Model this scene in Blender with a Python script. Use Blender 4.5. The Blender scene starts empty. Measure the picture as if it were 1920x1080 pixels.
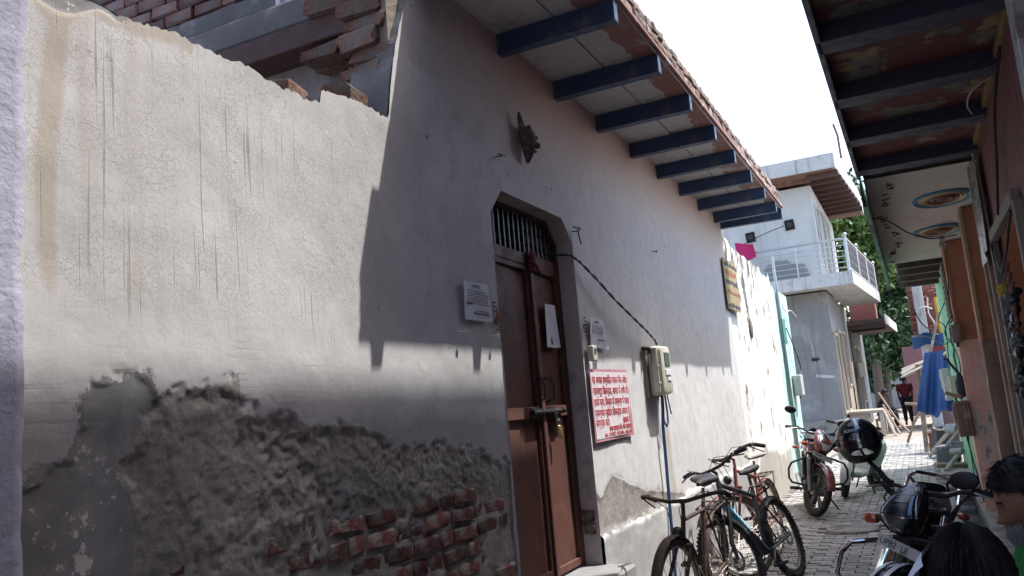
import bpy, bmesh, math, random
import numpy as np
from mathutils import Vector, Matrix, Euler, noise as mnoise
random.seed(7)
S = bpy.context.scene
COL = S.collection
R = math.radians
# ---------------------------------------------------------------- camera
cam = bpy.data.cameras.new("camera"); cam_o = bpy.data.objects.new("camera", cam); COL.objects.link(cam_o)
cam.sensor_width = 36.0; cam.lens = 1545.48 / 1920 * 36.0; cam.clip_start = 0.05; cam.clip_end = 600
_yaw, _pit, _rol = .44481, .152878, -.0852041
_f = Vector((-math.sin(_yaw)*math.cos(_pit), math.cos(_yaw)*math.cos(_pit), math.sin(_pit)))
_r0 = Vector((math.cos(_yaw), math.sin(_yaw), 0)); _u0 = _r0.cross(_f)
_r = _r0*math.cos(_rol) + _u0*math.sin(_rol); _u = -_r0*math.sin(_rol) + _u0*math.cos(_rol)
cam_o.matrix_world = Matrix(((_r.x, _u.x, -_f.x, 0), (_r.y, _u.y, -_f.y, 0), (_r.z, _u.z, -_f.z, 1.5), (0, 0, 0, 1)))
S.camera = cam_o
# ---------------------------------------------------------------- sky, sun, exposure
SUN_D = Vector((-.393, -.31, -1)).normalized()      # the way the light travels
W = bpy.data.worlds.new("World"); S.world = W; W.use_nodes = True
wn = W.node_tree.nodes; wl = W.node_tree.links
bg = wn["Background"]; sk = wn.new("ShaderNodeTexSky"); sk.sky_type = 'NISHITA'; sk.sun_disc = False
sk.sun_elevation = math.asin(-SUN_D.z); sk.sun_rotation = math.atan2(-SUN_D.x, -SUN_D.y)
sk.dust_density = 2.5; sk.air_density = 1.0; sk.ozone_density = 1.0
bg.inputs[1].default_value = 0.15; wl.new(sk.outputs[0], bg.inputs[0])
sun = bpy.data.lights.new("sun", 'SUN'); sun.energy = 2.0; sun.angle = R(.53); sun.color = (1, .975, .945)
sun_o = bpy.data.objects.new("sun", sun); COL.objects.link(sun_o)
sun_o.rotation_euler = SUN_D.to_track_quat('-Z', 'Y').to_euler(); sun_o.location = (4, 4, 20)
vs = S.view_settings; vs.view_transform = 'Standard'; vs.look = 'None'; vs.gamma = 1; vs.use_curve_mapping = False
vs.exposure = 2.0
S.cycles.max_bounces = 14; S.cycles.diffuse_bounces = 8
# ---------------------------------------------------------------- object helpers
def tag(o, label=None, cat=None, group=None, kind=None):
    if label: o["label"] = label
    if cat: o["category"] = cat
    if group: o["group"] = group
    if kind: o["kind"] = kind
    return o
def thing(name, label, cat, loc=(0, 0, 0), rot=(0, 0, 0), group=None):
    o = bpy.data.objects.new(name, None); COL.objects.link(o); o.empty_display_size = .1
    o.location = loc; o.rotation_euler = rot
    return tag(o, label, cat, group)
def wloc(o):
    p = Vector((0, 0, 0))
    while o is not None: p = p + o.location; o = o.parent
    return p
def link(name, me, parent=None, world=True):
    o = bpy.data.objects.new(name, me); COL.objects.link(o)
    if parent is not None:
        o.parent = parent
        if world: o.location = -wloc(parent)
    return o
def dup(src, parent=None, loc=None, rot=None, sub=True):
    c = src.copy(); COL.objects.link(c)
    if parent is not None: c.parent = parent
    if loc is not None: c.location = loc
    if rot is not None: c.rotation_euler = rot
    if sub:
        for ch in list(src.children): dup(ch, c)
    return c
class MB:
    """collects simple shapes and links them as one mesh object"""
    def __init__(s): s.v = []; s.f = []; s.m = []; s.M = None
    def add(s, vs, fs, m=0):
        b = len(s.v)
        for p in vs:
            p = Vector(p)
            if s.M is not None: p = s.M @ p
            s.v.append(tuple(p))
        for f in fs: s.f.append(tuple(b + i for i in f)); s.m.append(m)
        return s
    def box(s, c, d, rot=None, m=0, ch=0.0, jit=0.0):
        """box of size d round c; ch chamfers every edge"""
        hx, hy, hz = d[0]/2, d[1]/2, d[2]/2
        Rm = Matrix.Identity(3) if rot is None else rot if isinstance(rot, Matrix) else Euler(rot).to_matrix()
        c = Vector(c)
        if ch <= 0:
            vs = [(x*hx, y*hy, z*hz) for x in (-1, 1) for y in (-1, 1) for z in (-1, 1)]
            fs = [(0, 1, 3, 2), (4, 6, 7, 5), (0, 4, 5, 1), (2, 3, 7, 6), (0, 2, 6, 4), (1, 5, 7, 3)]
        else:
            ch = min(ch, hx*.8, hy*.8, hz*.8); vs = []; ix = {}
            for x in (-1, 1):
                for y in (-1, 1):
                    for z in (-1, 1):
                        for ax in range(3):
                            p = [x*(hx-ch), y*(hy-ch), z*(hz-ch)]
                            p[ax] = (x*hx, y*hy, z*hz)[ax]
                            ix[(x, y, z, ax)] = len(vs); vs.append(tuple(p))
            fs = []
            for ax in range(3):
                a, b = [(1, 2), (2, 0), (0, 1)][ax]
                for sg in (-1, 1):
                    q = []
                    for u, w in ((-1, -1), (1, -1), (1, 1), (-1, 1)):
                        k = [0, 0, 0]; k[ax] = sg; k[a] = u; k[b] = w; q.append(ix[(*k, ax)])
                    fs.append(tuple(q) if sg > 0 else tuple(q[::-1]))
            for ax in range(3):
                a, b = [(1, 2), (2, 0), (0, 1)][ax]
                for u in (-1, 1):
                    for w in (-1, 1):
                        k0 = [0, 0, 0]; k1 = [0, 0, 0]; k0[ax] = -1; k1[ax] = 1
                        for k in (k0, k1): k[a] = u; k[b] = w
                        q = (ix[(*k0, a)], ix[(*k1, a)], ix[(*k1, b)], ix[(*k0, b)])
                        fs.append(q if u*w > 0 else q[::-1])
            for x in (-1, 1):
                for y in (-1, 1):
                    for z in (-1, 1):
                        q = tuple(ix[(x, y, z, a)] for a in range(3)); fs.append(q if x*y*z > 0 else q[::-1])
        if jit: vs = [tuple(v + random.uniform(-jit, jit) for v in p) for p in vs]
        return s.add([c + Rm @ Vector(p) for p in vs], fs, m)
    def bar(s, p0, p1, w, h, up=(0, 0, 1), m=0, ch=0.0, jit=0.0):
        p0 = Vector(p0); p1 = Vector(p1); d = (p1-p0); L = d.length; d.normalize()
        u = Vector(up); 
        if abs(u.dot(d)) > .98: u = Vector((1, 0, 0))
        sx = u.cross(d).normalized(); uz = d.cross(sx)
        Rm = Matrix((d, sx, uz)).transposed()
        return s.box((p0+p1)/2, (L, w, h), Rm, m, ch, jit)
    def tube(s, pts, r, n=8, closed=False, m=0, cap=True):
        pts = [Vector(p) for p in pts]; k = len(pts)
        rs = r if isinstance(r, (list, tuple)) else [r]*k
        def tan(i):
            if closed: return (pts[(i+1) % k]-pts[i-1]).normalized()
            return (pts[min(i+1, k-1)]-pts[max(i-1, 0)]).normalized()
        t = tan(0); u = Vector((0, 0, 1)) if abs(t.z) < .9 else Vector((1, 0, 0))
        u = (u - t*u.dot(t)).normalized(); vs = []; fs = []
        for i in range(k):
            t = tan(i); u = (u - t*u.dot(t))
            if u.length < 1e-6: u = t.orthogonal()
            u.normalize(); w = t.cross(u)
            for j in range(n):
                a = 2*math.pi*j/n; vs.append(pts[i] + (u*math.cos(a)+w*math.sin(a))*rs[i])
        for i in range(k if closed else k-1):
            i2 = (i+1) % k
            for j in range(n):
                j2 = (j+1) % n; fs.append((i*n+j, i*n+j2, i2*n+j2, i2*n+j))
        if cap and not closed: fs += [tuple(range(n-1, -1, -1)), tuple((k-1)*n+j for j in range(n))]
        return s.add(vs, fs, m)
    def cyl(s, p0, p1, r0, r1=None, n=12, m=0): return s.tube([p0, p1], [r0, r0 if r1 is None else r1], n, m=m)
    def lathe(s, prof, n=24, M=None, m=0, arc=None):
        """profile of (radius, height) turned about local z"""
        vs = []; fs = []; k = len(prof); M = M or Matrix.Identity(4)
        full = arc is None; a0, a1 = (0, 2*math.pi) if full else arc; cnt = n if full else n+1
        for j in range(cnt):
            a = a0 + (a1-a0)*j/n
            for r_, z_ in prof: vs.append(M @ Vector((r_*math.cos(a), r_*math.sin(a), z_)))
        for j in range(n):
            j2 = (j+1) % cnt
            for i in range(k-1): fs.append((j*k+i, j2*k+i, j2*k+i+1, j*k+i+1))
        return s.add(vs, fs, m)
    def ell(s, c, r, n=16, k=10, rot=None, m=0):
        Rm = Euler(rot).to_matrix() if rot is not None else Matrix.Identity(3); c = Vector(c); vs = []; fs = []
        for i in range(k+1):
            t = math.pi*i/k
            for j in range(n):
                a = 2*math.pi*j/n
                vs.append(c + Rm @ Vector((r[0]*math.sin(t)*math.cos(a), r[1]*math.sin(t)*math.sin(a), r[2]*math.cos(t))))
        for i in range(k):
            for j in range(n):
                j2 = (j+1) % n
                q = [i*n+j, (i+1)*n+j, (i+1)*n+j2, i*n+j2]
                if i == 0: q = [j, n+j, n+j2]
                if i == k-1: q = [i*n+j, (i+1)*n, i*n+j2]
                fs.append(tuple(q))
            if i == 0 or i == k-1: pass
        return s.add(vs, fs, m)
    def prism(s, poly, a, b, ax='x', m=0):
        """polygon in the plane across axis ax, extruded from a to b"""
        def P(u, w, t): return {'x': (t, u, w), 'y': (u, t, w), 'z': (u, w, t)}[ax]
        n = len(poly); vs = [P(u, w, a) for u, w in poly] + [P(u, w, b) for u, w in poly]
        fs = [tuple(range(n-1, -1, -1)), tuple(range(n, 2*n))] + [(i, (i+1) % n, n+(i+1) % n, n+i) for i in range(n)]
        return s.add(vs, fs, m)
    def loft(s, secs, n=16, e=2.5, m=0, cap=True):
        """sections (centre, half width vector, half height vector) joined by superellipses"""
        vs = []; fs = []
        for c, a, b in secs:
            c = Vector(c); a = Vector(a); b = Vector(b)
            for j in range(n):
                t = 2*math.pi*j/n; ct, st = math.cos(t), math.sin(t)
                vs.append(c + a*math.copysign(abs(ct)**(2/e), ct) + b*math.copysign(abs(st)**(2/e), st))
        k = len(secs)
        for i in range(k-1):
            for j in range(n):
                j2 = (j+1) % n; fs.append((i*n+j, i*n+j2, (i+1)*n+j2, (i+1)*n+j))
        if cap: fs += [tuple(range(n-1, -1, -1)), tuple((k-1)*n+j for j in range(n))]
        return s.add(vs, fs, m)
    def grid(s, fn, nu, nv, m=0):
        b = [fn(i/nu, j/nv) for j in range(nv+1) for i in range(nu+1)]
        return s.add(b, [(j*(nu+1)+i, j*(nu+1)+i+1, (j+1)*(nu+1)+i+1, (j+1)*(nu+1)+i) for j in range(nv) for i in range(nu)], m)
    def mesh(s, name, mats, smooth=35, fix=True):
        me = bpy.data.meshes.new(name); me.from_pydata(s.v, [], s.f)
        if not isinstance(mats, (list, tuple)): mats = [mats]
        for mt in mats: me.materials.append(mt)
        if len(mats) > 1: me.polygons.foreach_set("material_index", s.m)
        if fix:
            bm = bmesh.new(); bm.from_mesh(me); bmesh.ops.recalc_face_normals(bm, faces=bm.faces); bm.to_mesh(me); bm.free()
        if smooth:
            me.shade_smooth(); me.set_sharp_from_angle(angle=R(smooth))
        me.update(); return me
    def build(s, name, mats, parent=None, world=True, smooth=35, fix=True):
        return link(name, s.mesh(name, mats, smooth, fix), parent, world)
# ---------------------------------------------------------------- numpy noise
def _h(ix, iy, sd):
    n = (ix.astype(np.int64)*374761393 + iy.astype(np.int64)*668265263 + sd*974711) & 0x7fffffff
    n = ((n ^ (n >> 13))*1274126177) & 0x7fffffff
    return ((n ^ (n >> 16)) & 0xffff)/65535.0
def vnoise(x, y, sd=0):
    ix = np.floor(x); iy = np.floor(y); fx = x-ix; fy = y-iy; fx = fx*fx*(3-2*fx); fy = fy*fy*(3-2*fy)
    a = _h(ix, iy, sd); b = _h(ix+1, iy, sd); c = _h(ix, iy+1, sd); d = _h(ix+1, iy+1, sd)
    return (a*(1-fx)+b*fx)*(1-fy)+(c*(1-fx)+d*fx)*fy
def fbm(x, y, o=4, sd=0):
    t = 0; a = .5; nrm = 0
    for i in range(o): t = t + a*vnoise(x*2**i, y*2**i, sd+i*17); nrm += a; a *= .5
    return t/nrm
def sdpoly(px, py, poly):
    """signed distance, positive inside"""
    d = np.full(px.shape, 1e9); ins = np.zeros(px.shape, bool); n = len(poly)
    for i in range(n):
        ax, ay = poly[i]; bx, by = poly[(i+1) % n]
        ex, ey = bx-ax, by-ay; wx, wy = px-ax, py-ay
        t = np.clip((wx*ex+wy*ey)/(ex*ex+ey*ey+1e-12), 0, 1)
        d = np.minimum(d, np.hypot(wx-ex*t, wy-ey*t))
        cnd = (ay > py) != (by > py)
        with np.errstate(divide='ignore', invalid='ignore'): xi = (bx-ax)*(py-ay)/((by-ay) if by != ay else 1e-9)+ax
        ins ^= cnd & (px < xi)
    return np.where(ins, d, -d)
# ---------------------------------------------------------------- materials
class NT:
    def __init__(s, name):
        s.mat = bpy.data.materials.new(name); s.mat.use_nodes = True; s.t = s.mat.node_tree
        s.b = s.t.nodes["Principled BSDF"]; s.tc = None
    def n(s, ty, **kw):
        o = s.t.nodes.new(ty)
        for k, v in kw.items(): setattr(o, k, v)
        return o
    def L(s, a, b): s.t.links.new(a, b)
    def co(s, scale=None, loc=None):
        if s.tc is None: s.tc = s.n("ShaderNodeTexCoord")
        if scale is None: return s.tc.outputs["Object"]
        mp = s.n("ShaderNodeMapping"); mp.inputs["Scale"].default_value = scale
        if loc: mp.inputs["Location"].default_value = loc
        s.L(s.tc.outputs["Object"], mp.inputs[0]); return mp.outputs[0]
    def noise(s, scale, detail=4, co=None, rough=.55, dist=0):
        o = s.n("ShaderNodeTexNoise"); o.inputs["Scale"].default_value = scale; o.inputs["Detail"].default_value = detail
        o.inputs["Roughness"].default_value = rough; o.inputs["Distortion"].default_value = dist
        s.L(co if co is not None else s.co(), o.inputs["Vector"]); return o.outputs["Fac"]
    def ramp(s, fac, a, b, va=0., vb=1.):
        o = s.n("ShaderNodeMapRange", interpolation_type='SMOOTHSTEP')
        for i, v in zip((1, 2, 3, 4), (a, b, va, vb)): o.inputs[i].default_value = v
        s.L(fac, o.inputs[0]); return o.outputs[0]
    def math(s, op, a, b=None, c=None):
        o = s.n("ShaderNodeMath", operation=op)
        for i, v in enumerate((a, b, c)):
            if v is None: continue
            if isinstance(v, (int, float)): o.inputs[i].default_value = v
            else: s.L(v, o.inputs[i])
        return o.outputs[0]
    def mix(s, fac, a, b):
        o = s.n("ShaderNodeMix", data_type='RGBA')
        for i, v in ((0, fac), (6, a), (7, b)):
            if isinstance(v, (int, float)): o.inputs[i].default_value = v
            elif isinstance(v, (tuple, list)): o.inputs[i].default_value = (*v[:3], 1)
            else: s.L(v, o.inputs[i])
        return o.outputs[2]
    def attr(s, name): return s.n("ShaderNodeAttribute", attribute_name=name).outputs["Fac"]
    def bump(s, h, strength=.4, dist=.01, prev=None):
        o = s.n("ShaderNodeBump"); o.inputs["Strength"].default_value = strength; o.inputs["Distance"].default_value = dist
        s.L(h, o.inputs["Height"])
        if prev is not None: s.L(prev, o.inputs["Normal"])
        return o.outputs[0]
    def out(s, col, rough=.8, normal=None, metal=0, spec=.3, coat=0):
        b = s.b
        for k, v in (("Base Color", col), ("Roughness", rough), ("Metallic", metal), ("Specular IOR Level", spec), ("Coat Weight", coat)):
            if isinstance(v, (int, float)): b.inputs[k].default_value = v
            elif isinstance(v, (tuple, list)): b.inputs[k].default_value = (*v[:3], 1)
            else: s.L(v, b.inputs[k])
        if normal is not None: s.L(normal, b.inputs["Normal"])
        return s.mat
def M_(name, col, rough=.75, var=.25, sc=6, bump=.25, bsc=60, bd=.004, metal=0, spec=.3, coat=0, dirt=None, dsc=3, dth=(.52, .66), rnd=0, fine=.25, drip=0):
    """general worn surface: two-scale mottling, optional dirt patches, optional per-object tint"""
    t = NT(name); c = Vector(col)
    k = t.mix(t.noise(sc, 5), tuple(c*(1-var)), tuple(c*(1+var)))
    k = t.mix(t.ramp(t.noise(sc*9, 3), .3, .7, 0, fine), k, tuple(c*.55))
    if dirt is not None: k = t.mix(t.ramp(t.noise(dsc, 8, rough=.65), *dth), k, dirt)
    if drip: k = t.mix(t.math('MULTIPLY', t.ramp(t.noise(1.0, 6, t.co((7, 7, .55)), .62), .50, .68), drip), k, tuple(c*.38))
    if rnd:
        oi = t.n("ShaderNodeObjectInfo"); hs = t.n("ShaderNodeHueSaturation")
        t.L(t.ramp(oi.outputs["Random"], 0, 1, 1-rnd, 1+rnd), hs.inputs["Value"]); t.L(k, hs.inputs["Color"]); k = hs.outputs[0]
    nm = t.bump(t.noise(bsc, 5, rough=.6), bump, bd) if bump else None
    rr = t.ramp(t.noise(sc*3, 3), .3, .7, max(rough-.1, .03), min(rough+.1, 1))
    return t.out(k, rr, nm, metal, spec, coat)
def emis(name, col, s):
    t = NT(name); t.b.inputs["Emission Color"].default_value = (*col, 1); t.b.inputs["Emission Strength"].default_value = s
    return t.out(col)
def text(body, size, M, mat, name, parent=None, world=True, ext=.0004, align='LEFT', sx=1.0, bold=0.0):
    cu = bpy.data.curves.new(name, 'FONT'); cu.body = body; cu.size = size; cu.extrude = ext; cu.offset = bold; cu.align_x = align; cu.resolution_u = 3
    to = bpy.data.objects.new(name, cu); COL.objects.link(to)
    dg = bpy.context.evaluated_depsgraph_get(); me = bpy.data.meshes.new_from_object(to.evaluated_get(dg))
    bpy.data.objects.remove(to)
    me.transform(M @ Matrix.Diagonal((sx, 1, 1, 1))); me.materials.clear(); me.materials.append(mat); me.name = name
    return link(name, me, parent, world)
def wallM(y, z, x=-1.99, side=1):
    """frame for writing on the left wall (normal +x): text runs along +y"""
    return Matrix(((0, 0, 1, x), (1, 0, 0, y), (0, 1, 0, z), (0, 0, 0, 1)))
# ================================================================ materials in use
def plaster_mat():
    t = NT("whitewash_plaster"); co = t.co()
    n1 = t.noise(1.6, 6, rough=.6); n2 = t.noise(9, 6, rough=.65); n3 = t.noise(45, 5)
    paint = t.mix(t.ramp(n1, .35, .65), (.43, .42, .405), (.56, .55, .54))
    paint = t.mix(t.ramp(n2, .46, .72, 0, .62), paint, (.35, .33, .305))
    sx = t.n('ShaderNodeSeparateXYZ'); t.L(co, sx.inputs[0]); old = t.ramp(sx.outputs[1], 3.45, 2.7)
    paint = t.mix(t.math('MULTIPLY', old, .55), paint, t.mix(t.ramp(n2, .3, .7), (.42, .405, .39), (.505, .495, .48)))
    paint = t.mix(t.math('MULTIPLY', t.ramp(sx.outputs[1], 3.4, 5.6), .7), paint, t.mix(t.ramp(n2, .35, .75), (.585, .585, .575), (.50, .50, .49)))
    # crackle of the old lime wash
    wn_ = t.n("ShaderNodeTexNoise"); wn_.inputs["Scale"].default_value = 7; t.L(co, wn_.inputs[0])
    va = t.n("ShaderNodeVectorMath", operation='MULTIPLY_ADD'); t.L(wn_.outputs["Color"], va.inputs[0]); va.inputs[1].default_value = (.09,)*3; t.L(co, va.inputs[2])
    cr = None
    for sc, w in ((33, .035), (62, .055)):
        v = t.n("ShaderNodeTexVoronoi", feature='DISTANCE_TO_EDGE'); v.inputs["Scale"].default_value = sc; t.L(va.outputs[0], v.inputs[0])
        l = t.ramp(v.outputs["Distance"], 0, w, 1, 0)
        l = t.math('MULTIPLY', l, t.ramp(t.noise(sc*.09, 5), .38, .54))
        cr = l if cr is None else t.math('MAXIMUM', cr, l)
    crk = t.math('MULTIPLY', cr, t.attr("crack"))
    paint = t.mix(t.math('MULTIPLY', crk, .58), paint, (.23, .215, .195))
    # long trowel and rain scratches, a little off plumb
    mp = t.n("ShaderNodeMapping"); mp.inputs["Scale"].default_value = (1, 58, 1.0); mp.inputs["Rotation"].default_value = (R(-7), 0, 0); t.L(co, mp.inputs[0])
    sN = t.noise(1.0, 3, mp.outputs[0], .5)
    mp2 = t.n("ShaderNodeMapping"); mp2.inputs["Scale"].default_value = (1, 2.2, 40); mp2.inputs["Rotation"].default_value = (R(3), 0, 0); t.L(co, mp2.inputs[0])
    sH = t.noise(1.0, 4, mp2.outputs[0], .6)
    scr = t.math('MULTIPLY', t.math('MULTIPLY', t.ramp(sN, .615, .66), t.ramp(t.noise(2.6, 4), .42, .56)), t.attr("scratch"))
    paint = t.mix(t.math('MULTIPLY', scr, .7), paint, (.25, .235, .215))
    br = t.math('MULTIPLY', t.math('MULTIPLY', t.ramp(sH, .5, .66), t.ramp(t.noise(4.5, 5), .42, .6)), t.attr("brush"))
    paint = t.mix(t.math('MULTIPLY', br, .7), paint, (.30, .285, .27))
    paint = t.mix(t.math('MULTIPLY', t.attr("pink"), t.ramp(n1, .2, .6, .55, 1)), paint, (.60, .40, .34))
    vs_ = t.n('ShaderNodeTexVoronoi', feature='F1'); vs_.inputs['Scale'].default_value = 6.5; t.L(va.outputs[0], vs_.inputs[0])
    sp = t.math('MULTIPLY', t.ramp(vs_.outputs['Distance'], .045, .075, 1, 0), t.ramp(t.noise(2.3, 3), .5, .56))
    paint = t.mix(t.math('MULTIPLY', sp, .85), paint, (.13, .115, .10))
    # brown damp
    dm = t.ramp(t.math('ADD', t.attr("damp"), t.math('MULTIPLY', t.math('SUBTRACT', n1, .5), 1.1)), .42, .68)
    paint = t.mix(t.math('MULTIPLY', dm, .7), paint, (.36, .31, .25))
    stn = t.math('MULTIPLY', t.ramp(t.noise(1.0, 6, t.co((1, 13, .8)), .6), .50, .66), t.attr("streak"))
    paint = t.mix(t.math('MULTIPLY', stn, .5), paint, (.36, .325, .28))
    gd = t.ramp(t.math('ADD', t.attr('grey'), t.math('MULTIPLY', t.math('SUBTRACT', t.noise(3.2, 9, t.co((1, .6, 1.5)), rough=.7), .5), .9)), .34, .66)
    paint = t.mix(t.math('MULTIPLY', gd, .70), paint, t.mix(t.ramp(n2, .3, .7), (.20, .197, .195), (.30, .295, .29)))
    # bare cement, mud mortar
    cem = t.mix(t.ramp(n2, .3, .7), (.165, .163, .162), (.235, .23, .225))
    fl = t.ramp(t.noise(6.5, 10, rough=.74), .565, .585)
    cem = t.mix(t.math('MULTIPLY', fl, .9), cem, (.5, .48, .45))
    mud = t.mix(t.ramp(n2, .3, .7), (.25, .235, .215), (.35, .33, .30)); mud = t.mix(t.ramp(t.noise(2.2, 6), .45, .65), mud, (.19, .182, .172))
    mud = t.mix(t.ramp(n3, .35, .6, .3, 0), mud, (.14, .128, .11))
    nn = t.math('MULTIPLY', t.math('SUBTRACT', t.noise(8, 10, rough=.74), .5), 1.0)
    cm = t.ramp(t.math('ADD', t.attr("cement"), nn), .47, .52)
    rm = t.ramp(t.math('ADD', t.attr("rough"), t.math('MULTIPLY', nn, .75)), .44, .56)
    col = t.mix(cm, paint, cem); col = t.mix(rm, col, mud)
    hgt = t.math('ADD', t.math('MULTIPLY', n3, .35), t.math('MULTIPLY', t.noise(140, 3), .18))
    hgt = t.math('ADD', hgt, t.math('MULTIPLY', crk, -.12)); hgt = t.math('ADD', hgt, t.math('MULTIPLY', scr, -.5))
    hgt = t.math('ADD', hgt, t.math('MULTIPLY', cm, -.5)); hgt = t.math('ADD', hgt, t.math('MULTIPLY', n2, .7))
    hgt = t.math('ADD', hgt, t.math('MULTIPLY', br, -.3)); hgt = t.math('ADD', hgt, t.math('MULTIPLY', rm, t.math('MULTIPLY', t.noise(38, 8, rough=.75), 3.2)))
    return t.out(col, .9, t.bump(hgt, .42, .005), spec=.15)
PLASTER = plaster_mat()
BRICK = M_("red_brick", (.150, .060, .050), .9, .35, 9, .9, 50, .012, dirt=(.20, .18, .155), dsc=10, dth=(.45, .60), rnd=.35, spec=.1)
BRICKP = M_("pale_brick", (.22, .165, .14), .9, .35, 9, .7, 60, .008, dirt=(.25, .225, .20), dsc=6, dth=(.48, .62), rnd=.3, spec=.1)
BRICKD = M_("sooty_brick", (.165, .098, .076), .9, .35, 9, 1.0, 40, .016, dirt=(.13, .115, .10), dsc=6, dth=(.48, .62), rnd=.3, spec=.1)
MORTAR = M_("mortar", (.25, .22, .18), .95, .3, 12, .8, 40, .01, spec=.1)
CEMENT = M_("cement_render", (.24, .235, .23), .9, .2, 3, .4, 70, .004, dirt=(.33, .325, .31), dsc=2, dth=(.55, .75), spec=.15, drip=.35)
CEMDARK = M_("stained_concrete", (.13, .13, .13), .9, .35, 3, .5, 50, .006, dirt=(.24, .24, .235), dsc=3, dth=(.5, .7), spec=.15)
PALECEM = M_("pale_render", (.46, .46, .45), .85, .15, 2, .3, 60, .003, dirt=(.28, .27, .26), dsc=1.6, dth=(.54, .70), spec=.15, drip=.6)
LAVENDER = M_("lavender_plaster", (.375, .37, .44), .9, .14, 3, .6, 45, .006, dirt=(.40, .38, .44), dsc=5, dth=(.58, .72), spec=.15)
SOFFIT = M_("cream_soffit_slab", (.56, .555, .55), .8, .14, 2, .25, 60, .003, spec=.2, dirt=(.36, .33, .30), dsc=3.5, dth=(.54, .72))
PINKTRIM = M_("pink_painted_plaster", (.36, .20, .175), .85, .22, 4, .4, 60, .004, dirt=(.48, .44, .40), dsc=4, dth=(.55, .62), spec=.2)
NAVY = M_("navy_enamel_iron", (.032, .062, .14), .55, .3, 6, .2, 80, .002, spec=.4, dirt=(.10, .11, .14), dsc=7, dth=(.5, .68))
BROWNST = M_("brown_sheet_steel", (.135, .062, .048), .6, .25, 3, .12, 30, .003, spec=.18, dirt=(.085, .046, .038), dsc=2.5, dth=(.45, .7))
DKSTEEL = M_("dark_steel", (.03, .027, .027), .5, .3, 12, .2, 80, .002, metal=.4, spec=.5)
BRASS = M_("worn_brass", (.45, .32, .15), .45, .3, 20, .2, 120, .001, metal=.8, dirt=(.22, .16, .09), dsc=14)
CHROME = M_("chrome", (.62, .62, .64), .14, .1, 10, 0, metal=1)
STEELM = M_("dull_aluminium", (.42, .42, .43), .38, .2, 12, .15, 100, .001, metal=.9)
PAPER = M_("white_paper", (.62, .64, .68), .85, .05, 10, .3, 14, .004, spec=.2)
INKB = M_("black_ink", (.03, .03, .04), .9, 0, bump=0)
INKR = M_("red_ink", (.48, .075, .09), .85, .1, bump=0)
POSTER = M_("poster_paper", (.66, .60, .62), .8, .04, 4, .3, 9, .006, spec=.25)
POSTERB = M_("poster_pink_border", (.50, .24, .27), .8, .1, bump=0)
CREAMPL = M_("aged_cream_plastic", (.52, .50, .40), .45, .1, 6, .08, 60, .001, spec=.45, dirt=(.38, .35, .27), dsc=5, dth=(.58, .75))
GREYPL = M_("grey_plastic", (.28, .29, .29), .5, .1, 8, .05, 60, .001, spec=.4)
LCD = M_("meter_display", (.06, .085, .085), .15, .1, bump=0, spec=.6)
BLACKPL = M_("black_plastic", (.015, .015, .016), .5, .2, 20, .15, 90, .001, spec=.4)
RUBBER = M_("tyre_rubber", (.022, .021, .021), .85, .3, 20, .3, 80, .002, spec=.2, dirt=(.10, .09, .075), dsc=8, dth=(.5, .7))
BLUEPIPE = M_("blue_pipe", (.05, .10, .22), .5, .2, 8, .1, 60, .001)
WIREB = M_("black_cable", (.018, .018, .02), .6, .1, bump=0)
WIREW = M_("white_cable", (.5, .5, .48), .6, .1, bump=0)
WOOD = M_("weathered_wood", (.20, .145, .10), .85, .3, 5, .5, 40, .004, dirt=(.28, .25, .21), dsc=3)
PALEWOOD = M_("pale_timber", (.31, .27, .225), .85, .2, 5, .4, 40, .003)
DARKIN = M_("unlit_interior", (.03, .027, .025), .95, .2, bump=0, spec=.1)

# ================================================================ SETTING: ground
def asphalt_sheet():
    t = NT("trodden_earth_and_cement"); n = t.noise(2.2, 8, rough=.65); n2 = t.noise(30, 5)
    c = t.mix(t.ramp(n, .35, .65), (.20, .175, .145), (.30, .27, .235)); c = t.mix(t.ramp(n2, .5, .8, 0, .5), c, (.14, .12, .10))
    return t.out(c, .95, t.bump(t.math('ADD', n2, t.math('MULTIPLY', n, 2)), .5, .01), spec=.1)
EARTH = asphalt_sheet()
g = MB(); g.box((0, 60, -.60), (240, 300, .5)); tag(g.build("ground", EARTH, smooth=0), kind="structure")

# ================================================================ LEFT HOUSE
XW = -2.0
house = thing("plaster_house", "whitewashed house with brown steel door and long eave on dark blue beams", "house", (-2, 5.2, 0))
CEMP = [(1.33, 1.44), (1.38, 1.47), (1.44, 1.5), (1.48, 1.61), (1.51, 1.68), (1.69, 1.70), (1.75, 1.66), (1.8, 1.4), (1.9, 1.1), (2.1, .6), (2.1, -.2), (1.2, -.2), (1.2, 1.4)]
RGHP = [(1.60, 1.46), (1.76, 1.66), (2.04, 1.68), (2.08, 1.585), (2.23, 1.575), (2.37, 1.53), (2.7, 1.51), (2.93, 1.42), (3.59, 1.36), (3.97, 1.24), (4.3, 1.1), (4.3, -.2), (1.55, -.2), (1.6, .9), (1.64, 1.15), (1.66, 1.24)]
BRKP = [(2.16, 1.14), (2.62, 1.185), (3.03, 1.19), (3.62, 1.17), (3.72, 1.13), (4.05, 1.09), (4.05, -.2), (1.7, -.2), (2.0, .7)]
RGHC = [(5.15, 1.0), (5.3, .90), (5.45, .99), (5.57, 1.03), (5.9, .94), (6.32, .84), (6.9, .76), (7.4, .70), (7.4, .675), (5.15, .675)]
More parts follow.
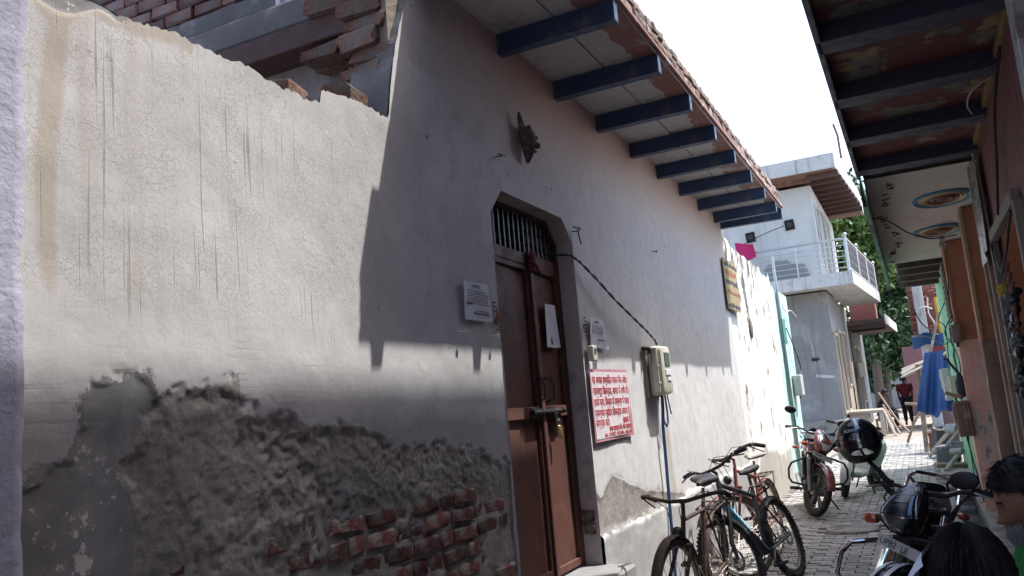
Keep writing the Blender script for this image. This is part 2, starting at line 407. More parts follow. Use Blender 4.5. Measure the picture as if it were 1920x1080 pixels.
TOPP = [(1.2, 2.74), (1.34, 2.76), (1.52, 2.80), (1.66, 2.785), (1.84, 2.805), (2.06, 2.80), (2.16, 2.815), (2.3, 2.785), (2.48, 2.80), (2.545, 2.81), (2.56, 2.865), (2.69, 2.89), (2.92, 2.885), (3.03, 2.90), (3.07, 3.08), (3.14, 3.30), (3.19, 3.43), (3.26, 3.56), (3.32, 3.84), (4.1, 3.84)]
def interp(p, y): return np.interp(y, [a for a, b in p], [b for a, b in p])
def top_line(y):
    z = interp(TOPP, y); j = (fbm(y*9, y*0+3.1, 4, 5)-.5)*.05 + (vnoise(y*60, y*0, 9)-.5)*.018
    return np.where(z < 3.7, z+j*np.clip((y-1.5)*4, 0.2, 1), z)
def surf(y, z, part):
    A = {}
    cem = np.clip(.5+sdpoly(y, z, CEMP)/.20, 0, 1); rgh = np.clip(.5+sdpoly(y, z, RGHP)/.16, 0, 1)
    cem = np.maximum(cem, 0)
    A["brush"] = np.clip(1-np.abs(z-1.66-.02*np.sin(y*3))/.22, 0, 1)*np.clip((2.9-y)/.8, 0, 1)
    if part == "A":
        A['grey'] = np.clip((1.74-.05*(y-2.4)*(y > 2.4)-z)/.32, 0, 1)*.92
        halo = np.clip(.42+sdpoly(y, z, RGHP)/.5, 0, .47)       # flaking spreads round the mud patch
        cem = np.maximum(cem, halo*(y < 4.05)); 
        band = np.clip(1-np.abs(y-1.40-.02*np.sin(z*5))/.085, 0, 1)*np.clip((z-1.7)*3, 0, 1)
        A["damp"] = .85*band + .75*np.clip((z-top_line(y)+.10)/.08, 0, 1)*(y < 1.9)
        topbare = np.clip((z-top_line(y)+.055+.02*np.sin(y*23))/.03, 0, 1)*np.clip((1.72-y)*6, 0, 1)
        cem = np.maximum(cem, topbare)
        A["scratch"] = np.clip((3.0-y)/.5, .12, 1)*np.clip((z-1.72)*4, 0, 1); A["crack"] = np.clip((3.25-y)/.3, .0, 1)*np.clip((z-1.75)*4, 0, 1)
        A["streak"] = np.clip((2.4-y)*2, 0, 1)*.8*np.clip((z-1.7)*4, 0, 1)
    else:
        cem = cem*0; rgh = np.clip(.5+sdpoly(y, z, RGHC)/.10, 0, 1)
        A["damp"] = .85*np.clip((1.25-z+.35*(fbm(y*1.7, z*0+2, 3, 8)-.5)*2)/1.0, 0, .75)*np.clip((y-6.0)*1.0, .25, 1)
        A["damp"] = np.maximum(A["damp"], .62*np.exp(-((y-7.05)/.16)**2)*np.clip((1.9-z)*1.5, 0, 1))
        A["scratch"] = np.full(y.shape, .06); A["crack"] = y*0; A["streak"] = .65*np.clip((1.7-z)/1.2, 0, 1)
    A["pink"] = np.clip((z-2.55)/1.1, 0, 1)**1.3*np.clip((y-3.4)/1.2, 0, 1)*.85
    A["cement"] = cem; A["rough"] = rgh
    brz = np.clip(.5+sdpoly(y, z, BRKP)/.14, 0, 1) if part == "A" else y*0
    n = fbm(y*11, z*11, 4, 2)
    n5 = fbm(y*16, z*18, 5, 23); rm = np.clip((rgh+(n5-.5)*.75+(fbm(y*3, z*3, 3, 29)-.5)*.5-.46)/.24, 0, 1); cm = np.clip((cem+(n-.5)*.55-.47)/.06, 0, 1)
    rid = 1-np.abs(2*fbm(y*22, z*27, 4, 31)-1); lump = fbm(y*42, z*46, 4, 77); big = fbm(y*5, z*5, 3, 55); crumb = (fbm(y*19, z*19, 5, 61)+fbm(y*37, z*31, 4, 63))*.5; zone = .35+.9*np.clip(fbm(y*2.6, z*2.6, 3, 66)*2.2-.55, 0, 1); pit = np.clip(vnoise(y*30, z*34, 91)-.66, 0, 1)*np.clip(vnoise(y*9, z*9, 92)-.35, 0, 1)
    x = (fbm(y*1.3, z*1.3, 3, 3)-.5)*.022 + (fbm(y*7, z*7, 3, 13)-.5)*.005
    x = x - cm*.004 - rm*(.006+(.006*(1-rid)+.020*(crumb-.5))*zone+.016*(big-.5)+.07*pit*zone)*(1 if part == "A" else .7) - rm*brz*.010
    if part == "C":
        pl = np.clip((.675+.012*np.sin(y*6)+(vnoise(y*22, y*0, 4)-.5)*.03-z)/.012, 0, 1)    # the cement plinth stands proud
        x = x + pl*.022; A["cement"] = np.maximum(A["cement"], pl*.0); A["damp"] = np.maximum(A["damp"]*(1-pl), pl*.22); A["grey"] = pl*.62
        A["lip"] = pl
    return x, A
wallv = []; wallf = []; wattr = {k: [] for k in ("cement", "rough", "pink", "damp", "scratch", "crack", "streak", "brush", "grey")}
def patch(y0, y1, lo, hi, step, part, nv):
    ys = np.linspace(y0, y1, int(round((y1-y0)/step))+1); v = np.linspace(0, 1, nv+1)
    Yg, Vg = np.meshgrid(ys, v, indexing='ij'); Lo = lo(Yg); Zg = Lo+(hi(Yg)-Lo)*Vg
    X, A = surf(Yg, Zg, part)
    b = len(wallv); wallv.extend(zip((XW+X).ravel().tolist(), Yg.ravel().tolist(), Zg.ravel().tolist()))
    for k in wattr: wattr[k].extend(np.broadcast_to(A.get(k, 0*Yg), Yg.shape).ravel().tolist())
    n = nv+1
    for i in range(len(ys)-1):
        o = b+i*n
        for j in range(nv): wallf.append((o+j, o+n+j, o+n+j+1, o+j+1))
def dbot(y): return np.interp(y, [4.0, 4.15, 5.05, 5.2], [2.63, 2.78, 2.78, 2.63])
patch(1.24, 4.0, lambda y: y*0-.05, lambda y: y*0+1.78, .0068, "A", 270)
patch(1.24, 4.0, lambda y: y*0+1.78, top_line, .0136, "A", 90)
patch(4.0, 5.2, dbot, lambda y: y*0+3.84, .03, "C", 40)
patch(5.2, 10.55, lambda y: y*0-.05, lambda y: y*0+3.84, .022, "C", 180)
me = bpy.data.meshes.new("front_wall"); me.from_pydata(wallv, [], wallf); me.materials.append(PLASTER)
for k, d in wattr.items():
    at = me.attributes.new(k, 'FLOAT', 'POINT'); at.data.foreach_set("value", np.array(d, dtype=np.float32))
me.shade_smooth()
front = link("front_wall", me, house)
# body of the wall behind its face, seen at the broken top and in the door reveals
m = MB(); ys = np.linspace(1.30, 3.27, 90); tz = top_line(ys)
for i in range(len(ys)-1):
    a, b = ys[i], ys[i+1]
    m.add([(-2.24, a, tz[i]-.02), (-2.24, b, tz[i+1]-.02), (-2.0, b, tz[i+1]-.001), (-2.0, a, tz[i]-.001), (-2.24, a, 0), (-2.24, b, 0)], [(0, 1, 2, 3), (0, 4, 5, 1)])
m.build("wall_core", CEMDARK, house, smooth=60)
m = MB()
XD = -2.12
out_ = [(4.0, .50), (4.0, 2.63), (4.15, 2.78), (5.05, 2.78), (5.2, 2.63), (5.2, .50)]
for (a, b) in zip(out_[:-1], out_[1:]):
    n = 6
    for i in range(n):
        p = [a[0]+(b[0]-a[0])*i/n, a[1]+(b[1]-a[1])*i/n]; q = [a[0]+(b[0]-a[0])*(i+1)/n, a[1]+(b[1]-a[1])*(i+1)/n]
        m.add([(-1.995, *p), (-1.995, *q), (XD-.08, *q), (XD-.08, *p)], [(0, 1, 2, 3)])
rv = m.build("door_reveal", M_("reveal_plaster", (.40, .33, .31), .85, .2, 3, .4, 50, .004, dirt=(.23, .2, .19), dsc=3), house, smooth=0)
m = MB(); m.box((-2.35, 7.9, 1.9), (.5, 5.3, 3.8)); m.box((-2.35, 3.65, 1.9), (.5, .66, 3.8)); m.box((-2.45, 4.6, 3.4), (.5, 1.2, .8))
m.build("house_core", CEMENT, house, smooth=0)
# cement step under the door
m = MB(); m.box((-1.97, 4.64, .235), (.36, 1.22, .53), ch=.015, jit=.004); m.build("door_step", CEMENT, house)
# ---- exposed bricks, each its own piece
def brick_mesh(nm, L, H, D, mt, seed, jit=.004):
    random.seed(seed); b = MB(); b.box((0, 0, 0), (D, L, H), ch=.009, jit=jit); return b.mesh(nm, mt, 40)
bmesh_l = [brick_mesh("brick", .205, .068, .10, BRICK, 10+i, .006) for i in range(5)]
bmesh_s = [brick_mesh("brick", .10, .068, .10, BRICK, 30+i, .006) for i in range(4)]
random.seed(11)
def put_brick(me, p, par, rot=(0, 0, 0)):
    o = bpy.data.objects.new("brick", me); COL.objects.link(o); o.parent = par
    o.location = Vector(p)-wloc(par); o.rotation_euler = rot; return o
BR = np.array(BRKP)
def inside(y, z, poly): return float(sdpoly(np.array([y]), np.array([z]), poly)[0])
row = 0; z = 1.142
while z > .30:
    y = 1.72 + (row % 2)*.11 + random.uniform(-.03, .03)
    while y < 3.98:
        hd = random.random() < .38; L = .10 if hd else .205
        yc = y+L/2; sd = inside(yc, z, BRKP)
        if sd > -.015 and yc+L/2 < 3.995 and random.random() < .50+.48*min(1, max(0, (yc-2.25)/.4)) and not (yc < 2.3 and random.random() < .4):
            put_brick(random.choice(bmesh_s if hd else bmesh_l), (-2.0645+random.uniform(-.008, .009), yc, z+random.uniform(-.003, .003)), front, (random.uniform(-.02, .02), random.uniform(-.03, .03), random.uniform(-.03, .03)))
        y += L+.014+random.uniform(0, .006)
    z -= .0835; row += 1
for (y, z, hd) in ((1.98, 1.24, 1), (1.725, 1.235, 1), (1.735, 1.155, 0), (1.80, 1.07, 0), (2.06, 1.235, 1), (2.42, 1.155, 0), (5.225, .73, 1), (5.23, .81, 1)):
    put_brick(bmesh_s[0] if hd else bmesh_l[0], (-2.064 if y < 5 else -2.068, y, z), front, (random.uniform(-.04, .04), 0, random.uniform(-.05, .05)))
# ---- eave: slab, soffit stones, brick edge, beams
Y0, Y1 = 3.33, 10.74
roof = MB(); roof.box((-4.4, (Y0+Y1)/2+.05, 3.935), (5.95, Y1-Y0-.02, .10)); roof = roof.build("roof", CEMDARK, house, smooth=0)
m = MB(); nst = 9; st = (Y1-Y0)/nst
random.seed(3)
def soffit_stone(x0, x1, y0, y1): 
    b = MB(); b.box(((x0+x1)/2, (y0+y1)/2, 3.815+random.uniform(-.003, .003)), (x1-x0-.008, y1-y0-.006, .05), ch=.004); return b.build("soffit_stone", SOFFIT, roof)
BY = [3.42, 4.30, 5.19, 6.03, 6.87, 7.71, 8.55, 9.40, 10.23, 10.69]
for a, b in zip([3.33]+BY[1:-1], BY[1:-1]+[Y1]):
    soffit_stone(-2.02, -1.62, a, b); soffit_stone(-1.62, -1.25, a, b)
# strip of pink paint along the outer edge, flaked to uneven widths
random.seed(5); b = MB(); yy = Y0; pts = []
def pw(y): return float(.10+.16*max(0, fbm(np.array([y*1.1]), np.array([2.2]), 4, 41)[0]-.35)*2.2+.05*(vnoise(np.array([y*17]), np.array([.3]), 2)[0]-.5))
ysn = np.linspace(Y0, Y1, 330)
for a, c in zip(ysn[:-1], ysn[1:]):
    b.add([(-1.254, a, 3.7865), (-1.254, c, 3.7865), (-1.254-pw(c), c, 3.7865), (-1.254-pw(a), a, 3.7865)], [(0, 1, 2, 3)])
b.build("pink_edge_paint", PINKTRIM, roof, smooth=0)
b = MB(); b.box((-1.240, (Y0+Y1)/2, 3.818), (.026, Y1-Y0, .030), ch=.004); b.build("edge_trim", PINKTRIM, roof)
b = MB(); b.box((-1.34, (Y0+Y1)/2, 3.918), (.16, Y1-Y0, .165)); b.build("edge_mortar", MORTAR, roof, smooth=0)
eb = [brick_mesh("brick", .108, .070, .20, BRICKP, 60+i, .006) for i in range(5)]
random.seed(21)
for rw, zc in ((0, 3.874), (1, 3.956)):
    y = Y0+.05+rw*.05
    while y < Y1-.04:
        put_brick(random.choice(eb), (-1.342+random.uniform(-.008, .010), y, zc+random.uniform(-.003, .004)), roof, (random.uniform(-.05, .05), random.uniform(-.04, .04), random.uniform(-.06, .06)))
        y += .121+random.uniform(-.003, .006)
bm_ = MB(); bm_.box((0, 0, 0), (.80, .058, .014)); bm_.box((0, 0, .062), (.80, .016, .11)); bm_.box((0, 0, .1215), (.80, .058, .009))
# the joists are boxed in: a closed navy box with thin flanges
bm_ = MB(); bm_.box((0, 0, 0), (.80, .075, .010), ch=.002); bm_.box((0, 0, .064), (.80, .064, .118), ch=.002)
bme = bm_.mesh("beam", NAVY)
for i, y in enumerate(BY):
    o = bpy.data.objects.new("beam", bme); COL.objects.link(o); o.parent = roof
    o.location = Vector((-1.645, y, 3.662))-wloc(roof)
    o.rotation_euler = (random.uniform(-.012, .012), random.uniform(-.008, .008), random.uniform(-.014, .014)); o.location.y += random.uniform(-.012, .012)
# ---- door
door = thing("steel_door", "brown double steel door with barred vent in the whitewashed wall", "door", (XD, 4.6, .5))
m = MB(); fw = .035
poly = [(4.0, .5), (4.0, 2.63), (4.15, 2.78), (5.05, 2.78), (5.2, 2.63), (5.2, .5)]
for a, b in zip(poly[:-1], poly[1:]): 
    m.bar((XD-.02, *a), (XD-.02, *b), .06, .055, up=(1, 0, 0))
m.bar((XD-.02, 4.0, 2.47), (XD-.02, 5.2, 2.47), .07, .05, up=(1, 0, 0))
fr = m.build("door_frame", BROWNST, door, smooth=0)
bar = MB(); bar.box((0, 0, 0), (.012, .014, .30)); bar = bar.mesh("vent_bar", DKSTEEL)
for k in range(17):
    y = 4.055+k*1.09/16; o = bpy.data.objects.new("vent_bar", bar); COL.objects.link(o); o.parent = door
    hh = min(2.76, float(dbot(np.array([y]))[0]))-2.50; o.scale = (1, 1, hh/.30); o.location = Vector((XD+.0, y, 2.50+hh/2))-wloc(door)
m = MB()
for zz in (2.575, 2.66): m.box((XD-.012, 4.6, zz), (.006, 1.16, .016))
m.build("vent_cross_bar", DKSTEEL, door, smooth=0)
m = MB()
for k in range(6): m.box((XD-.030, 4.78+k*.062, 2.62), (.006, .042, .22), rot=(random.uniform(-.03, .03), 0, 0))
m.build("vent_slat", PALEWOOD, door, smooth=0)
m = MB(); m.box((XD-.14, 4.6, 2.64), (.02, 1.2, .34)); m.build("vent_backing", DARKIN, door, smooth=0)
def leaf(y0, y1, x):
    b = MB(); yc = (y0+y1)/2; w = y1-y0
    def dent(u, v):
        y = y0+w*u; z = .52+1.92*v
        d = .008*(mnoise.noise(Vector((y*4, z*2.2, 3)))+.5*mnoise.noise(Vector((y*9, z*5, 7))))*math.sin(math.pi*u)
        return (x-.012+d, y, z)
    b.grid(dent, 14, 40)
    lf = b.build("door_leaf", BROWNST, door, smooth=60, fix=False)
    b = MB()
    for yy in (y0+.018, y1-.018): b.box((x, yy, 1.48), (.022, .036, 1.92), ch=.003)
    for zz in (.54, 1.505, 2.42): b.box((x+.001, yc, zz), (.022, w-.074, .045 if zz != 1.505 else .07), ch=.003)
    b.build("leaf_rail", BROWNST, lf)
    return lf
l1 = leaf(4.035, 4.715, XD-.012); l2 = leaf(4.735, 5.165, XD-.004)
m = MB(); m.box((XD+.012, 4.728, 1.48), (.012, .05, 1.92), ch=.003); m.build("cover_strip", BROWNST, l2)
for (y, lf) in ((4.655, l1), (4.80, l2)):
    h = MB(); h.tube([(XD, y, 1.56), (XD+.045, y+.035, 1.585), (XD+.05, y+.04, 1.66), (XD+.045, y, 1.71), (XD, y-.01, 1.712)], .007, 8)
    h.cyl((XD-.002, y, 1.56), (XD+.004, y, 1.56), .014); h.cyl((XD-.002, y-.01, 1.712), (XD+.004, y-.01, 1.712), .014); h.build("handle", DKSTEEL, lf)
m = MB(); x = XD+.03
m.cyl((x, 4.54, 1.506), (x, 5.0, 1.506), .0115, n=12); m.cyl((x, 4.985, 1.506), (x, 5.012, 1.506), .018, n=12)
for y in (4.56, 4.63, 4.69, 4.77, 4.83): m.box((x-.008, y, 1.506), (.036, .022, .036), ch=.004)
m.box((x-.02, 4.80, 1.50), (.008, .16, .07)); m.box((x-.02, 4.61, 1.50), (.008, .12, .07)); m.box((x+.008, 4.85, 1.462), (.008, .024, .085), ch=.002); m.box((x-.008, 4.92, 1.455), (.006, .09, .07))
m.build("slide_bolt", DKSTEEL, l2)
pl = thing("padlock", "small brass padlock hanging from the slide bolt of the brown door", "padlock", (XD+.042, 4.875, 1.38))
m = MB(); m.loft([((XD+.042, 4.875, 1.335), (.006, 0, 0), (0, .014, 0)), ((XD+.042, 4.875, 1.345), (.013, 0, 0), (0, .025, 0)), ((XD+.042, 4.875, 1.385), (.014, 0, 0), (0, .028, 0)), ((XD+.042, 4.875, 1.41), (.013, 0, 0), (0, .022, 0)), ((XD+.042, 4.875, 1.415), (.008, 0, 0), (0, .016, 0))], 16, 3)
m.build("lock_body", BRASS, pl)
m = MB(); m.tube([(XD+.042, 4.860, 1.41), (XD+.042, 4.858, 1.435), (XD+.042, 4.866, 1.452), (XD+.042, 4.878, 1.456), (XD+.042, 4.89, 1.446), (XD+.042, 4.892, 1.41)], .0045, 8); m.build("shackle", CHROME, pl)
# red votive cloth and thread tied to the vent
m = MB(); random.seed(8)
for i in range(16):
    p = Vector((XD+.02, 4.72+random.gauss(0, .03), 2.47+random.gauss(0, .02))); pts = [p]
    for k in range(4): pts.append(pts[-1]+Vector((random.uniform(-.006, .012), random.gauss(.008, .02), random.uniform(-.035, .012))))
    m.tube(pts, [.006+.007*random.random() for _ in pts], 6)
tag(m.build("votive_cloth", M_("faded_red_cloth", (.13, .035, .04), .95, .4, 30, .6, 60, .004)), "faded red votive cloth knotted on the bars over the brown door", "cloth")
# ---- papers on door and wall
def sheet(name, y0, y1, z0, z1, x, mt, label, cat, tilt=0., group=None, curl=.012):
    b = MB(); yc, zc = (y0+y1)/2, (z0+z1)/2
    def f(u, v):
        y = (u-.5)*(y1-y0); z = (v-.5)*(z1-z0)
        c = curl*((max(0, u-.72)/.28)**2*(1-v)**2 + (max(0, .25-u)/.25)**2*v**3*.8) + .0025*math.sin(u*7+v*3)
        return (x+c, yc+y*math.cos(tilt)-z*math.sin(tilt), zc+z*math.cos(tilt)+y*math.sin(tilt))
    b.grid(f, 10, 10)
    t = thing(name, label, cat, (x, yc, z0), group=group)
    b.build("paper_sheet", mt, t, smooth=80, fix=False); return t
def lines(t, y0, y1, zs, x, size, seed, ink=INKB, words=7, heavy=()):
    random.seed(seed)
    for i, zz in enumerate(zs):
        s = " ".join("".join(random.choice("oaenmurisctel") for _ in range(random.randint(3, 7))) for _ in range(words))
        b = MB(); y = y0
        while y < y1:
            w = random.uniform(.006, .02); hgt = size*random.uniform(.6, 1.0)*(1.5 if i in heavy else 1)
            b.box((x, min(y+w/2, y1), zz), (.0006, w*.85, hgt)); y += w+.004
        b.build("print_line", ink, t, smooth=0)
n1 = sheet("paper_notice", 3.585, 3.865, 1.995, 2.195, -1.982, PAPER, "white printed notice pasted on the wall left of the brown door", "notice", R(1))
text("NOTICE", .022, wallM(3.68, 2.165, -1.9775), INKB, "print_heading", n1)
lines(n1, 3.62, 3.84, [2.145, 2.132, 2.119, 2.106, 2.093, 2.080], -1.9765, .005, 1); lines(n1, 3.60, 3.66, [2.078], -1.976, .012, 2); lines(n1, 3.68, 3.84, [2.043], -1.976, .006, 4); lines(n1, 3.67, 3.85, [2.030], -1.976, .011, 3)
n2 = sheet("paper_notice", 5.345, 5.645, 1.915, 2.125, -1.984, PAPER, "white printed notice with curled edges above the pink poster", "notice", R(-1), curl=.022)
text("NOTICE", .022, wallM(5.45, 2.092, -1.979), INKB, "print_heading", n2)
lines(n2, 5.38, 5.61, [2.07, 2.057, 2.044, 2.031, 2.018], -1.9785, .005, 5); lines(n2, 5.47, 5.63, [1.975], -1.978, .010, 6)
n3 = sheet("paper_notice", 4.875, 5.065, 1.915, 2.20, XD+.012, PAPER, "blank white paper pasted on the right leaf of the brown door", "notice", 0)
b = MB(); b.tube([(XD+.0165, 4.955+.016*math.cos(a), 1.958+.022*math.sin(a)) for a in np.linspace(.9, 5.6, 14)], .0022, 5); b.tube([(XD+.0165, 4.958, 1.968), (XD+.0165, 4.966, 1.955), (XD+.0165, 4.956, 1.945)], .002, 5); b.build("pen_mark", INKB, n3)
po = sheet("bank_poster", 5.245, 6.055, 1.275, 1.768, -1.981, POSTERB, "pink and white poster with red Hindi lettering beside the door", "poster", R(.4), curl=.006)
b = MB(); b.grid(lambda u, v: (-1.9775+.0006*math.sin(u*7+v*3), 5.262+.776*u, 1.292+.456*v), 8, 8); b.build("poster_field", POSTER, po, smooth=80, fix=False)
HT = [("यह अचल सम्पतित मकान बैंक ऑफ", 1.668, .070, 5.275, .745), ("महाराष्ट्र सिकन्दरा, आगरा के अधीन है।", 1.592, .070, 5.275, .750), ("इसके क्रय, विक्रय के सम्बन्ध में शाखा", 1.516, .070, 5.275, .745), ("प्रबन्धक महोदय सिकन्दरा आगरा से", 1.442, .070, 5.275, .740), ("सम्पर्क करें।", 1.375, .068, 5.275, .27), ("आज्ञा से", 1.378, .066, 5.84, .17), ("शाखा प्रबन्धक बैंक ऑफ महाराष्ट्र", 1.335, .05, 5.53, .50), ("Mo. 870002, 9625904, 8865086", 1.298, .040, 5.43, .60)]
def reorder(s):
    o = []
    for ch in s:
        if ch == "ि":
            k = len(o)-1
            while k > 0 and o[k-1] == "्": k -= 2
            o.insert(max(k, 0), ch)
        else: o.append(ch)
    return "".join(o)
for s, z, size, y, wd in HT:
    o = text(reorder(s), size, wallM(0, 0, 0), INKR, "print_line", po, bold=size*.014)
    xs = [v.co.y for v in o.data.vertices]
    if not xs: continue
    a, c = min(xs), max(xs); k = wd/max(c-a, 1e-4); k = min(k, 1.6)
    o.data.transform(Matrix.Translation((-1.9762, y, z)) @ Matrix.Diagonal((1, k, 1, 1)) @ Matrix.Translation((0, -a, 0)))
for i, (y, z) in enumerate(((3.935, 2.085), (3.945, 1.985), (5.285, 2.095), (5.275, 2.045), (5.28, 1.995))):
    b = MB(); random.seed(40+i); mtx = wallM(y, z, -1.988)
    big = i == 3; b.M = mtx
    w, h = (.032, .02) if big else (.018, .024)
    for k in range(3): b.bar((-w, h-h*k, 0), (w, h-h*k, 0), .008, .001, up=(0, 0, 1))
    b.bar((-w, h, 0), (-w, 0, 0), .008, .0012, up=(0, 0, 1)); b.bar((w, 0, 0), (w, -h, 0), .008, .0012, up=(0, 0, 1))
    o = b.build("painted_mark", M_("stencil_brown", (.10, .05, .035), .9, .2, bump=0), smooth=0)
    tag(o, ["upper brown stencil mark between the notice and the door", "lower brown stencil mark left of the door jamb", "top one of the brown stencil marks above the door switch", "widest brown stencil mark right of the door", "lowest brown stencil mark just above the door switch"][i], "stencil mark", "stencilled marks round the door")
b = MB(); b.ell((-1.985, 3.955, 2.03), (.006, .02, .03)); b.ell((-1.985, 3.94, 2.01), (.006, .014, .02)); tag(b.build("orange_smear", M_("vermilion_paste", (.30, .11, .05), .9, .3, 30)), "orange paste daubed on the wall at the left door jamb", "paste mark")
# switch box
sw = thing("doorbell_switch", "small cream doorbell switch box on the wall right of the door", "switch", (-1.98, 5.31, 1.82))
b = MB(); b.box((-1.968, 5.31, 1.872), (.045, .085, .105), ch=.006); b.build("switch_box", CREAMPL, sw)
b = MB(); b.box((-1.944, 5.31, 1.885), (.012, .03, .045), rot=(0, R(12), 0), ch=.003); b.build("rocker", GREYPL, sw)
# hanging mask
mk = thing("wall_mask", "dark horned mask hung high on the wall above the brown door", "mask", (-1.98, 4.5, 3.03))
CLAY = M_("fired_clay", (.085, .055, .045), .8, .4, 14, .6, 40, .008, dirt=(.16, .13, .11), dsc=10)
b = MB()
b.loft([((-1.97, 4.515, 3.03), (0, .010, 0), (.012, 0, 0)), ((-1.955, 4.51, 3.09), (0, .036, 0), (.035, 0, 0)), ((-1.945, 4.50, 3.15), (0, .060, 0), (.05, 0, 0)), ((-1.95, 4.49, 3.21), (0, .068, 0), (.045, 0, 0)), ((-1.965, 4.485, 3.25), (0, .060, 0), (.025, 0, 0))], 18, 2)
b.loft([((-1.915, 4.50, 3.12), (0, .022, 0), (.02, 0, 0)), ((-1.912, 4.50, 3.16), (0, .016, 0), (.016, 0, 0)), ((-1.925, 4.50, 3.21), (0, .01, 0), (.008, 0, 0))], 8)
for s in (-1, 1): b.ell((-1.912, 4.505+s*.035, 3.185), (.012, .018, .01)); b.ell((-1.91, 4.505+s*.038, 3.135), (.02, .026, .02))
b.box((-1.912, 4.5, 3.09), (.018, .05, .012), ch=.004)
b.build("mask_face", CLAY, mk)
for s, hh in ((-1, 1.0), (1, .55)):
    b = MB(); b.tube([(-1.96, 4.49+s*.045, 3.225), (-1.955, 4.485+s*.062, 3.225+.035*hh), (-1.955, 4.48+s*.068, 3.225+.07*hh), (-1.955, 4.475+s*.068, 3.225+.10*hh)], [.022, .018, .014, .007], 8); b.build("horn", CLAY, mk)
# electricity meter
mt = thing("electric_meter", "cream plastic electricity meter on the white wall right of the poster", "meter", (-1.99, 6.77, 1.55))
b = MB(); b.box((-1.99, 6.74, 1.76), (.03, .36, .42), ch=.004); b.build("back_board", PALEWOOD, mt)
b = MB(); b.loft([((-1.972, 6.77, 1.765), (0, .150, 0), (0, 0, .205)), ((-1.90, 6.77, 1.765), (0, .150, 0), (0, 0, .205)), ((-1.868, 6.77, 1.768), (0, .138, 0), (0, 0, .195)), ((-1.862, 6.77, 1.768), (0, .125, 0), (0, 0, .18))], 28, 7); cs = b.build("meter_case", CREAMPL, mt)
b = MB(); b.box((-1.860, 6.785, 1.855), (.008, .15, .115), ch=.003); b.build("display_window", LCD, mt)
b = MB(); b.box((-1.858, 6.785, 1.745), (.006, .16, .05), ch=.002); b.box((-1.858, 6.80, 1.69), (.006, .11, .03), ch=.002); b.build("name_plate", PAPER, mt)
b = MB(); b.box((-1.915, 6.605, 1.77), (.05, .025, .37), ch=.006)
for zz in (1.66, 1.80): b.cyl((-1.885, 6.603, zz), (-1.880, 6.603, zz), .01, n=8)
b.build("case_hinge", CREAMPL, mt)
b = MB()
for y, zz in ((6.76, 1.725), (6.81, 1.725)): b.cyl((-1.856, y, zz), (-1.853, y, zz), .008, n=10)
b.build("meter_button", GREYPL, mt)
br = thing("wire_bracket", "black porcelain wire holder beside the top of the cream meter", "bracket", (-1.95, 6.55, 1.93))
b = MB(); b.box((-1.96, 6.555, 1.945), (.06, .07, .022), ch=.004); b.cyl((-1.93, 6.53, 1.90), (-1.93, 6.53, 1.95), .01); b.tube([(-1.93, 6.58, 1.935), (-1.93, 6.58, 1.84), (-1.95, 6.60, 1.83)], .003, 6); b.build("holder", BLACKPL, br)
# service cable from the vent to the meter: two twisted strands
sc_ = thing('service_cable', 'twisted black power cable looping from the door vent to the cream meter', 'cable', (-1.95, 5.0, 2.5))
for k in range(2):
    key = [(-2.11, 4.98, 2.545), (-1.985, 5.14, 2.535), (-1.965, 5.23, 2.50), (-1.93, 5.45, 2.395), (-1.91, 5.75, 2.27), (-1.90, 6.1, 2.165), (-1.91, 6.45, 2.085), (-1.93, 6.74, 2.02), (-1.93, 6.80, 1.965)]
    P = []
    for i in range(len(key)-1):
        for j in range(8):
            p = Vector(key[i]).lerp(Vector(key[i+1]), j/8); a = (i*8+j)*.85+k*math.pi
            P.append(p+Vector((math.cos(a)*.0055, 0, math.sin(a)*.0055)))
    b = MB(); b.tube(P, .0048, 6); strand_ = b.build("cable_strand", WIREB, sc_)
pp = thing("conduit_pipe", "thin blue conduit pipe running down from the cream meter", "pipe", (-1.95, 6.8, .2))
b = MB(); b.tube([(-1.94, 6.80, 1.56), (-1.945, 6.80, 1.45), (-1.955, 6.78, 1.3), (-1.96, 6.76, .87), (-1.955, 6.70, .46), (-1.955, 6.65, .05)], .014, 10); b.build("pipe_run", BLUEPIPE, pp)
b = MB(); b.tube([(-1.93, 6.85, 1.56), (-1.93, 6.87, 1.42), (-1.93, 6.86, 1.33), (-1.935, 6.83, 1.30), (-1.945, 6.80, 1.34), (-1.945, 6.79, 1.42)], .008, 8); b.tube([(-1.925, 6.90, 1.56), (-1.92, 6.93, 1.45), (-1.92, 6.95, 1.40)], .006, 6); b.build("cable_loop", BLUEPIPE, pp)
# nails and hooks
for i, (y, z, lb) in enumerate(((5.23, 2.72, "bent wire hook on the wall right of the door's top"), (4.12, 2.98, "nail in the wall left of and below the mask"), (3.53, 1.93, "pale screw below the notice on the left of the door"), (3.88, 1.93, "pale screw near the left door jamb"), (7.2, 2.86, "small nail in the wall below the eave"))):
    b = MB(); b.cyl((-2.01, y, z), (-1.96, y+.01, z-.005), .004, n=6)
    if i == 0: b.tube([(-1.965, y-.05, z+.015), (-1.96, y, z+.02), (-1.955, y+.03, z+.025), (-1.955, y+.05, z+.01)], .006, 6); b.tube([(-1.96, y+.01, z+.02), (-1.958, y+.02, z-.04), (-1.958, y+.05, z-.09)], .005, 6)
    elif i == 1: b.tube([(-1.96, y-.04, z-.005), (-1.955, y, z), (-1.955, y+.04, z+.004)], .005, 6)
    else: b.cyl((-1.96, y+.01, z-.005), (-1.955, y+.01, z-.005), .013, n=10)
    tag(b.build("wall_nail", DKSTEEL if i in (0, 1, 4) else STEELM), lb, "nail")
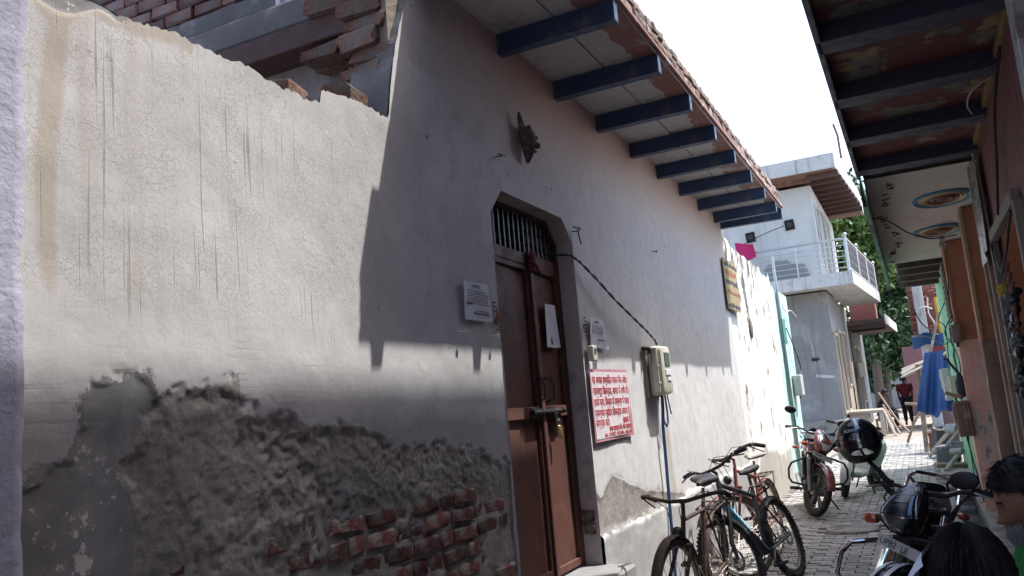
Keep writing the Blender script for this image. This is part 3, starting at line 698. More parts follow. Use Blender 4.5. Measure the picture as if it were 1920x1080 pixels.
# cloth sample poster at the far corner
yp = thing("shop_poster", "faded yellow and black poster on the far corner of the whitewashed wall", "poster", (-1.98, 10.5, 2.6))
b = MB(); b.box((-1.972, 10.66, 2.90), (.012, .82, .64)); b.build("poster_sheet", M_("faded_yellow_print", (.32, .25, .12), .8, .25, 5, .2, 20, .004), yp, smooth=0)
random.seed(4); 
for k, (zz, hh, c) in enumerate(((3.16, .06, (.03, .04, .06)), (3.05, .09, (.30, .10, .05)), (2.93, .08, (.03, .04, .06)), (2.80, .06, (.28, .08, .06)), (2.63, .07, (.02, .03, .06)))):
    b = MB(); y = 10.30
    while y < 11.0:
        w = random.uniform(.03, .10); b.box((-1.9652, y+w/2, zz+random.uniform(-.01, .01)), (.0015, w, hh*random.uniform(.5, 1))); y += w+.02
    b.build("poster_print", M_("poster_print", c, .8, .2, bump=0), yp, smooth=0)

# ---- roofless room behind the broken wall: side wall of the house seen over it
m = MB(); m.box((-4.15, 3.43, 1.72), (3.8, .2, 3.44)); m.build("side_wall", CEMENT, house, smooth=0)
m = MB(); m.box((-3.7, 3.30, 3.505), (3.0, .30, .125), ch=.006); m.build("lintel", M_("rusty_lintel", (.085, .05, .045), .7, .35, 4, .3, 50, .003), house)
m = MB(); m.box((-3.85, 3.32, 3.645), (3.3, .34, .15), ch=.015, jit=.006); m.build("slab_edge", CEMDARK, house)
random.seed(33)
qb = [brick_mesh("brick", .12, .080, .225, BRICKD, 90+i, .014) for i in range(6)]
for k in range(11):
    z = 2.86+k*.083; rag = (.0, .015, .04, .0, -.02, .03, -.03, .015, -.02, .02, .0)[k]
    for j in range(1 if k % 3 else 2):
        for y in (3.17, 3.28):
            put_brick(random.choice(qb), (-2.155-j*.235+(rag if j == 0 else rag*.5)*.8-.02, y+rag*.3, z), house, (random.uniform(-.03, .03), random.uniform(-.02, .02), random.uniform(-.08, .08)))
m = MB(); m.box((-2.165, 3.25, 3.26), (.235, .20, 1.0), jit=.01); m.build("quoin_mortar", MORTAR, house, smooth=0)
# loose brick bats lying on the broken wall top
for i, (y, z, L) in enumerate(((2.50, 2.85, .16), (2.90, 2.965, .22))):
    b = MB(); b.box((-2.13, y, z), (.13, L, .085), rot=(R(4), R(5), R(12)), ch=.012, jit=.008)
    tag(b.build("loose_brick", BRICKD), ["short loose brick bat left on the broken wall top", "longer loose brick next to the shadowed house corner on the wall top"][i], "brick", "loose bricks on the broken wall")
rw = thing("brick_parapet", "old red brick parapet behind the broken wall at top left", "wall", (-3.6, 3.62, 3.72))
m = MB(); m.box((-3.95, 3.60, 4.1), (1.75, .14, .82)); m.build("parapet_core", MORTAR, rw, smooth=0)
BRICKO = M_("dull_old_brick", (.17, .085, .072), .9, .3, 7, .7, 50, .008, dirt=(.15, .125, .115), dsc=3, dth=(.48, .62), rnd=.3, spec=.1)
rb = [brick_mesh("brick", .10, .072, .225, BRICKO, 120+i, .006) for i in range(5)]
for k in range(9):
    for j in range(8):
        put_brick(random.choice(rb), (-4.72+j*.238+(k % 2)*.119, 3.515+random.uniform(-.006, .006), 3.76+k*.084), rw, (0, random.uniform(-.02, .02), random.uniform(-.03, .03)))
m = MB(); m.box((-2.93, 3.46, 4.2), (.20, .22, 1.0), ch=.008); m.build("end_pier", CEMDARK, rw)
wp = thing("white_pipe_box", "white plastic gutter piece standing on the concrete band at top left", "gutter", (-2.72, 3.3, 3.72))
m = MB(); m.box((-2.73, 3.25, 3.97), (.13, .05, .5), ch=.006); m.build("gutter_panel", M_("white_pvc", (.66, .68, .70), .4, .06, 6, .05), wp)
m = MB(); m.box((-2.745, 3.22, 3.97), (.012, .03, .5), ch=.003); m.box((-2.69, 3.22, 3.97), (.012, .03, .5), ch=.003); m.build("gutter_rib", M_("white_pvc_rib", (.6, .62, .65), .4, .06, 6, .05), wp)
m = MB(); m.tube([(-2.78, 3.2, 3.79), (-2.74, 3.19, 3.80), (-2.71, 3.19, 3.785)], .012, 7); m.build("rusty_clip", BRICKD, wp)

# ================================================================ LAVENDER HOUSE at the left edge
lv = thing("lavender_house", "pale lavender plastered house at the left edge of the alley", "house", (-2, .6, 0))
ysl = np.linspace(-3.2, 1.305, 180); zsl = np.linspace(-.05, 5.6, 200); Yl, Zl = np.meshgrid(ysl, zsl, indexing='ij')
Xl = -1.972+(fbm(Yl*4, Zl*4, 4, 6)-.5)*.012+(fbm(Yl*25, Zl*25, 3, 16)-.5)*.006
Yl = Yl + (Yl > 1.25)*((fbm(Zl*6, Zl*0, 4, 3)-.5)*.03)
n = len(zsl); vv = list(zip(Xl.ravel().tolist(), Yl.ravel().tolist(), Zl.ravel().tolist()))
ff = [(i*n+j, (i+1)*n+j, (i+1)*n+j+1, i*n+j+1) for i in range(len(ysl)-1) for j in range(n-1)]
e0 = len(vv); vv += [(-2.2, 1.30, float(z)) for z in zsl]; k = (len(ysl)-1)*n
ff += [(k+j, e0+j, e0+j+1, k+j+1) for j in range(n-1)]
me = bpy.data.meshes.new("front_wall"); me.from_pydata(vv, [], ff); me.materials.append(LAVENDER); me.shade_smooth(); link("front_wall", me, lv)
m = MB(); m.box((-4.1, -1.0, 2.75), (4.2, 4.4, 5.5)); m.build("house_body", LAVENDER, lv, smooth=0)
# ================================================================ ROAD, PAVERS, DRAIN
def paver_mat():
    t = NT("grey_paver"); n = t.noise(4, 6, rough=.65); n2 = t.noise(70, 4)
    c = t.mix(t.ramp(n, .35, .65), (.225, .215, .20), (.33, .315, .295)); c = t.mix(t.ramp(t.noise(1.1, 6), .5, .7, 0, .7), c, (.30, .275, .235)); c = t.mix(t.ramp(t.noise(1.7, 8, rough=.7), .50, .66, 0, .65), c, (.115, .105, .092))
    oi = t.n("ShaderNodeObjectInfo"); hs = t.n("ShaderNodeHueSaturation"); t.L(t.ramp(oi.outputs["Random"], 0, 1, .78, 1.18), hs.inputs["Value"]); t.L(c, hs.inputs["Color"])
    return t.out(hs.outputs[0], .88, t.bump(t.math('ADD', n2, t.math('MULTIPLY', n, 2)), .5, .004), spec=.2)
PAVER = paver_mat()
CONC = M_("worn_concrete", (.25, .235, .21), .9, .3, 3, .6, 50, .007, dirt=(.12, .108, .09), dsc=3.5, dth=(.46, .64), spec=.15)
SLAB = M_("stone_slab", (.27, .215, .185), .9, .2, 4, .5, 40, .005, dirt=(.19, .175, .16), dsc=3, spec=.15)
road = MB(); road.box((-1.0, 24, -.19), (2.4, 60, .30)); road = tag(road.build("alley_road", EARTH, smooth=0), kind="structure")
m = MB(); m.box((.95, 24, -.185), (1.0, 60, .37)); tag(m.build("verge", CONC, smooth=0), kind="structure")
random.seed(2)
zig = [(-.098, -.046), (-.049, -.056), (0, -.046), (.049, -.036), (.098, -.046), (.098, .046), (.049, .036), (0, .046), (-.049, .056), (-.098, .046)]
def pav_me(i):
    b = MB(); random.seed(i); q = [(x+random.uniform(-.003, .003), y+random.uniform(-.003, .003)) for x, y in zig]
    top = [(x*.955, y*.92) for x, y in q]; n = len(q)
    vs = [(x, y, -.04) for x, y in q]+[(x, y, .012) for x, y in q]+[(x, y, .018) for x, y in top]
    fs = [tuple(range(2*n, 3*n))]+[(k, (k+1) % n, n+(k+1) % n, n+k) for k in range(n)]+[(n+k, n+(k+1) % n, 2*n+(k+1) % n, 2*n+k) for k in range(n)]
    b.add(vs, fs); return b.mesh("paver", PAVER, 30)
PM = [pav_me(i) for i in range(6)]
cand = []; rw = 0; y = -1.0
while y < 24:
    x = -1.93+(rw % 2)*.103
    while x < .10:
        cand.append((x, y)); x += .206
    y += .108; rw += 1
MH = (-.86, 9.72, .27)
cand = [(x, y) for x, y in cand if math.hypot(x-MH[0], y-MH[1]) > MH[2]+.06]
near = sorted([c for c in cand if c[1] > 7.0 and c[0] > -1.5+.02*(c[1]-7)], key=lambda c: c[1])[:290]; ns = set(near)
def pz(x, y): return float(.022*(mnoise.noise(Vector((x*.9, y*.6, 1)))))+random.uniform(-.004, .004)
random.seed(9)
for x, y in near:
    o = bpy.data.objects.new("paver", random.choice(PM)); COL.objects.link(o); o.parent = road
    o.location = (x, y, pz(x, y)-.025); o.rotation_euler = (random.uniform(-.02, .02), random.uniform(-.02, .02), random.uniform(-.03, .03)+(math.pi if random.random() < .5 else 0))
b = MB()
for x, y in cand:
    if (x, y) in ns: continue
    b.M = Matrix.Translation((x, y, pz(x, y)-.025)) @ Euler((random.uniform(-.02, .02), random.uniform(-.02, .02), random.uniform(-.03, .03))).to_matrix().to_4x4()
    n = len(zig); top = [(u*.955, w*.92) for u, w in zig]
    b.add([(u, w, .0) for u, w in zig]+[(u, w, .018) for u, w in top], [tuple(range(n, 2*n))]+[(k, (k+1) % n, n+(k+1) % n, n+k) for k in range(n)])
b.M = None; tag(b.build("paver_bed", PAVER, road, smooth=30, fix=False), kind="stuff")
mh = MB(); mh.lathe([(0, .012), (.25, .012), (.262, .006), (.27, -.03)], 32, Matrix.Translation((MH[0], MH[1], 0))); 
tag(mh.build("manhole_cover", CONC), "round worn concrete manhole cover set in the pavers", "manhole cover")
m = MB(); m.box((.155, 9.3, -.05), (.09, 12.6, .14), ch=.01, jit=.004); m.box((.475, 7.6, -.06), (.08, 9.2, .13), ch=.01); tag(m.build("drain_kerb", CONC), kind="structure")
m = MB(); m.box((.32, 9.3, -.29), (.30, 12.6, .03)); tag(m.build("drain_bed", M_("black_sludge", (.012, .012, .011), .25, .4, 10, .4, 30, .01, spec=.5), smooth=0), kind="structure")
random.seed(12)
LIT = [M_("litter_film", c, .4, .2, 20, .3, 40, .004, spec=.5) for c in ((.30, .32, .34), (.06, .09, .2), (.25, .2, .12), (.02, .02, .025))]
for i, (x, y, lb) in enumerate(((.27, 9.75, "crumpled grey plastic film in the open drain"), (.36, 10.0, "scrap of dark blue wrapper in the open drain"), (.30, 10.25, "brown scrap of packaging in the open drain"), (.24, 9.45, "black plastic bag nearest us in the drain"), (.40, 9.6, "clear torn wrapper against the drain's wall side"))):
    b = MB(); a0 = random.random()*6
    b.grid(lambda u, v: (x+(u-.5)*.15+.02*math.sin(v*9+a0), y+(v-.5)*.22+.03*math.sin(u*8), -.24+.05*abs(mnoise.noise(Vector((u*3+i, v*3, a0))))+.03*math.sin(u*3.1)*math.sin(v*3.1)), 7, 7)
    tag(b.build("litter_scrap", LIT[(0, 1, 2, 3, 0)[i]], smooth=25, fix=False), lb, "litter", "litter in the drain")
for i, (y, dy, lb) in enumerate(((12.75, .34, "nearest stone slab bridging the drain"), (13.5, .55, "middle stone slab bridging the drain beside the green wall"), (14.6, .75, "farthest wide pinkish slab bridging the drain"))):
    b = MB(); b.box((.33+.01*i, y, .055), (.50, dy, .055), rot=(R(1), R(-1+i), R(3-3*i)), ch=.008, jit=.006)
    tag(b.build("drain_slab", SLAB), lb, "stone slab", "stone slabs over the drain")

# ================================================================ RIGHT HOUSES
MAROON = M_("maroon_paint_weathered", (.17, .060, .060), .6, .35, 4, .35, 50, .004, dirt=(.10, .085, .075), dsc=5, dth=(.55, .66), spec=.35)
rh = thing("maroon_house", "dark maroon house with painted beam canopy overhanging the alley on the right", "house", (.62, 3, 0))
m = MB()
m.box((1.32, .4, 5.82), (1.4, 12.9, 5.06)); m.box((1.55, .4, 1.66), (.9, 12.9, 3.2)); m.box((.80, -1.6, 1.63), (.30, 8.8, 3.22)); 
m.build("upper_body", MAROON, rh, smooth=0)
# front wall with a doorway: pieces butted
m = MB()
m.box((.635, 3.9, 1.6), (.03, 2.2, 3.2)); m.box((.635, 6.88, 1.6), (.03, .64, 3.2)); m.box((.635, 5.78, 2.82), (.03, 1.56, .76))
m.build("front_wall", MAROON, rh, smooth=0)
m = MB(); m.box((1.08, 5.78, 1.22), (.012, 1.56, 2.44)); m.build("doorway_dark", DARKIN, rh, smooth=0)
m = MB(); m.box((.60, 7.18, 1.55), (.07, .06, 3.1), ch=.006); m.box((.60, 7.06, 1.55), (.03, .05, 3.1), ch=.004); m.build("corner_post", M_("buff_frame_paint", (.34, .27, .21), .7, .2, 5, .3, 50, .003, dirt=(.22, .17, .14), dsc=4), rh)
m = MB(); m.box((.60, 6.54, 1.2), (.05, .07, 2.4), ch=.005); m.box((.60, 5.02, 1.2), (.05, .07, 2.4), ch=.005); m.box((.60, 5.78, 2.435), (.05, 1.45, .07), ch=.005); m.build("door_frame", M_("grey_frame_paint", (.24, .215, .195), .7, .2, 5, .3, 50, .003), rh)
m = MB(); m.box((.72, 3.55, 1.55), (.42, .12, 3.1), ch=.004); m.build("white_pier", M_("streaked_white_gloss", (.42, .45, .50), .4, .15, 3, .2, 40, .003, dirt=(.20, .17, .17), dsc=6, dth=(.5, .65), spec=.5), rh)
CZ = 3.19
cn = MB(); cn.box((.31, 2.0, CZ+.08), (1.02, 9.92, .13)); 
PANEL = None
def canopy_panel():
    t = NT("painted_soffit"); n = t.noise(2.6, 7, rough=.62); n2 = t.noise(9, 5)
    c = t.mix(t.ramp(n, .44, .50), (.17, .18, .16), (.15, .055, .06)); c = t.mix(t.ramp(t.noise(4.1, 7), .60, .64), c, (.33, .25, .13)); c = t.mix(t.ramp(n2, .4, .8, 0, .5), c, (.05, .045, .045))
    return t.out(c, .7, t.bump(n2, .3, .004), spec=.3)
PANEL = canopy_panel()
cnp = cn.build("canopy", PANEL, rh, smooth=0)
b = MB(); b.box((0, 0, 0), (.83, .17, .10), ch=.006); cbm = b.mesh("canopy_beam", M_("dark_indigo_paint", (.036, .042, .080), .5, .3, 5, .2, 60, .003, spec=.4))
for k in range(9):
    o = bpy.data.objects.new("canopy_beam", cbm); COL.objects.link(o); o.parent = cnp; o.location = Vector((.205, -.42+k*.90, CZ-.03))-wloc(cnp)
m = MB(); m.box((-.20, 2.0, CZ+.04), (.03, 9.92, .24), ch=.004); m.build("edge_board", M_("blue_edge_paint", (.022, .034, .075), .45, .25, 4, .15, 60, .002, spec=.5), cnp)
m = MB(); m.box((.625, 2.0, CZ-.02), (.06, 9.9, .05), ch=.004); m.build("ledge", M_("ochre_ledge", (.22, .15, .06), .7, .3, 6, .3), cnp)
# plaster ceiling house beyond
oh = thing("orange_house", "orange brown house with flat white porch ceiling and two painted rosettes", "house", (.6, 9.5, 0))
WCEIL = M_("white_porch_ceiling", (.56, .53, .50), .85, .1, 2, .3, 40, .004, dirt=(.36, .33, .30), dsc=3, dth=(.58, .7))
m = MB(); m.grid(lambda u, v: (-.17+1.2*u, 6.97+5.35*v, 3.10+.006*mnoise.noise(Vector((u*4, v*14, 2)))), 20, 60); m.box((.43, 9.65, 3.22), (1.2, 5.35, .16)); pc = m.build("porch_ceiling", WCEIL, oh, smooth=40, fix=False)
GREEN = M_("green_wall_paint", (.16, .36, .20), .7, .2, 3, .3, 50, .003, dirt=(.34, .42, .36), dsc=3, dth=(.52, .66), spec=.3)
MINT = M_("mint_lime_wash", (.36, .56, .52), .85, .15, 3, .4, 50, .004, dirt=(.55, .60, .56), dsc=2.5, dth=(.5, .64), spec=.15)
m = MB(); yl = np.linspace(6.97, 12.32, 80)
for a, c in zip(yl[:-1], yl[1:]):
    za = 2.95-.10*float(fbm(np.array([a*2.]), np.array([1.]), 4, 3)[0])-.012*(a-7)*2; zc = 2.95-.10*float(fbm(np.array([c*2.]), np.array([1.]), 4, 3)[0])-.012*(c-7)*2
    m.add([(-.20, a, za), (-.20, c, zc), (-.20, c, 3.3), (-.20, a, 3.3), (-.165, a, za), (-.165, c, zc), (-.165, c, 3.3), (-.165, a, 3.3)], [(0, 1, 2, 3), (4, 7, 6, 5), (0, 4, 5, 1)])
m.build("downstand", M_("green_fascia", (.10, .26, .17), .6, .3, 3, .3, 50, .004, dirt=(.05, .06, .08), dsc=2.2, dth=(.5, .55)), pc, smooth=0)
# ceiling cracks: flakes of plaster hanging from the soffit near its edge
m = MB(); random.seed(6)
for i in range(46):
    y = 7.1+5.0*random.random()**.8; x = -.06+.06*math.sin(y*2)+.05*random.random(); w = random.uniform(.015, .06)
    m.box((x, y, 3.096), (w, random.uniform(.008, .02), .012), rot=(random.uniform(-.5, .5), random.uniform(-.4, .4), random.uniform(-.7, .7)))
m.build("plaster_flake", M_("dark_flake", (.16, .13, .11), .9, .3), pc, smooth=0)["kind"] = "stuff"
for i, (y, lb) in enumerate(((8.22, ""), (9.98, ""))):
    ro = MB(); mt_ = Matrix.Translation((.42, y, 3.098)) @ Matrix.Diagonal((.25, .36, 1, 1))
    ro.lathe([(1.0, 0), (.99, -.012), (.93, -.02), (.86, -.012), (.80, -.004)], 48, mt_)
    r0 = ro.build("ceiling_rosette", M_("rosette_blue", (.05, .20, .33), .6, .2), pc)
    b = MB(); b.lathe([(.80, -.004), (.76, -.016), (.70, -.006), (.64, -.018), (.56, -.008)], 48, mt_); b.build("rosette_cream_ring", M_("rosette_cream", (.46, .36, .22), .7, .25, 12), r0)
    b = MB(); b.lathe([(.56, -.008), (.5, -.022), (.42, -.010), (.32, -.024), (.2, -.012), (.0, -.03)], 48, mt_); b.build("rosette_brown_centre", M_("rosette_brown", (.16, .075, .05), .7, .3, 14), r0)
lamp = thing("ceiling_lamp_holder", "small lamp holder hanging from the farther ceiling rosette", "lamp", (.44, 10.0, 3.07))
b = MB(); b.cyl((.44, 10.0, 3.08), (.44, 10.0, 3.02), .016); b.cyl((.44, 10.0, 3.02), (.44, 10.0, 2.97), .026, .034); b.build("lamp_socket", CREAMPL, lamp)
b = MB(); b.ell((.44, 10, 2.925), (.038, .038, .05)); b.build("bulb", M_("dead_bulb_glass", (.3, .29, .27), .15, .1, bump=0, spec=.6), lamp)
ORANGE = M_("orange_brown_paint", (.38, .175, .105), .75, .16, 2, .25, 50, .003, dirt=(.22, .115, .075), dsc=2, dth=(.55, .7), spec=.25)
BROWNW = M_("flaking_brown_plaster", (.22, .155, .13), .9, .35, 4, .6, 40, .008, dirt=(.33, .27, .23), dsc=4, dth=(.56, .62), spec=.15)
def pillar(y, x0, z_split, low_mat, name):
    m = MB(); m.box((x0+.7, y+.2, (3.09+z_split)/2), (1.4, .4, 3.09-z_split), ch=.006); p = m.build(name, ORANGE, oh)
    b = MB()
    def f(u, v):
        z = -.05+(z_split+.05)*v; ex = (fbm(np.array([u*5.+y]), np.array([z*3.]), 4, 7)[0]-.5)*.05
        if u < .36: return (x0+.0-ex*.5, y+.4-.4*u/.36, z)
        return (x0+(u-.36)/.64*1.4-ex*.3*(u < .45), y+ex*.7, z)
    b.grid(f, 40, 60); b.build("peeling_plaster", low_mat, p, smooth=40, fix=False); return p
def pink_peel():
    t = NT("peeling_pink_plaster"); n = t.noise(3.2, 9, t.co((1, 1, .45)), rough=.7); n2 = t.noise(14, 6)
    c = t.mix(t.ramp(n2, .3, .7), (.58, .33, .28), (.66, .41, .35)); c = t.mix(t.ramp(n, .50, .54), c, (.50, .44, .39)); c = t.mix(t.ramp(n, .58, .61), c, (.26, .21, .18))
    return t.out(c, .9, t.bump(t.math('ADD', t.math('MULTIPLY', n, -3), n2), .7, .012), spec=.15)
PINKP = pink_peel()
pB = pillar(10.85, .47, 1.92, PINKP, "pillar"); pA = pillar(8.8, .575, 1.82, BROWNW, "pillar")
b = MB(); b.box((.578, 8.795, 2.45), (.03, .03, 1.28), ch=.004); b.build("pale_arris", M_("buff_arris", (.40, .29, .21), .75, .2, 5, .3), pA)
b = MB(); b.box((.482, 10.845, 2.5), (.03, .03, 1.15), ch=.004); b.build("pale_arris", M_("orange_arris", (.40, .20, .11), .75, .2, 5, .3), pB)
m = MB(); m.box((1.35, 9.8, 1.55), (.4, 5.6, 3.1)); m.build("back_wall", BROWNW, oh, smooth=0)
m = MB(); m.box((.72, 8.55, .12), (.35, 2.9, .28), ch=.02, jit=.01); m.build("plinth_step", CONC, oh)
gh = thing("green_house", "green painted house beyond the pink pillar with dark timber eave", "house", (.6, 14, 0))
m = MB(); m.box((.90, 14.2, 1.7), (.76, 5.8, 3.5)); m.build("front_wall", GREEN, gh, smooth=0)
m = MB(); m.box((.515, 13.55, 1.5), (.02, .10, 3.0), ch=.004); m.box((.517, 12.2, .7), (.02, .12, 1.5), ch=.004); m.build("corner_strip", M_("dark_green_strip", (.05, .19, .09), .65, .2), gh)
sh = MB(); sh.box((.505, 12.55, 2.65), (.03, .95, .8), ch=.004); s0 = sh.build("window_shutter", M_("dark_violet_frame", (.05, .04, .06), .6, .2), gh)
bsl = MB(); bsl.box((0, 0, 0), (.012, .85, .055), rot=(0, R(25), 0)); bsl = bsl.mesh("shutter_slat", M_("buff_slat", (.33, .30, .22), .8, .2))
for k in range(10):
    o = bpy.data.objects.new("shutter_slat", bsl); COL.objects.link(o); o.parent = s0; o.location = Vector((.486, 12.55, 2.30+k*.077))-wloc(s0)
dm = MB(); dm.box((.33, 13.9, 3.2), (.78, 3.1, .06)); de = dm.build("timber_eave", M_("dark_brown_timber", (.045, .032, .028), .8, .3, 6, .4), gh, smooth=0)
bb = MB(); bb.box((0, 0, 0), (.74, .14, .13), ch=.006); bb.box((0, -.074, -.055), (.74, .012, .02)); bb = bb.mesh("eave_joist", M_("brown_joist", (.075, .055, .048), .75, .3, 6, .3))
for k in range(4):
    o = bpy.data.objects.new("eave_joist", bb); COL.objects.link(o); o.parent = de; o.location = Vector((.32, 12.5+k*.85, 3.105))-wloc(de)
# meter boxes, bag, bits on the right wall
def wallbox(name, label, cat, c, d, mt, rot=(0, 0, 0), lid=True):
    t = thing(name, label, cat, c, rot); b = MB(); b.box((0, 0, 0), d, ch=.012); b.build("box_body", mt, t, world=False)
    if lid:
        b = MB(); b.box((-d[0]/2-.008, 0, d[2]*.12), (.012, d[1]*.7, d[2]*.5), ch=.003); b.box((-.01, -d[1]/2-.006, 0), (d[0]*.6, .01, d[2]*.8), ch=.003); b.build("cover_panel", mt, t, world=False)
        b = MB(); b.cyl((0, 0, -d[2]/2), (0, 0, -d[2]/2-.05), .014); b.build("cable_gland", BLACKPL, t, world=False)
    return t
wallbox("meter_box", "weathered brown wooden meter box on the pink pillar", "meter box", (.40, 10.9, 1.03), (.16, .22, .40), M_("brown_box_wood", (.20, .13, .10), .8, .25, 8, .4, dirt=(.36, .32, .27), dsc=6), (R(0), R(-2), 0))
wallbox("meter_box", "tall white plastic meter box on the green wall", "meter box", (.38, 14.1, 1.41), (.14, .24, .48), M_("white_box_plastic", (.55, .56, .54), .5, .1, 6, .1), (0, R(-3), 0))
wallbox("meter_box", "beige plastic meter box between the white box and the bag", "meter box", (.42, 12.9, 1.38), (.12, .2, .3), CREAMPL)
wallbox("junction_box", "grey brown junction box high on the orange pillar's edge", "junction box", (.46, 10.82, 2.0), (.10, .14, .21), M_("grey_brown_box", (.22, .19, .175), .7, .2, 8, .2))
bg_ = MB(); bg_.loft([((.44, 11.0, 1.27), (.02, 0, 0), (0, .03, 0)), ((.43, 11.0, 1.33), (.05, 0, 0), (0, .06, 0)), ((.43, 11.0, 1.43), (.055, 0, 0), (0, .06, 0)), ((.43, 11.0, 1.52), (.03, 0, 0), (0, .035, 0)), ((.42, 11.0, 1.57), (.012, 0, 0), (0, .012, 0))], 12); bg_.tube([(.42, 11, 1.56), (.36, 11, 1.66), (.33, 11, 1.72), (.30, 11, 1.73)], .016, 8)
tag(bg_.build("cloth_bundle", M_("slate_cloth", (.045, .05, .075), .9, .3, 20, .5)), "dark slate cloth bundle hung above the brown meter box", "cloth")
b = MB(); b.bar((.26, 11.0, 1.33), (.42, 10.9, 1.27), .05, .03, jit=.006); tag(b.build("wood_scrap", WOOD), "rough wooden bracket poking out above the brown meter box", "bracket")
def wire(pts, r, mt, label, n=40, sag=0, cat="wire"):
    P = [Vector(p) for p in pts]; out = []
    for i in range(len(P)-1):
        p0 = P[max(i-1, 0)]; p1 = P[i]; p2 = P[i+1]; p3 = P[min(i+2, len(P)-1)]
        for j in range(8):
            t = j/8; out.append(.5*((2*p1)+(-p0+p2)*t+(2*p0-5*p1+4*p2-p3)*t*t+(-p0+3*p1-3*p2+p3)*t**3))
    out.append(P[-1]); b = MB(); b.tube(out, r, 6); return tag(b.build("wire", mt), label, cat)
wire([(-.19, 8.2, 3.02), (-.05, 8.6, 3.04), (.12, 9.2, 2.99), (.3, 9.6, 2.965), (.45, 9.9, 3.0), (.6, 10.2, 3.05)], .007, WIREB, "black wire sagging across the white porch ceiling")
wire([(.44, 10.0, 2.9), (.47, 10.6, 2.7), (.45, 10.78, 2.4), (.46, 10.78, 2.1)], .006, WIREB, "thin black wire from the lamp holder down the orange pillar")
for i, (a, lb) in enumerate((([(.5, 12.2, 2.3), (.40, 12.4, 2.1), (.46, 12.0, 1.9), (.42, 11.4, 1.75), (.44, 11.2, 1.5)], "tangled black wire below the shutter on the green wall"), ([(.49, 11.8, 2.15), (.43, 11.6, 1.95), (.47, 11.3, 1.7), (.43, 11.05, 1.4), (.40, 10.95, 1.25)], "black wire running down to the brown meter box"), ([(.40, 10.9, .82), (.42, 10.86, .6), (.45, 10.82, .3), (.46, 10.8, .1)], "black cable dropping from the brown meter box"), ([(.5, 13.5, 2.6), (.38, 13.6, 2.35), (.44, 13.2, 2.2), (.40, 13.0, 1.6)], "black wire looping on the green wall above the beige box"), ([(-.1, 20, 2.4), (.2, 17, 2.3), (.42, 13.8, 2.0), (.45, 11.5, 2.05)], "black service wire slung from the far shed to the green wall"))):
    wire(a, .007, WIREB, lb)
# hanging sheet and garland by the doorway
b = MB(); b.grid(lambda u, v: (.575-.03*math.sin(u*9)*.4-.02*v, 6.55+.45*u+.10*(v-.5)*u, 3.06-.70*v-.08*u*v+.012*mnoise.noise(Vector((u*5, v*6, 0)))), 12, 16)
tag(b.build("plastic_sheet", M_("dusty_clear_sheet", (.20, .22, .22), .25, .3, 6, .5, 25, .01, spec=.6, dirt=(.34, .34, .33), dsc=7), smooth=60, fix=False), "dusty translucent plastic sheet hung on the maroon wall under the canopy", "sheet")
gl = thing("door_garland", "garland of yellow and dark trinkets hanging in the dark doorway", "garland", (.56, 5.8, 1.6))
random.seed(15)
b = MB(); b.ell((.565, 6.03, 2.02), (.045, .045, .045)); b.build("yellow_ball", M_("marigold_yellow", (.40, .30, .04), .8, .3, 30, .4), gl)
BEAD = M_("dark_beads", (.022, .022, .03), .35, .4, 20, spec=.6)
for i in range(34): b = MB(); b.ell((.565+random.gauss(0, .012), 5.85+random.gauss(0, .16), 1.98-random.random()*.62), tuple(random.uniform(.02, .045) for _ in range(3)), 8, 6); b.build("dark_trinket", BEAD, gl)
b = MB()
for i in range(12): 
    y = 5.72+random.gauss(0, .1); z = 2.16-random.random()*.35; b.tube([(.57, y, z), (.56, y+.02, z-.05), (.57, y+.05, z-.08), (.56, y+.02, z-.14)], .011, 6)
b.build("ribbon", M_("dull_red_ribbon", (.20, .10, .085), .85, .4, 20), gl)
b = MB(); b.tube([(.57, 5.1, 2.36), (.56, 5.5, 2.2), (.56, 5.9, 2.12), (.57, 6.3, 2.2), (.58, 6.5, 2.38)], .008, 6); b.build("cord", WIREB, gl)
wire([(.595, 4.6, 3.1), (.57, 5.0, 2.9), (.58, 5.4, 2.7), (.57, 5.7, 2.45)], .008, WIREB, "black wire hanging down the maroon wall above the doorway")
wire([(.6, 5.1, 3.12), (.5, 5.15, 3.08), (.48, 5.35, 3.06), (.52, 5.6, 3.07)], .005, WIREW, "pale thin wire stapled under the dark canopy")

# ================================================================ NEIGHBOUR WALL AND MINT HOUSE (left, beyond the eave)
nw = thing("peeling_white_wall", "bright peeling white wall with ragged top beyond the eave", "wall", (-2, 12.6, 0))
def peel_mat():
    t = NT("peeling_white_lime"); n = t.noise(3.4, 9, t.co((1, 1, .6)), rough=.72); n2 = t.noise(12, 5); n3 = t.noise(1.2, 5)
    c = t.mix(t.ramp(n3, .35, .65), (.66, .64, .60), (.74, .73, .70))
    up = t.attr("peel"); th = t.math('ADD', n, t.math('MULTIPLY', up, .10))
    c = t.mix(t.ramp(th, .575, .59), c, (.30, .27, .22)); c = t.mix(t.ramp(th, .63, .645), c, (.10, .09, .08))
    c = t.mix(t.ramp(t.math('ADD', t.attr("low"), t.math('MULTIPLY', t.math('SUBTRACT', n3, .5), 1.2)), .45, .6, 0, .8), c, (.33, .30, .255))
    c = t.mix(t.math('MULTIPLY', t.attr("mint"), t.ramp(n, .4, .5)), c, (.40, .62, .57))
    return t.out(c, .9, t.bump(t.math('ADD', n, t.math('MULTIPLY', n2, .5)), .5, .008), spec=.15)
PEEL = peel_mat()
ys = np.linspace(10.55, 14.85, 120); v = np.linspace(0, 1, 90); Yg, Vg = np.meshgrid(ys, v, indexing='ij')
top = 3.56-.03*(Yg-10.55)+(fbm(Yg*3, Yg*0, 4, 71)-.5)*.22-(Yg > 14.4)*.15; Zg = -.05+(top+.05)*Vg
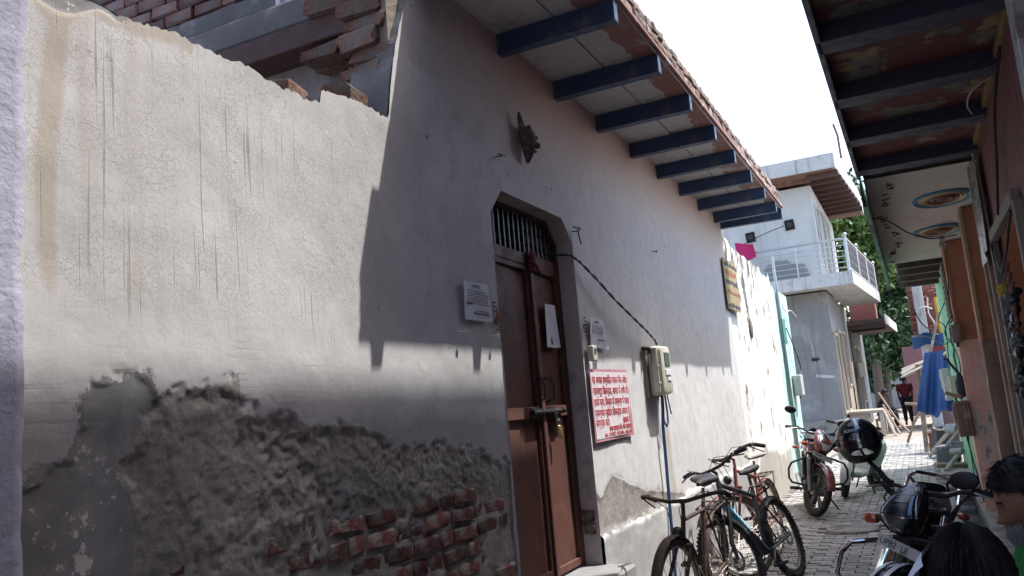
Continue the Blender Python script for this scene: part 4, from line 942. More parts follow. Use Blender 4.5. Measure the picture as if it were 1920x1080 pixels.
Xg = -2.03+(fbm(Yg*2, Zg*2, 4, 72)-.5)*.03; n = len(v)
me = bpy.data.meshes.new("front_wall"); me.from_pydata(list(zip(Xg.ravel().tolist(), Yg.ravel().tolist(), Zg.ravel().tolist())), [], [(i*n+j, (i+1)*n+j, (i+1)*n+j+1, i*n+j+1) for i in range(len(ys)-1) for j in range(n-1)])
for k, d in (("peel", np.clip((Zg-2.3)/1.0, 0, 1)), ("low", np.clip((1.0-Zg)/.8, 0, 1)*np.clip((Yg-10.4), .3, 1)), ("mint", np.clip((Yg-14.1)/.6, 0, 1))):
    at = me.attributes.new(k, 'FLOAT', 'POINT'); at.data.foreach_set("value", d.ravel().astype(np.float32))
me.materials.append(PEEL); me.shade_smooth(); link("front_wall", me, nw)
m = MB(); m.box((-2.2, 12.7, 1.68), (.24, 4.28, 3.3)); m.build("wall_core", CEMENT, nw, smooth=0)
m = MB(); m.ell((-2.01, 11.93, 2.43), (.02, .085, .15), 12, 8); m.build("patch_hole", MORTAR, nw)
mh_ = thing("mint_house", "mint green limewashed wall end with small green shuttered window", "house", (-2, 15.2, 0))
m = MB(); m.box((-2.35, 15.35, 1.62), (.74, 1.0, 3.25), ch=.01, jit=.006); m.build("front_wall", MINT, mh_)
m = MB(); m.box((-1.975, 14.98, 2.55), (.02, .34, .42), ch=.004); w0 = m.build("window", M_("teal_shutter", (.03, .20, .15), .6, .2), mh_)
m = MB(); m.tube([(-1.99, 14.86, .0), (-1.985, 14.84, 2.0), (-1.985, 14.83, 3.2), (-1.985, 14.80, 3.85)], .022, 8); tag(m.build("drain_pipe", STEELM), "thin grey pipe standing up between the white wall and mint wall", "pipe")
wallbox("meter_box", "pale grey meter box at the end of the mint wall", "meter box", (-1.90, 15.3, 1.6), (.14, .34, .36), M_("pale_grey_box", (.46, .48, .45), .5, .1), (0, 0, 0))
wire([(-1.95, 14.9, 3.0), (-1.93, 15.2, 2.9), (-1.9, 15.6, 2.95), (-1.85, 15.9, 2.85)], .008, WIREW, "pale wire tied across the top of the mint wall")
wire([(-1.95, 15.1, 2.6), (-1.92, 15.5, 2.3), (-1.88, 15.8, 1.9), (-1.9, 15.5, 1.75)], .010, WIREB, "black wire down the mint wall to the pale grey box")

# ================================================================ FAR TWO-STOREY HOUSE
fh = thing("two_storey_house", "grey and white two storey house with balcony railing at the bend", "house", (-2.5, 25, 0))
m = MB(); m.box((-4.6, 28.5, 2.4), (5.18, 7.0, 3.7), ch=.01); m.build("lower_wall", M_("bare_cement_render", (.20, .195, .19), .9, .15, 1.6, .4, 40, .005, dirt=(.27, .265, .26), dsc=1.4, dth=(.48, .7), drip=.4), fh)
m = MB(); m.box((-4.7, 28.5, .3), (5.5, 7.3, .62), ch=.02); m.build("plinth", CONC, fh)
def upper_mat():
    t = NT("whitewashed_patchy_render"); n = t.noise(1.3, 8, rough=.65); c = t.mix(t.noise(3, 5), (.42, .425, .42), (.53, .53, .525)); c = t.mix(t.math('MULTIPLY', t.ramp(t.noise(1.0, 6, t.co((5, 5, .4)), .62), .50, .70), .45), c, (.30, .30, .29))
    at = t.n("ShaderNodeSeparateXYZ"); t.L(t.co(), at.inputs[0])
    low = t.ramp(at.outputs[2], 4.7, 6.0, 1, 0); dx = t.math('ABSOLUTE', t.math('ADD', at.outputs[0], 3.1)); mid = t.ramp(dx, .2, 1.3, 1, 0)
    f = t.ramp(t.math('ADD', t.math('MULTIPLY', t.math('MULTIPLY', low, mid), .75), t.math('MULTIPLY', t.math('SUBTRACT', n, .5), .9)), .40, .46)
    return t.out(t.mix(f, c, (.24, .24, .24)), .9, t.bump(n, .3, .01), spec=.15)
m = MB(); m.box((-4.6, 28.5, 6.02), (5.12, 6.9, 2.75)); m.build("upper_wall", upper_mat(), fh, smooth=0)
bal = [(-3.3, 24.3), (-1.22, 24.3), (-.80, 31.2), (-2.0, 31.2), (-2.0, 25.0), (-3.3, 25.0)]
bal = [(-6.8, 24.3)]+bal[1:5]+[(-6.8, 25.0)]
m = MB(); m.prism(bal, 4.29, 4.65, 'z'); bl = m.build("balcony", PALECEM, fh, smooth=0)
rf = [(-6.8, 24.2), (-1.25, 24.2), (-.92, 29.6), (-.92, 32), (-6.8, 32)]
m = MB(); m.prism(rf, 7.60, 8.02, 'z'); rfo = m.build("roof", PALECEM, fh, smooth=0)
SB = M_("brown_roof_boards", (.17, .095, .075), .8, .25, 4, .3, 40, .004, dirt=(.24, .15, .12), dsc=3)
m = MB(); m.prism([(-6.7, 24.3), (-1.32, 24.3), (-1.0, 29.5), (-1.0, 31.9), (-6.7, 31.9)], 7.575, 7.598, 'z'); m.build("soffit_board", SB, rfo, smooth=0)
for k in range(9):
    b = MB(); y = 24.55+k*.72; b.bar((-2.06, y, 7.50), (-1.22+.06*(y-24.3)*.9, y, 7.50), .10, .16); b.build("roof_joist", M_("dark_joist", (.075, .045, .038), .8, .3), rfo, smooth=0)
b = MB(); b.bar((-3.6, 24.9, 7.52), (-2.0, 24.9, 7.52), .1, .12); b.build("roof_joist", SB, rfo, smooth=0)
# railing: one thing's part with posts and rails
def rail_line(p0, p1, nm):
    p0 = Vector(p0); p1 = Vector(p1); g0 = MB(); g0.tube([p0+Vector((0, 0, .92)), p1+Vector((0, 0, .92))], .034, 8); rr = g0.build("balcony_rail", STEELM, bl)
    for k in range(5):
        b = MB(); z = .12+k*.155; b.tube([p0+Vector((0, 0, z)), p1+Vector((0, 0, z))], .014, 6); b.build("rail_bar", STEELM, bl)
    return rr
rail_line((-3.95, 24.36, 4.65), (-1.30, 24.36, 4.65), "f")
for k in range(5):
    x = -3.95+k*2.65/4; b = MB(); b.cyl((x, 24.36, 4.65), (x, 24.36, 5.60), .028 if k in (0, 4) else .018, n=8)
    if k in (0, 4): b.ell((x, 24.36, 5.65), (.06, .06, .06), 10, 8)
    b.build("rail_post", STEELM, bl)
pA_, pB_ = Vector((-1.27, 24.36, 4.65)), Vector((-.86, 31.1, 4.65))
b = MB(); b.tube([pA_+Vector((0, 0, .92)), pB_+Vector((0, 0, .92))], .034, 8); b.tube([pA_+Vector((0, 0, .1)), pB_+Vector((0, 0, .1))], .02, 6); b.build("balcony_rail", STEELM, bl)
for k in range(4):
    p = pA_.lerp(pB_, k/3); b = MB(); b.cyl(p, p+Vector((0, 0, .98)), .03, n=8); b.ell(p+Vector((0, 0, 1.03)), (.06, .06, .06), 10, 8); b.build("rail_post", STEELM, bl)
b = MB()
for k in range(30):
    p = pA_.lerp(pB_, (k+.5)/30)
    for z in (.27, .51, .75): b.tube([p+Vector((0, .10*math.cos(a), z+.11*math.sin(a))) for a in np.linspace(0, 2*math.pi, 10)[:-1]], .011, 5, closed=True)
    b.cyl(p+Vector((0, .11, .1)), p+Vector((0, .11, .9)), .008, n=5)
b.build("ornate_panel", M_("dark_iron_lattice", (.12, .11, .115), .5, .2), bl)
def opening(par, x, y0, y1, z0, z1, frame_mat, fillm, nm="window"):
    b = MB(); b.box((x+.005, (y0+y1)/2, (z0+z1)/2), (.04, y1-y0, z1-z0)); o = b.build(nm, fillm, par, smooth=0)
    b = MB()
    for yy in (y0, y1): b.box((x+.03, yy, (z0+z1)/2), (.07, .10, z1-z0+.1))
    b.box((x+.03, (y0+y1)/2, z1+.02), (.068, y1-y0, .09)); b.box((x+.034, (y0+y1)/2, z0), (.06, y1-y0-.1, .08))
    b.build("frame", frame_mat, o, smooth=0); return o
BUFF = M_("buff_door_frame", (.36, .31, .25), .8, .15, 4, .3)
DKDOOR = M_("dark_brown_door", (.065, .04, .035), .7, .3, 6, .3)
opening(fh, -2.0, 25.15, 26.0, .80, 3.0, BUFF, DKDOOR, "door"); opening(fh, -2.0, 26.45, 27.5, .80, 3.15, BUFF, DKDOOR, "door"); opening(fh, -2.0, 28.1, 29.0, 1.55, 3.2, BUFF, DKDOOR, "window")
m = MB(); m.box((-1.985, 28.9, 1.1), (.03, 2.4, .8)); m.box((-1.985, 30.3, 1.5), (.03, 1.6, 1.7)); m.build("dado", M_("buff_dado", (.40, .33, .24), .85, .12, 3, .2), fh, smooth=0)
for k, (a, c, zt) in enumerate(((24.75+.6, 26.1, 6.85), (26.5, 27.7, 7.0), (28.3, 29.6, 7.0))): opening(fh, -2.05, a, c, 4.75 if k else 4.8, zt, PALECEM, M_("green_grey_door", (.19, .20, .19), .7, .2), "door")
for x in (-3.9, -2.75):
    b = MB(); b.box((x, 25.03, 6.15 if x < -3 else 6.33), (.26, .05, .30), rot=(0, R(-4), 0)); o = b.build("vent", M_("black_vent_hole", (.012, .012, .014), .8, .1), fh, smooth=0)
    b = MB(); b.lathe([(.09, 0), (.085, .02), (.06, .03), (.0, .02)], 16, Matrix.Translation((x, 25.0, 6.15 if x < -3 else 6.33)) @ Matrix.Rotation(R(90), 4, 'X')); b.build("vent_fan", DKSTEEL, o)
for k in range(3):
    b = MB(); xx = (-2.9, -2.6, -2.75)[k]; zz = (3.3, 1.9, 1.75)[k]
    if k == 0: b.bar((-2.62, 24.99, 2.95), (-2.55, 24.99, 2.2), .03, .02)
    elif k == 1: b.ell((-2.55, 24.96, 2.35), (.12, .05, .05), 8, 6)
    else: b.box((-2.35, 24.99, 1.85), (.5, .012, .08), rot=(0, R(8), 0), jit=.02)
    b.build("wall_scar", PALECEM if k != 1 else DKSTEEL, fh)
b = MB(); b.grid(lambda u, v: (-4.25+.52*u+.05*v, 24.26-.05*math.sin(u*7), 5.92-.60*v-.12*u*(1-v)+.10*u*v), 10, 10); tag(b.build("magenta_cloth", M_("magenta_cloth", (.36, .02, .10), .85, .2, 8, .4, 30, .01), smooth=60, fix=False), "magenta cloth drying on the left end of the balcony rail", "cloth")
wire([(-4.2, 24.6, 5.85), (-3.4, 24.75, 6.15), (-2.9, 24.9, 6.3)], .012, WIREB, "thin line from the magenta cloth to the upper vent")
b = MB(); b.tube([(-1.09, 25, 8.0), (-1.10, 25, 8.7), (-1.17, 25, 9.05)], .035, 7); tag(b.build("iron_rod", M_("rusty_rod", (.16, .09, .07), .8, .3)), "rusty iron rod sticking up at the white roof's corner", "rod")
pf = thing("brick_platform", "low plastered platform in front of the grey house doors", "platform", (-1.5, 26.8, 0))
m = MB(); m.box((-1.5, 26.9, .74), (.95, 1.9, .08), ch=.01); m.build("platform_top", M_("buff_platform", (.30, .26, .21), .85, .2, 4, .3), pf)
m = MB(); m.box((-1.10, 26.05, .36), (.10, .12, .70), ch=.01); m.box((-1.10, 27.7, .36), (.10, .12, .70), ch=.01); m.box((-1.75, 26.9, .35), (.4, 1.7, .70), ch=.01); m.build("platform_support", BUFF, pf)
for i, (p0, p1, w, lb) in enumerate((((-1.02, 26.2, .76), (-.80, 25.9, .03), .09, "pale plank leaning on the platform corner, nearest the alley"), ((-1.05, 26.8, .9), (-.70, 26.6, .03), .08, "second plank leaning on the platform's side"), ((-1.15, 27.4, 1.25), (-.65, 27.0, .25), .06, "long reddish pole leaning beside the seated person"), ((-.95, 27.3, .7), (-.45, 26.9, .04), .07, "short plank lying aslant behind the platform"))):
    b = MB(); b.bar(p0, p1, w, .035, ch=.004); tag(b.build("wood_plank", WOOD if i != 0 else PALEWOOD), lb, "plank", "planks leaning by the platform")
# houses beyond
h3 = thing("low_terrace_house", "dark low house past the platform with projecting brown slab", "house", (-2, 34, 0))
m = MB(); m.box((-4.4, 35.9, 2.0), (4.85, 7.6, 4.0)); m.build("front_wall", CEMDARK, h3, smooth=0)
m = MB(); m.prism([(-2.2, 31.4), (-.78, 31.6), (-.55, 38), (-2.2, 38)], 3.62, 3.78, 'z'); m.build("roof_slab", M_("brown_concrete", (.10, .075, .065), .85, .3, 4, .4), h3, smooth=0)
m = MB(); m.bar((-.76, 31.55, 3.75), (-.53, 38, 3.75), .05, .34); m.build("slab_edge", PALECEM, h3, smooth=0)
for yj in (31.58, 33.0): m = MB(); m.bar((-2.1, yj, 3.55), (-.82, yj, 3.55), .12, .18); m.build("slab_joist", DKDOOR, h3, smooth=0)
m = MB(); m.box((-1.5, 33.5, 4.15), (.9, 1.2, .7), ch=.02); bp = m.build("brick_pier", M_("distant_brick", (.27, .11, .085), .9, .35, 10, .6), h3)
opening(h3, -1.97, 32.3, 33.3, .6, 2.9, BUFF, DKDOOR, "door"); opening(h3, -1.97, 34.2, 35.0, .9, 2.9, BUFF, DKDOOR, "window")
m = MB(); m.box((-1.94, 36.4, 1.3), (.06, 1.6, 1.9)); m.build("blue_door", M_("blue_grey_door", (.16, .22, .26), .6, .2), h3, smooth=0)
wallbox("meter_box", "cream meter box on the dark house past the platform", "meter box", (-1.75, 31.9, 2.05), (.2, .34, .5), CREAMPL)
h4 = thing("pink_far_house", "faded pink house wall with a bright opening at the alley's end", "house", (-.2, 38, 0))
m = MB(); m.box((-.05, 40, 1.5), (.85, .3, 3.0)); m.box((1.6, 40, 1.5), (1.6, .3, 3.0)); m.box((.6, 40, 2.7), (.5, .3, .6)); m.build("front_wall", M_("faded_pink", (.26, .13, .14), .85, .25, 3, .3, dirt=(.18, .12, .11), dsc=3), h4, smooth=0)
m = MB(); m.box((.6, 40.3, 1.2), (.7, .03, 2.4)); m.build("pale_door", M_("pale_door", (.6, .62, .66), .7, .15, 4), h4, smooth=0)
# brick house on the right behind the tarpaulin
bh = thing("brick_house", "unfinished red brick house with white concrete post at the alley's right end", "house", (.8, 30, 0))
m = MB(); m.box((1.5, 31.9, 3.9), (2.9, 3.0, 1.9)); m.build("brick_wall", M_("distant_brick_wall", (.25, .11, .085), .9, .35, 8, .6, 30, .01, dirt=(.30, .25, .21), dsc=2), bh, smooth=0)
random.seed(44); dbk = [brick_mesh("brick", .06, .075, .22, M_("far_brick", (.26, .10, .08), .9, .3, 8, .3, rnd=.35), 150+i, .004) for i in range(3)]
for k in range(17):
    for j in range(4): put_brick(random.choice(dbk), (.17+j*.24+(k % 2)*.12, 30.37, 3.05+k*.09), bh)
m = MB(); m.box((1.4, 31.7, 2.9), (2.8, 3.2, .14)); m.build("floor_slab", PALECEM, bh, smooth=0)
m = MB(); m.box((1.6, 32, 1.4), (2.6, 2.6, 2.8)); m.build("lower_wall", BROWNW, bh, smooth=0)
m = MB(); m.box((.36, 29.9, 2.4), (.30, .30, 4.8), ch=.02); m.build("concrete_post", PALECEM, bh)
m = MB(); m.tube([(.84, 29.6, 4.1), (.86, 29.6, 2.5)], .06, 8); tag(m.build("yellow_pipe", M_("yellow_paint", (.42, .30, .05), .6, .2)), "yellow pipe standing against the brick house", "pipe")
b = MB(); b.grid(lambda u, v: (-.02+1.0*u, 29.5+.1*math.sin(u*6), 2.95-.38*v-.06*math.sin(u*9+1)), 14, 6); tag(b.build("blue_awning", M_("blue_awning_cloth", (.012, .05, .13), .7, .25), smooth=60, fix=False), "narrow blue awning strip under the brick house floor", "awning")
b = MB(); b.grid(lambda u, v: (.55+.45*u, 29.4, 2.5-.7*v+.05*math.sin(u*5)), 8, 8); tag(b.build("red_cloth", M_("dull_red_cloth", (.16, .035, .04), .85, .3), smooth=60, fix=False), "dull red cloth hanging behind the bamboo roof", "cloth")
for i, a in enumerate(([(.1, 29.5, 4.4), (.2, 29.3, 3.7), (.4, 29.2, 3.2), (.8, 29, 2.9)], [(.62, 29.3, 4.1), (.58, 29.2, 3.6), (.7, 29.2, 3.2), (.6, 29.2, 2.8)], [(.3, 29.3, 3.75), (.5, 29.2, 3.8), (.7, 29.2, 3.7)])):
    wire(a, .02, WIREB if i == 0 else WIREW, ["black cable drooping across the white post of the brick house", "white knotted cable hanging right of the white post", "short white cable tied round the white post"][i])
# ================================================================ tarpaulin stall
st_ = thing("tarpaulin_stall", "bamboo frame stall draped with a blue tarpaulin", "stall", (.2, 20, 0))
b = MB()
for (p0, p1) in (((-.30, 20, 1.68), (.80, 19.8, 2.10)), ((-.28, 20.15, 1.62), (.82, 20.0, 2.06)), ((-.26, 20.4, 1.70), (.8, 20.4, 2.14))): b.tube([p0, ((p0[0]+p1[0])/2, p0[1], (p0[2]+p1[2])/2+.02), p1], .032, 8)
b.build("bamboo_pole", M_("dry_bamboo", (.40, .34, .24), .7, .25, 8, .3), st_)
b = MB(); b.tube([(-.06, 19.95, -.02), (-.02, 19.95, .9), (.02, 20.0, 1.85)], .05, 8); b.tube([(.6, 20.9, 0), (.6, 20.9, 2.1)], .04, 8); b.tube([(.25, 20.1, 1.9), (.60, 20.4, 2.95)], .028, 7); b.build("stall_post", WOOD, st_)
def tarp(u, v):
    x = (.19+.44*u)*(1-v)+(-.17+.86*u)*v; z = (2.08+.02*u)*(1-v)+(.78+.06*math.sin(u*11)+.03*math.sin(u*23))*v
    return (x, 19.86-.09*math.sin(u*12+v*1.5)*(.3+v)-.04*math.sin(u*25+2)*v, z)
b = MB(); b.grid(tarp, 40, 24); b.build("tarpaulin", M_("blue_tarpaulin", (.006, .042, .15), .55, .3, 5, .4, 30, .006, spec=.5), st_, smooth=70, fix=False)
random.seed(18)
b = MB(); 
for k in range(7): b.tube([(-.30+random.uniform(-.05, .05), 19.7+.1*k, 1.6+.03*k), (.2, 19.9+.1*k, 1.82+.02*k)], .02, 6)
b.build("roof_thatch", PALEWOOD, st_)
cr = thing("wooden_crate", "dusty brown crate under the blue tarpaulin", "crate", (.25, 19.4, 0))
b = MB(); b.box((.26, 19.5, .40), (.52, .5, .06), ch=.006); b.box((.26, 19.5, .24), (.50, .48, .25), ch=.006); b.build("crate_body", M_("red_brown_crate", (.13, .06, .045), .8, .3, 6, .4), cr)
b = MB(); b.box((.02, 19.4, .1), (.05, .05, .2)); b.box((.5, 19.4, .1), (.05, .05, .2)); b.build("crate_leg", WOOD, cr)
deb = [((-.02, 18.2, .04), (.46, 17.4, .62), "pale pole slanting up to the green wall, farthest of the three"), ((.10, 17.3, .03), (.50, 16.3, .60), "pale pole slanting up to the green wall, in the middle"), ((.18, 14.6, .10), (.52, 16.0, .30), "pole lying low across the slabs, nearest us"), ((-.35, 21.5, 1.0), (.15, 20.6, .8), "rough branch sticking out left from under the tarpaulin"), ((-.45, 22.5, .06), (-.05, 21.2, .85), "forked branch leaning out behind the stall post")]
for i, (p0, p1, lb) in enumerate(deb):
    b = MB(); pm = Vector(p0).lerp(Vector(p1), .5)+Vector((0, 0, .02 if i < 3 else .07)); b.tube([p0, pm, p1], [.034, .032, .028], 8); tag(b.build("wooden_pole", PALEWOOD if i < 3 else WOOD), lb, "pole", "poles and branches by the stall")
for i, (c, d, lb) in enumerate((((.30, 17.0, .16), (.34, .5, .30), "grey concrete block on the verge in front of the crate"), ((.44, 16.2, .34), (.22, .3, .16), "small dark block stacked by the green wall"), ((.28, 15.8, .07), (.5, .28, .08), "loose plank by the slab's far end"), ((.30, 18.4, .28), (.4, .4, .5), "dark bin in the shade under the stall"))):
    b = MB(); b.box(c, d, rot=(0, R(2), R(8*i-10)), ch=.015, jit=.01); tag(b.build("rubble_block", CEMDARK if i in (0, 1) else WOOD if i == 2 else DKSTEEL), lb, "block" if i != 2 else "plank")
for p0, p1, r_, lb in (((.34, 16.6, .62), (.50, 16.4, .62), .09, "stubby wide grey pipe sticking out above the dark block"), ((.30, 15.2, .33), (.46, 15.1, .34), .05, "thin short grey pipe stuck out of the green wall base")):
    b = MB(); b.cyl(p0, p1, r_, n=12); tag(b.build("cement_pipe", M_("grey_white_pipe", (.26, .26, .25), .7, .15)), lb, "pipe")
# ================================================================ TREES
def tree(name, label, base, h, crown, seed, nleaf=5200, ls=.16, col=(.045, .085, .02), cat="tree"):
    random.seed(seed); t = thing(name, label, cat, base); bx, by, bz = base
    b = MB(); tips = []
    b.tube([(bx, by, bz-.2), (bx+.1, by, bz+h*.3), (bx-.05, by+.1, bz+h*.6)], [.26, .2, .12], 9)
    cx, cy, cz = bx, by, bz+h-crown[2]
    for k in range(26):
        a = random.random()*6.28; e = math.acos(random.uniform(-.8, 1)); rr = random.uniform(.45, 1.0)
        p = Vector((cx+crown[0]*rr*math.sin(e)*math.cos(a), cy+crown[1]*rr*math.sin(e)*math.sin(a), cz+crown[2]*rr*math.cos(e)))
        s0 = Vector((bx, by, bz+h*random.uniform(.25, .6))); mid = s0.lerp(p, .5)+Vector((0, 0, .3)); b.tube([s0, mid, p], [.08, .045, .012], 5); tips.append(p)
    b.build("trunk", M_("bark", (.11, .085, .065), .95, .3, 6, .6), t)
    lm = NT("leaf_"+name); oi = lm.attr("lv"); c = Vector(col)
    lc = lm.mix(oi, tuple(c*.55), tuple(c*1.9)); lm.b.inputs["Transmission Weight"].default_value = 0; lmat = lm.out(lc, .6, spec=.3)
    rng = np.random.default_rng(seed); vs = np.zeros((nleaf*4, 3)); val = np.zeros(nleaf*4, np.float32)
    ct = [tips[i % len(tips)] for i in range(90)]; cents = np.array([tuple(p) for p in ct])+rng.normal(0, .35, (90, 3))*np.array(crown)/2.2
    cid = rng.integers(0, 90, nleaf); cv = rng.random(90); P = cents[cid]+rng.normal(0, 1, (nleaf, 3))*np.array(crown)*.13
    A = rng.normal(0, 1, (nleaf, 3)); A /= np.linalg.norm(A, axis=1)[:, None]; B = np.cross(A, rng.normal(0, 1, (nleaf, 3))); B /= np.linalg.norm(B, axis=1)[:, None]
    sz = ls*rng.uniform(.6, 1.3, nleaf)[:, None]
    for k, (u, w) in enumerate(((-1, 0), (0, -.45), (1, 0), (0, .45))): vs[k::4] = P+A*u*sz+B*w*sz; val[k::4] = np.clip(cv[cid]*.6+rng.random(nleaf)*.4, 0, 1)
    me = bpy.data.meshes.new("crown"); me.from_pydata(vs.tolist(), [], np.arange(nleaf*4).reshape(-1, 4).tolist()); at = me.attributes.new("lv", 'FLOAT', 'POINT'); at.data.foreach_set("value", val); me.materials.append(lmat)
    o = link("crown", me, t); o["kind"] = "stuff"; return t
tree("leafy_tree", "tall light green tree seen behind the white roof corner", (-1.9, 46, 0), 11.6, (2.0, 2.2, 3.0), 5, 8000, .20, (.075, .12, .03))
tree("dense_tree", "dense dark green tree filling the gap over the alley's end", (-.6, 50, 0), 9.0, (2.3, 2.2, 3.9), 8, 11000, .22, (.028, .058, .02))
tree("bushy_tree", "bushy dark tree low behind the far dark house", (-1.6, 47, 0), 6.0, (1.5, 1.6, 2.6), 12, 6000, .2, (.03, .06, .022))
m = MB(); m.prism([(-14, 66), (14, 66), (14, 70), (-14, 70)], -.3, 3.2, 'z'); far = thing("far_house_row", "hazy low house closing the far end of the alley", "house", (0, 66, 0)); m.build("front_wall", CEMENT, far, smooth=0)
# ================================================================ VEHICLES
def torus(mb, c, Rr, r, n=48, k=10, prof=1.0, m=0):
    """wheel ring round the y axis at c"""
    vs = []; fs = []
    for i in range(n):
        a = 2*math.pi*i/n
        for j in range(k):
            t = 2*math.pi*j/k; rr = Rr+r*math.cos(t)*prof
            vs.append((c[0]+rr*math.cos(a), c[1]+r*math.sin(t), c[2]+rr*math.sin(a)))
    for i in range(n):
        for j in range(k): fs.append((i*k+j, ((i+1) % n)*k+j, ((i+1) % n)*k+(j+1) % k, i*k+(j+1) % k))
    mb.add(vs, fs, m)
def knobs(mb, c, Rr, w, n, d=.006, s=.014, M=None):
    for i in range(n):
        a = 2*math.pi*i/n
        for j, y in enumerate((-w*.66, -w*.22, w*.22, w*.66)):
            aa = a+(j % 2)*math.pi/n; dr = Rr-abs(y)**2*9
            mb.box((c[0]+dr*math.cos(aa), c[1]+y, c[2]+dr*math.sin(aa)), (d*2, w*.32, s), rot=(0, -aa, 0))
GLOSSB = M_("glossy_black_paint", (.008, .009, .012), .26, .2, 20, .03, 200, .0005, spec=.32, coat=.0, fine=.0, dirt=(.05, .047, .042), dsc=5, dth=(.6, .78))
STRIPEB = M_("pale_blue_decal_and_reflection", (.22, .34, .50), .25, .1, bump=0, spec=.5, coat=.4)  # decals on the motorcycle, painted reflection on the helmet
STRIPEW = M_("white_decal", (.62, .64, .66), .3, .1, bump=0, spec=.5)
REDP = M_("dusty_red_paint", (.15, .022, .022), .3, .2, 8, .03, 100, .0005, spec=.5, coat=.3, dirt=(.22, .13, .10), dsc=5, dth=(.54, .75))
ALLOY = M_("dark_alloy_wheel", (.06, .06, .062), .45, .2, 10, .1, 80, .001, metal=.4)
ENG = M_("engine_alloy", (.16, .155, .15), .5, .3, 14, .3, 60, .003, metal=.6, dirt=(.07, .06, .05), dsc=6)
LENSC = M_("smoky_headlight_lens", (.05, .055, .06), .06, .1, bump=0, spec=.9, coat=1)
LENSW = M_("clear_headlight_lens", (.45, .46, .44), .1, .1, 20, .1, 50, spec=.8, coat=1)
AMBER = M_("amber_lens", (.42, .07, .02), .2, .1, bump=0, spec=.6, coat=.5)
REDL = M_("red_lens", (.35, .02, .015), .2, .1, bump=0, spec=.6)
SEATV = M_("seat_vinyl", (.02, .02, .021), .6, .2, 10, .3, 120, .001, dirt=(.07, .06, .05), dsc=5)
MIRR = M_("mirror_glass", (.5, .52, .55), .05, .05, bump=0, metal=1)
PLATEM = M_("number_plate_white", (.50, .49, .45), .55, .1, 8, .1, dirt=(.28, .25, .2), dsc=9)
SCW = M_("dusty_white_scooter_paint", (.56, .56, .54), .3, .08, 6, .04, spec=.5, coat=.2, dirt=(.36, .32, .26), dsc=5, dth=(.55, .72))
def motorcycle(name, label, cat_, loc, rz, lean, steer, paint, accent, accent2, lens, plate_text=None, amber=True, small=False, group=None):
    t = thing(name, label, cat_, loc, (R(lean), 0, R(rz)), group)
    hx, hz = .395, .92; ax = Vector((-math.sin(R(26)), 0, math.cos(R(26))))
    F = Matrix.Translation((hx, 0, hz)) @ Matrix.Rotation(R(steer), 4, ax) @ Matrix.Translation((-hx, 0, -hz))
    def P(mb, nm, mt, par=t, sm=35, fix=True): return mb.build(nm, mt, par, world=False, smooth=sm, fix=fix)
    def fmb(): b = MB(); b.M = F; return b
    FA, RA = (.635, 0, .30), (-.62, 0, .30)
    for c, Mx, w in ((FA, F, .042), (RA, None, .046)):
        b = MB(); b.M = Mx; torus(b, c, .252, w, 48, 12); torus(b, c, .286, .012, 48, 6)
        for i in range(54):
            a = 2*math.pi*i/54
            for s in (-1, 1): b.box((c[0]+.297*math.cos(a), s*.016, c[2]+.297*math.sin(a)), (.006, .024, .012), rot=(0, -a, s*.4))
        wl_ = P(b, "wheel", RUBBER, sm=60)
        b = MB(); b.M = Mx; torus(b, c, .212, .020, 40, 8, .6)
        for k in range(5):
            a = 2*math.pi*k/5+.3
            for da in (-.13, .13): b.bar((c[0]+.04*math.cos(a), 0, c[2]+.04*math.sin(a)), (c[0]+.205*math.cos(a+da), 0, c[2]+.205*math.sin(a+da)), .028, .018, up=(0, 1, 0), ch=.003)
        P(b, "alloy_rim", ALLOY, wl_)
        b = MB(); b.M = Mx; b.cyl((c[0], -.07, c[2]), (c[0], .07, c[2]), .052, n=20); b.cyl((c[0], -.10, c[2]), (c[0], .10, c[2]), .012, n=10); P(b, "hub", ENG, wl_)
    for s in (-1, 1):
        b = fmb(); b.cyl((.47, s*.092, .66), (.375, s*.092, .90), .0165, n=14); P(b, "fork_tube", CHROME)
        b = fmb(); b.tube([(.635, s*.092, .29), (.615, s*.092, .34), (.47, s*.092, .665)], [.024, .027, .025], 14); P(b, "fork_slider", ENG)
    b = fmb(); b.box((.385, 0, .88), (.06, .24, .03), rot=(0, R(-26), 0), ch=.01); b.box((.45, 0, .72), (.06, .24, .035), rot=(0, R(-26), 0), ch=.01); P(b, "fork_yoke", BLACKPL)
    def mud(c, R0, R1, w, a0, a1, Mx, nm, mt, par=t, ri=.022):
        b = MB(); b.M = Mx
        def f(u, v):
            a = R(a0+(a1-a0)*u); q = (v-.5)*2; rr = R0+ri*(1-abs(q)**2.2); ww = w*(1-.25*abs(u-.5)**2*4)
            return (c[0]+rr*math.cos(a), q*ww, c[2]+rr*math.sin(a)-.0*u)
        b.grid(f, 26, 8); b.grid(lambda u, v: tuple(Vector(f(u, v))*1.0-Vector((math.cos(R(a0+(a1-a0)*u)), 0, math.sin(R(a0+(a1-a0)*u))))*.004), 26, 8)
        return P(b, nm, mt, par, 60, False)
    fm = mud(FA, .312, 0, .066, 8, 165, F, "front_mudguard", paint)
    b = fmb()
    for s in (-1, 1):
        b.grid(lambda u, v: (FA[0]+(.337-.005*v)*math.cos(R(55+50*u)), s*(.022+.022*v), FA[2]+(.3385-.004*v)*math.sin(R(55+50*u))), 8, 2)
    P(b, "mudguard_decal", accent2, fm, 60, False)
    b = fmb()
    for s in (-1, 1): b.bar((.62, s*.075, .36), (.56, s*.066, .60), .012, .03, ch=.003)
    P(b, "mudguard_stay", BLACKPL, fm)
    mud(RA, .325, 0, .075, 25, 178, None, "rear_mudguard", BLACKPL)
    # headlamp cowl
    b = fmb(); zc = lambda z: .765+(z-.735)*.766
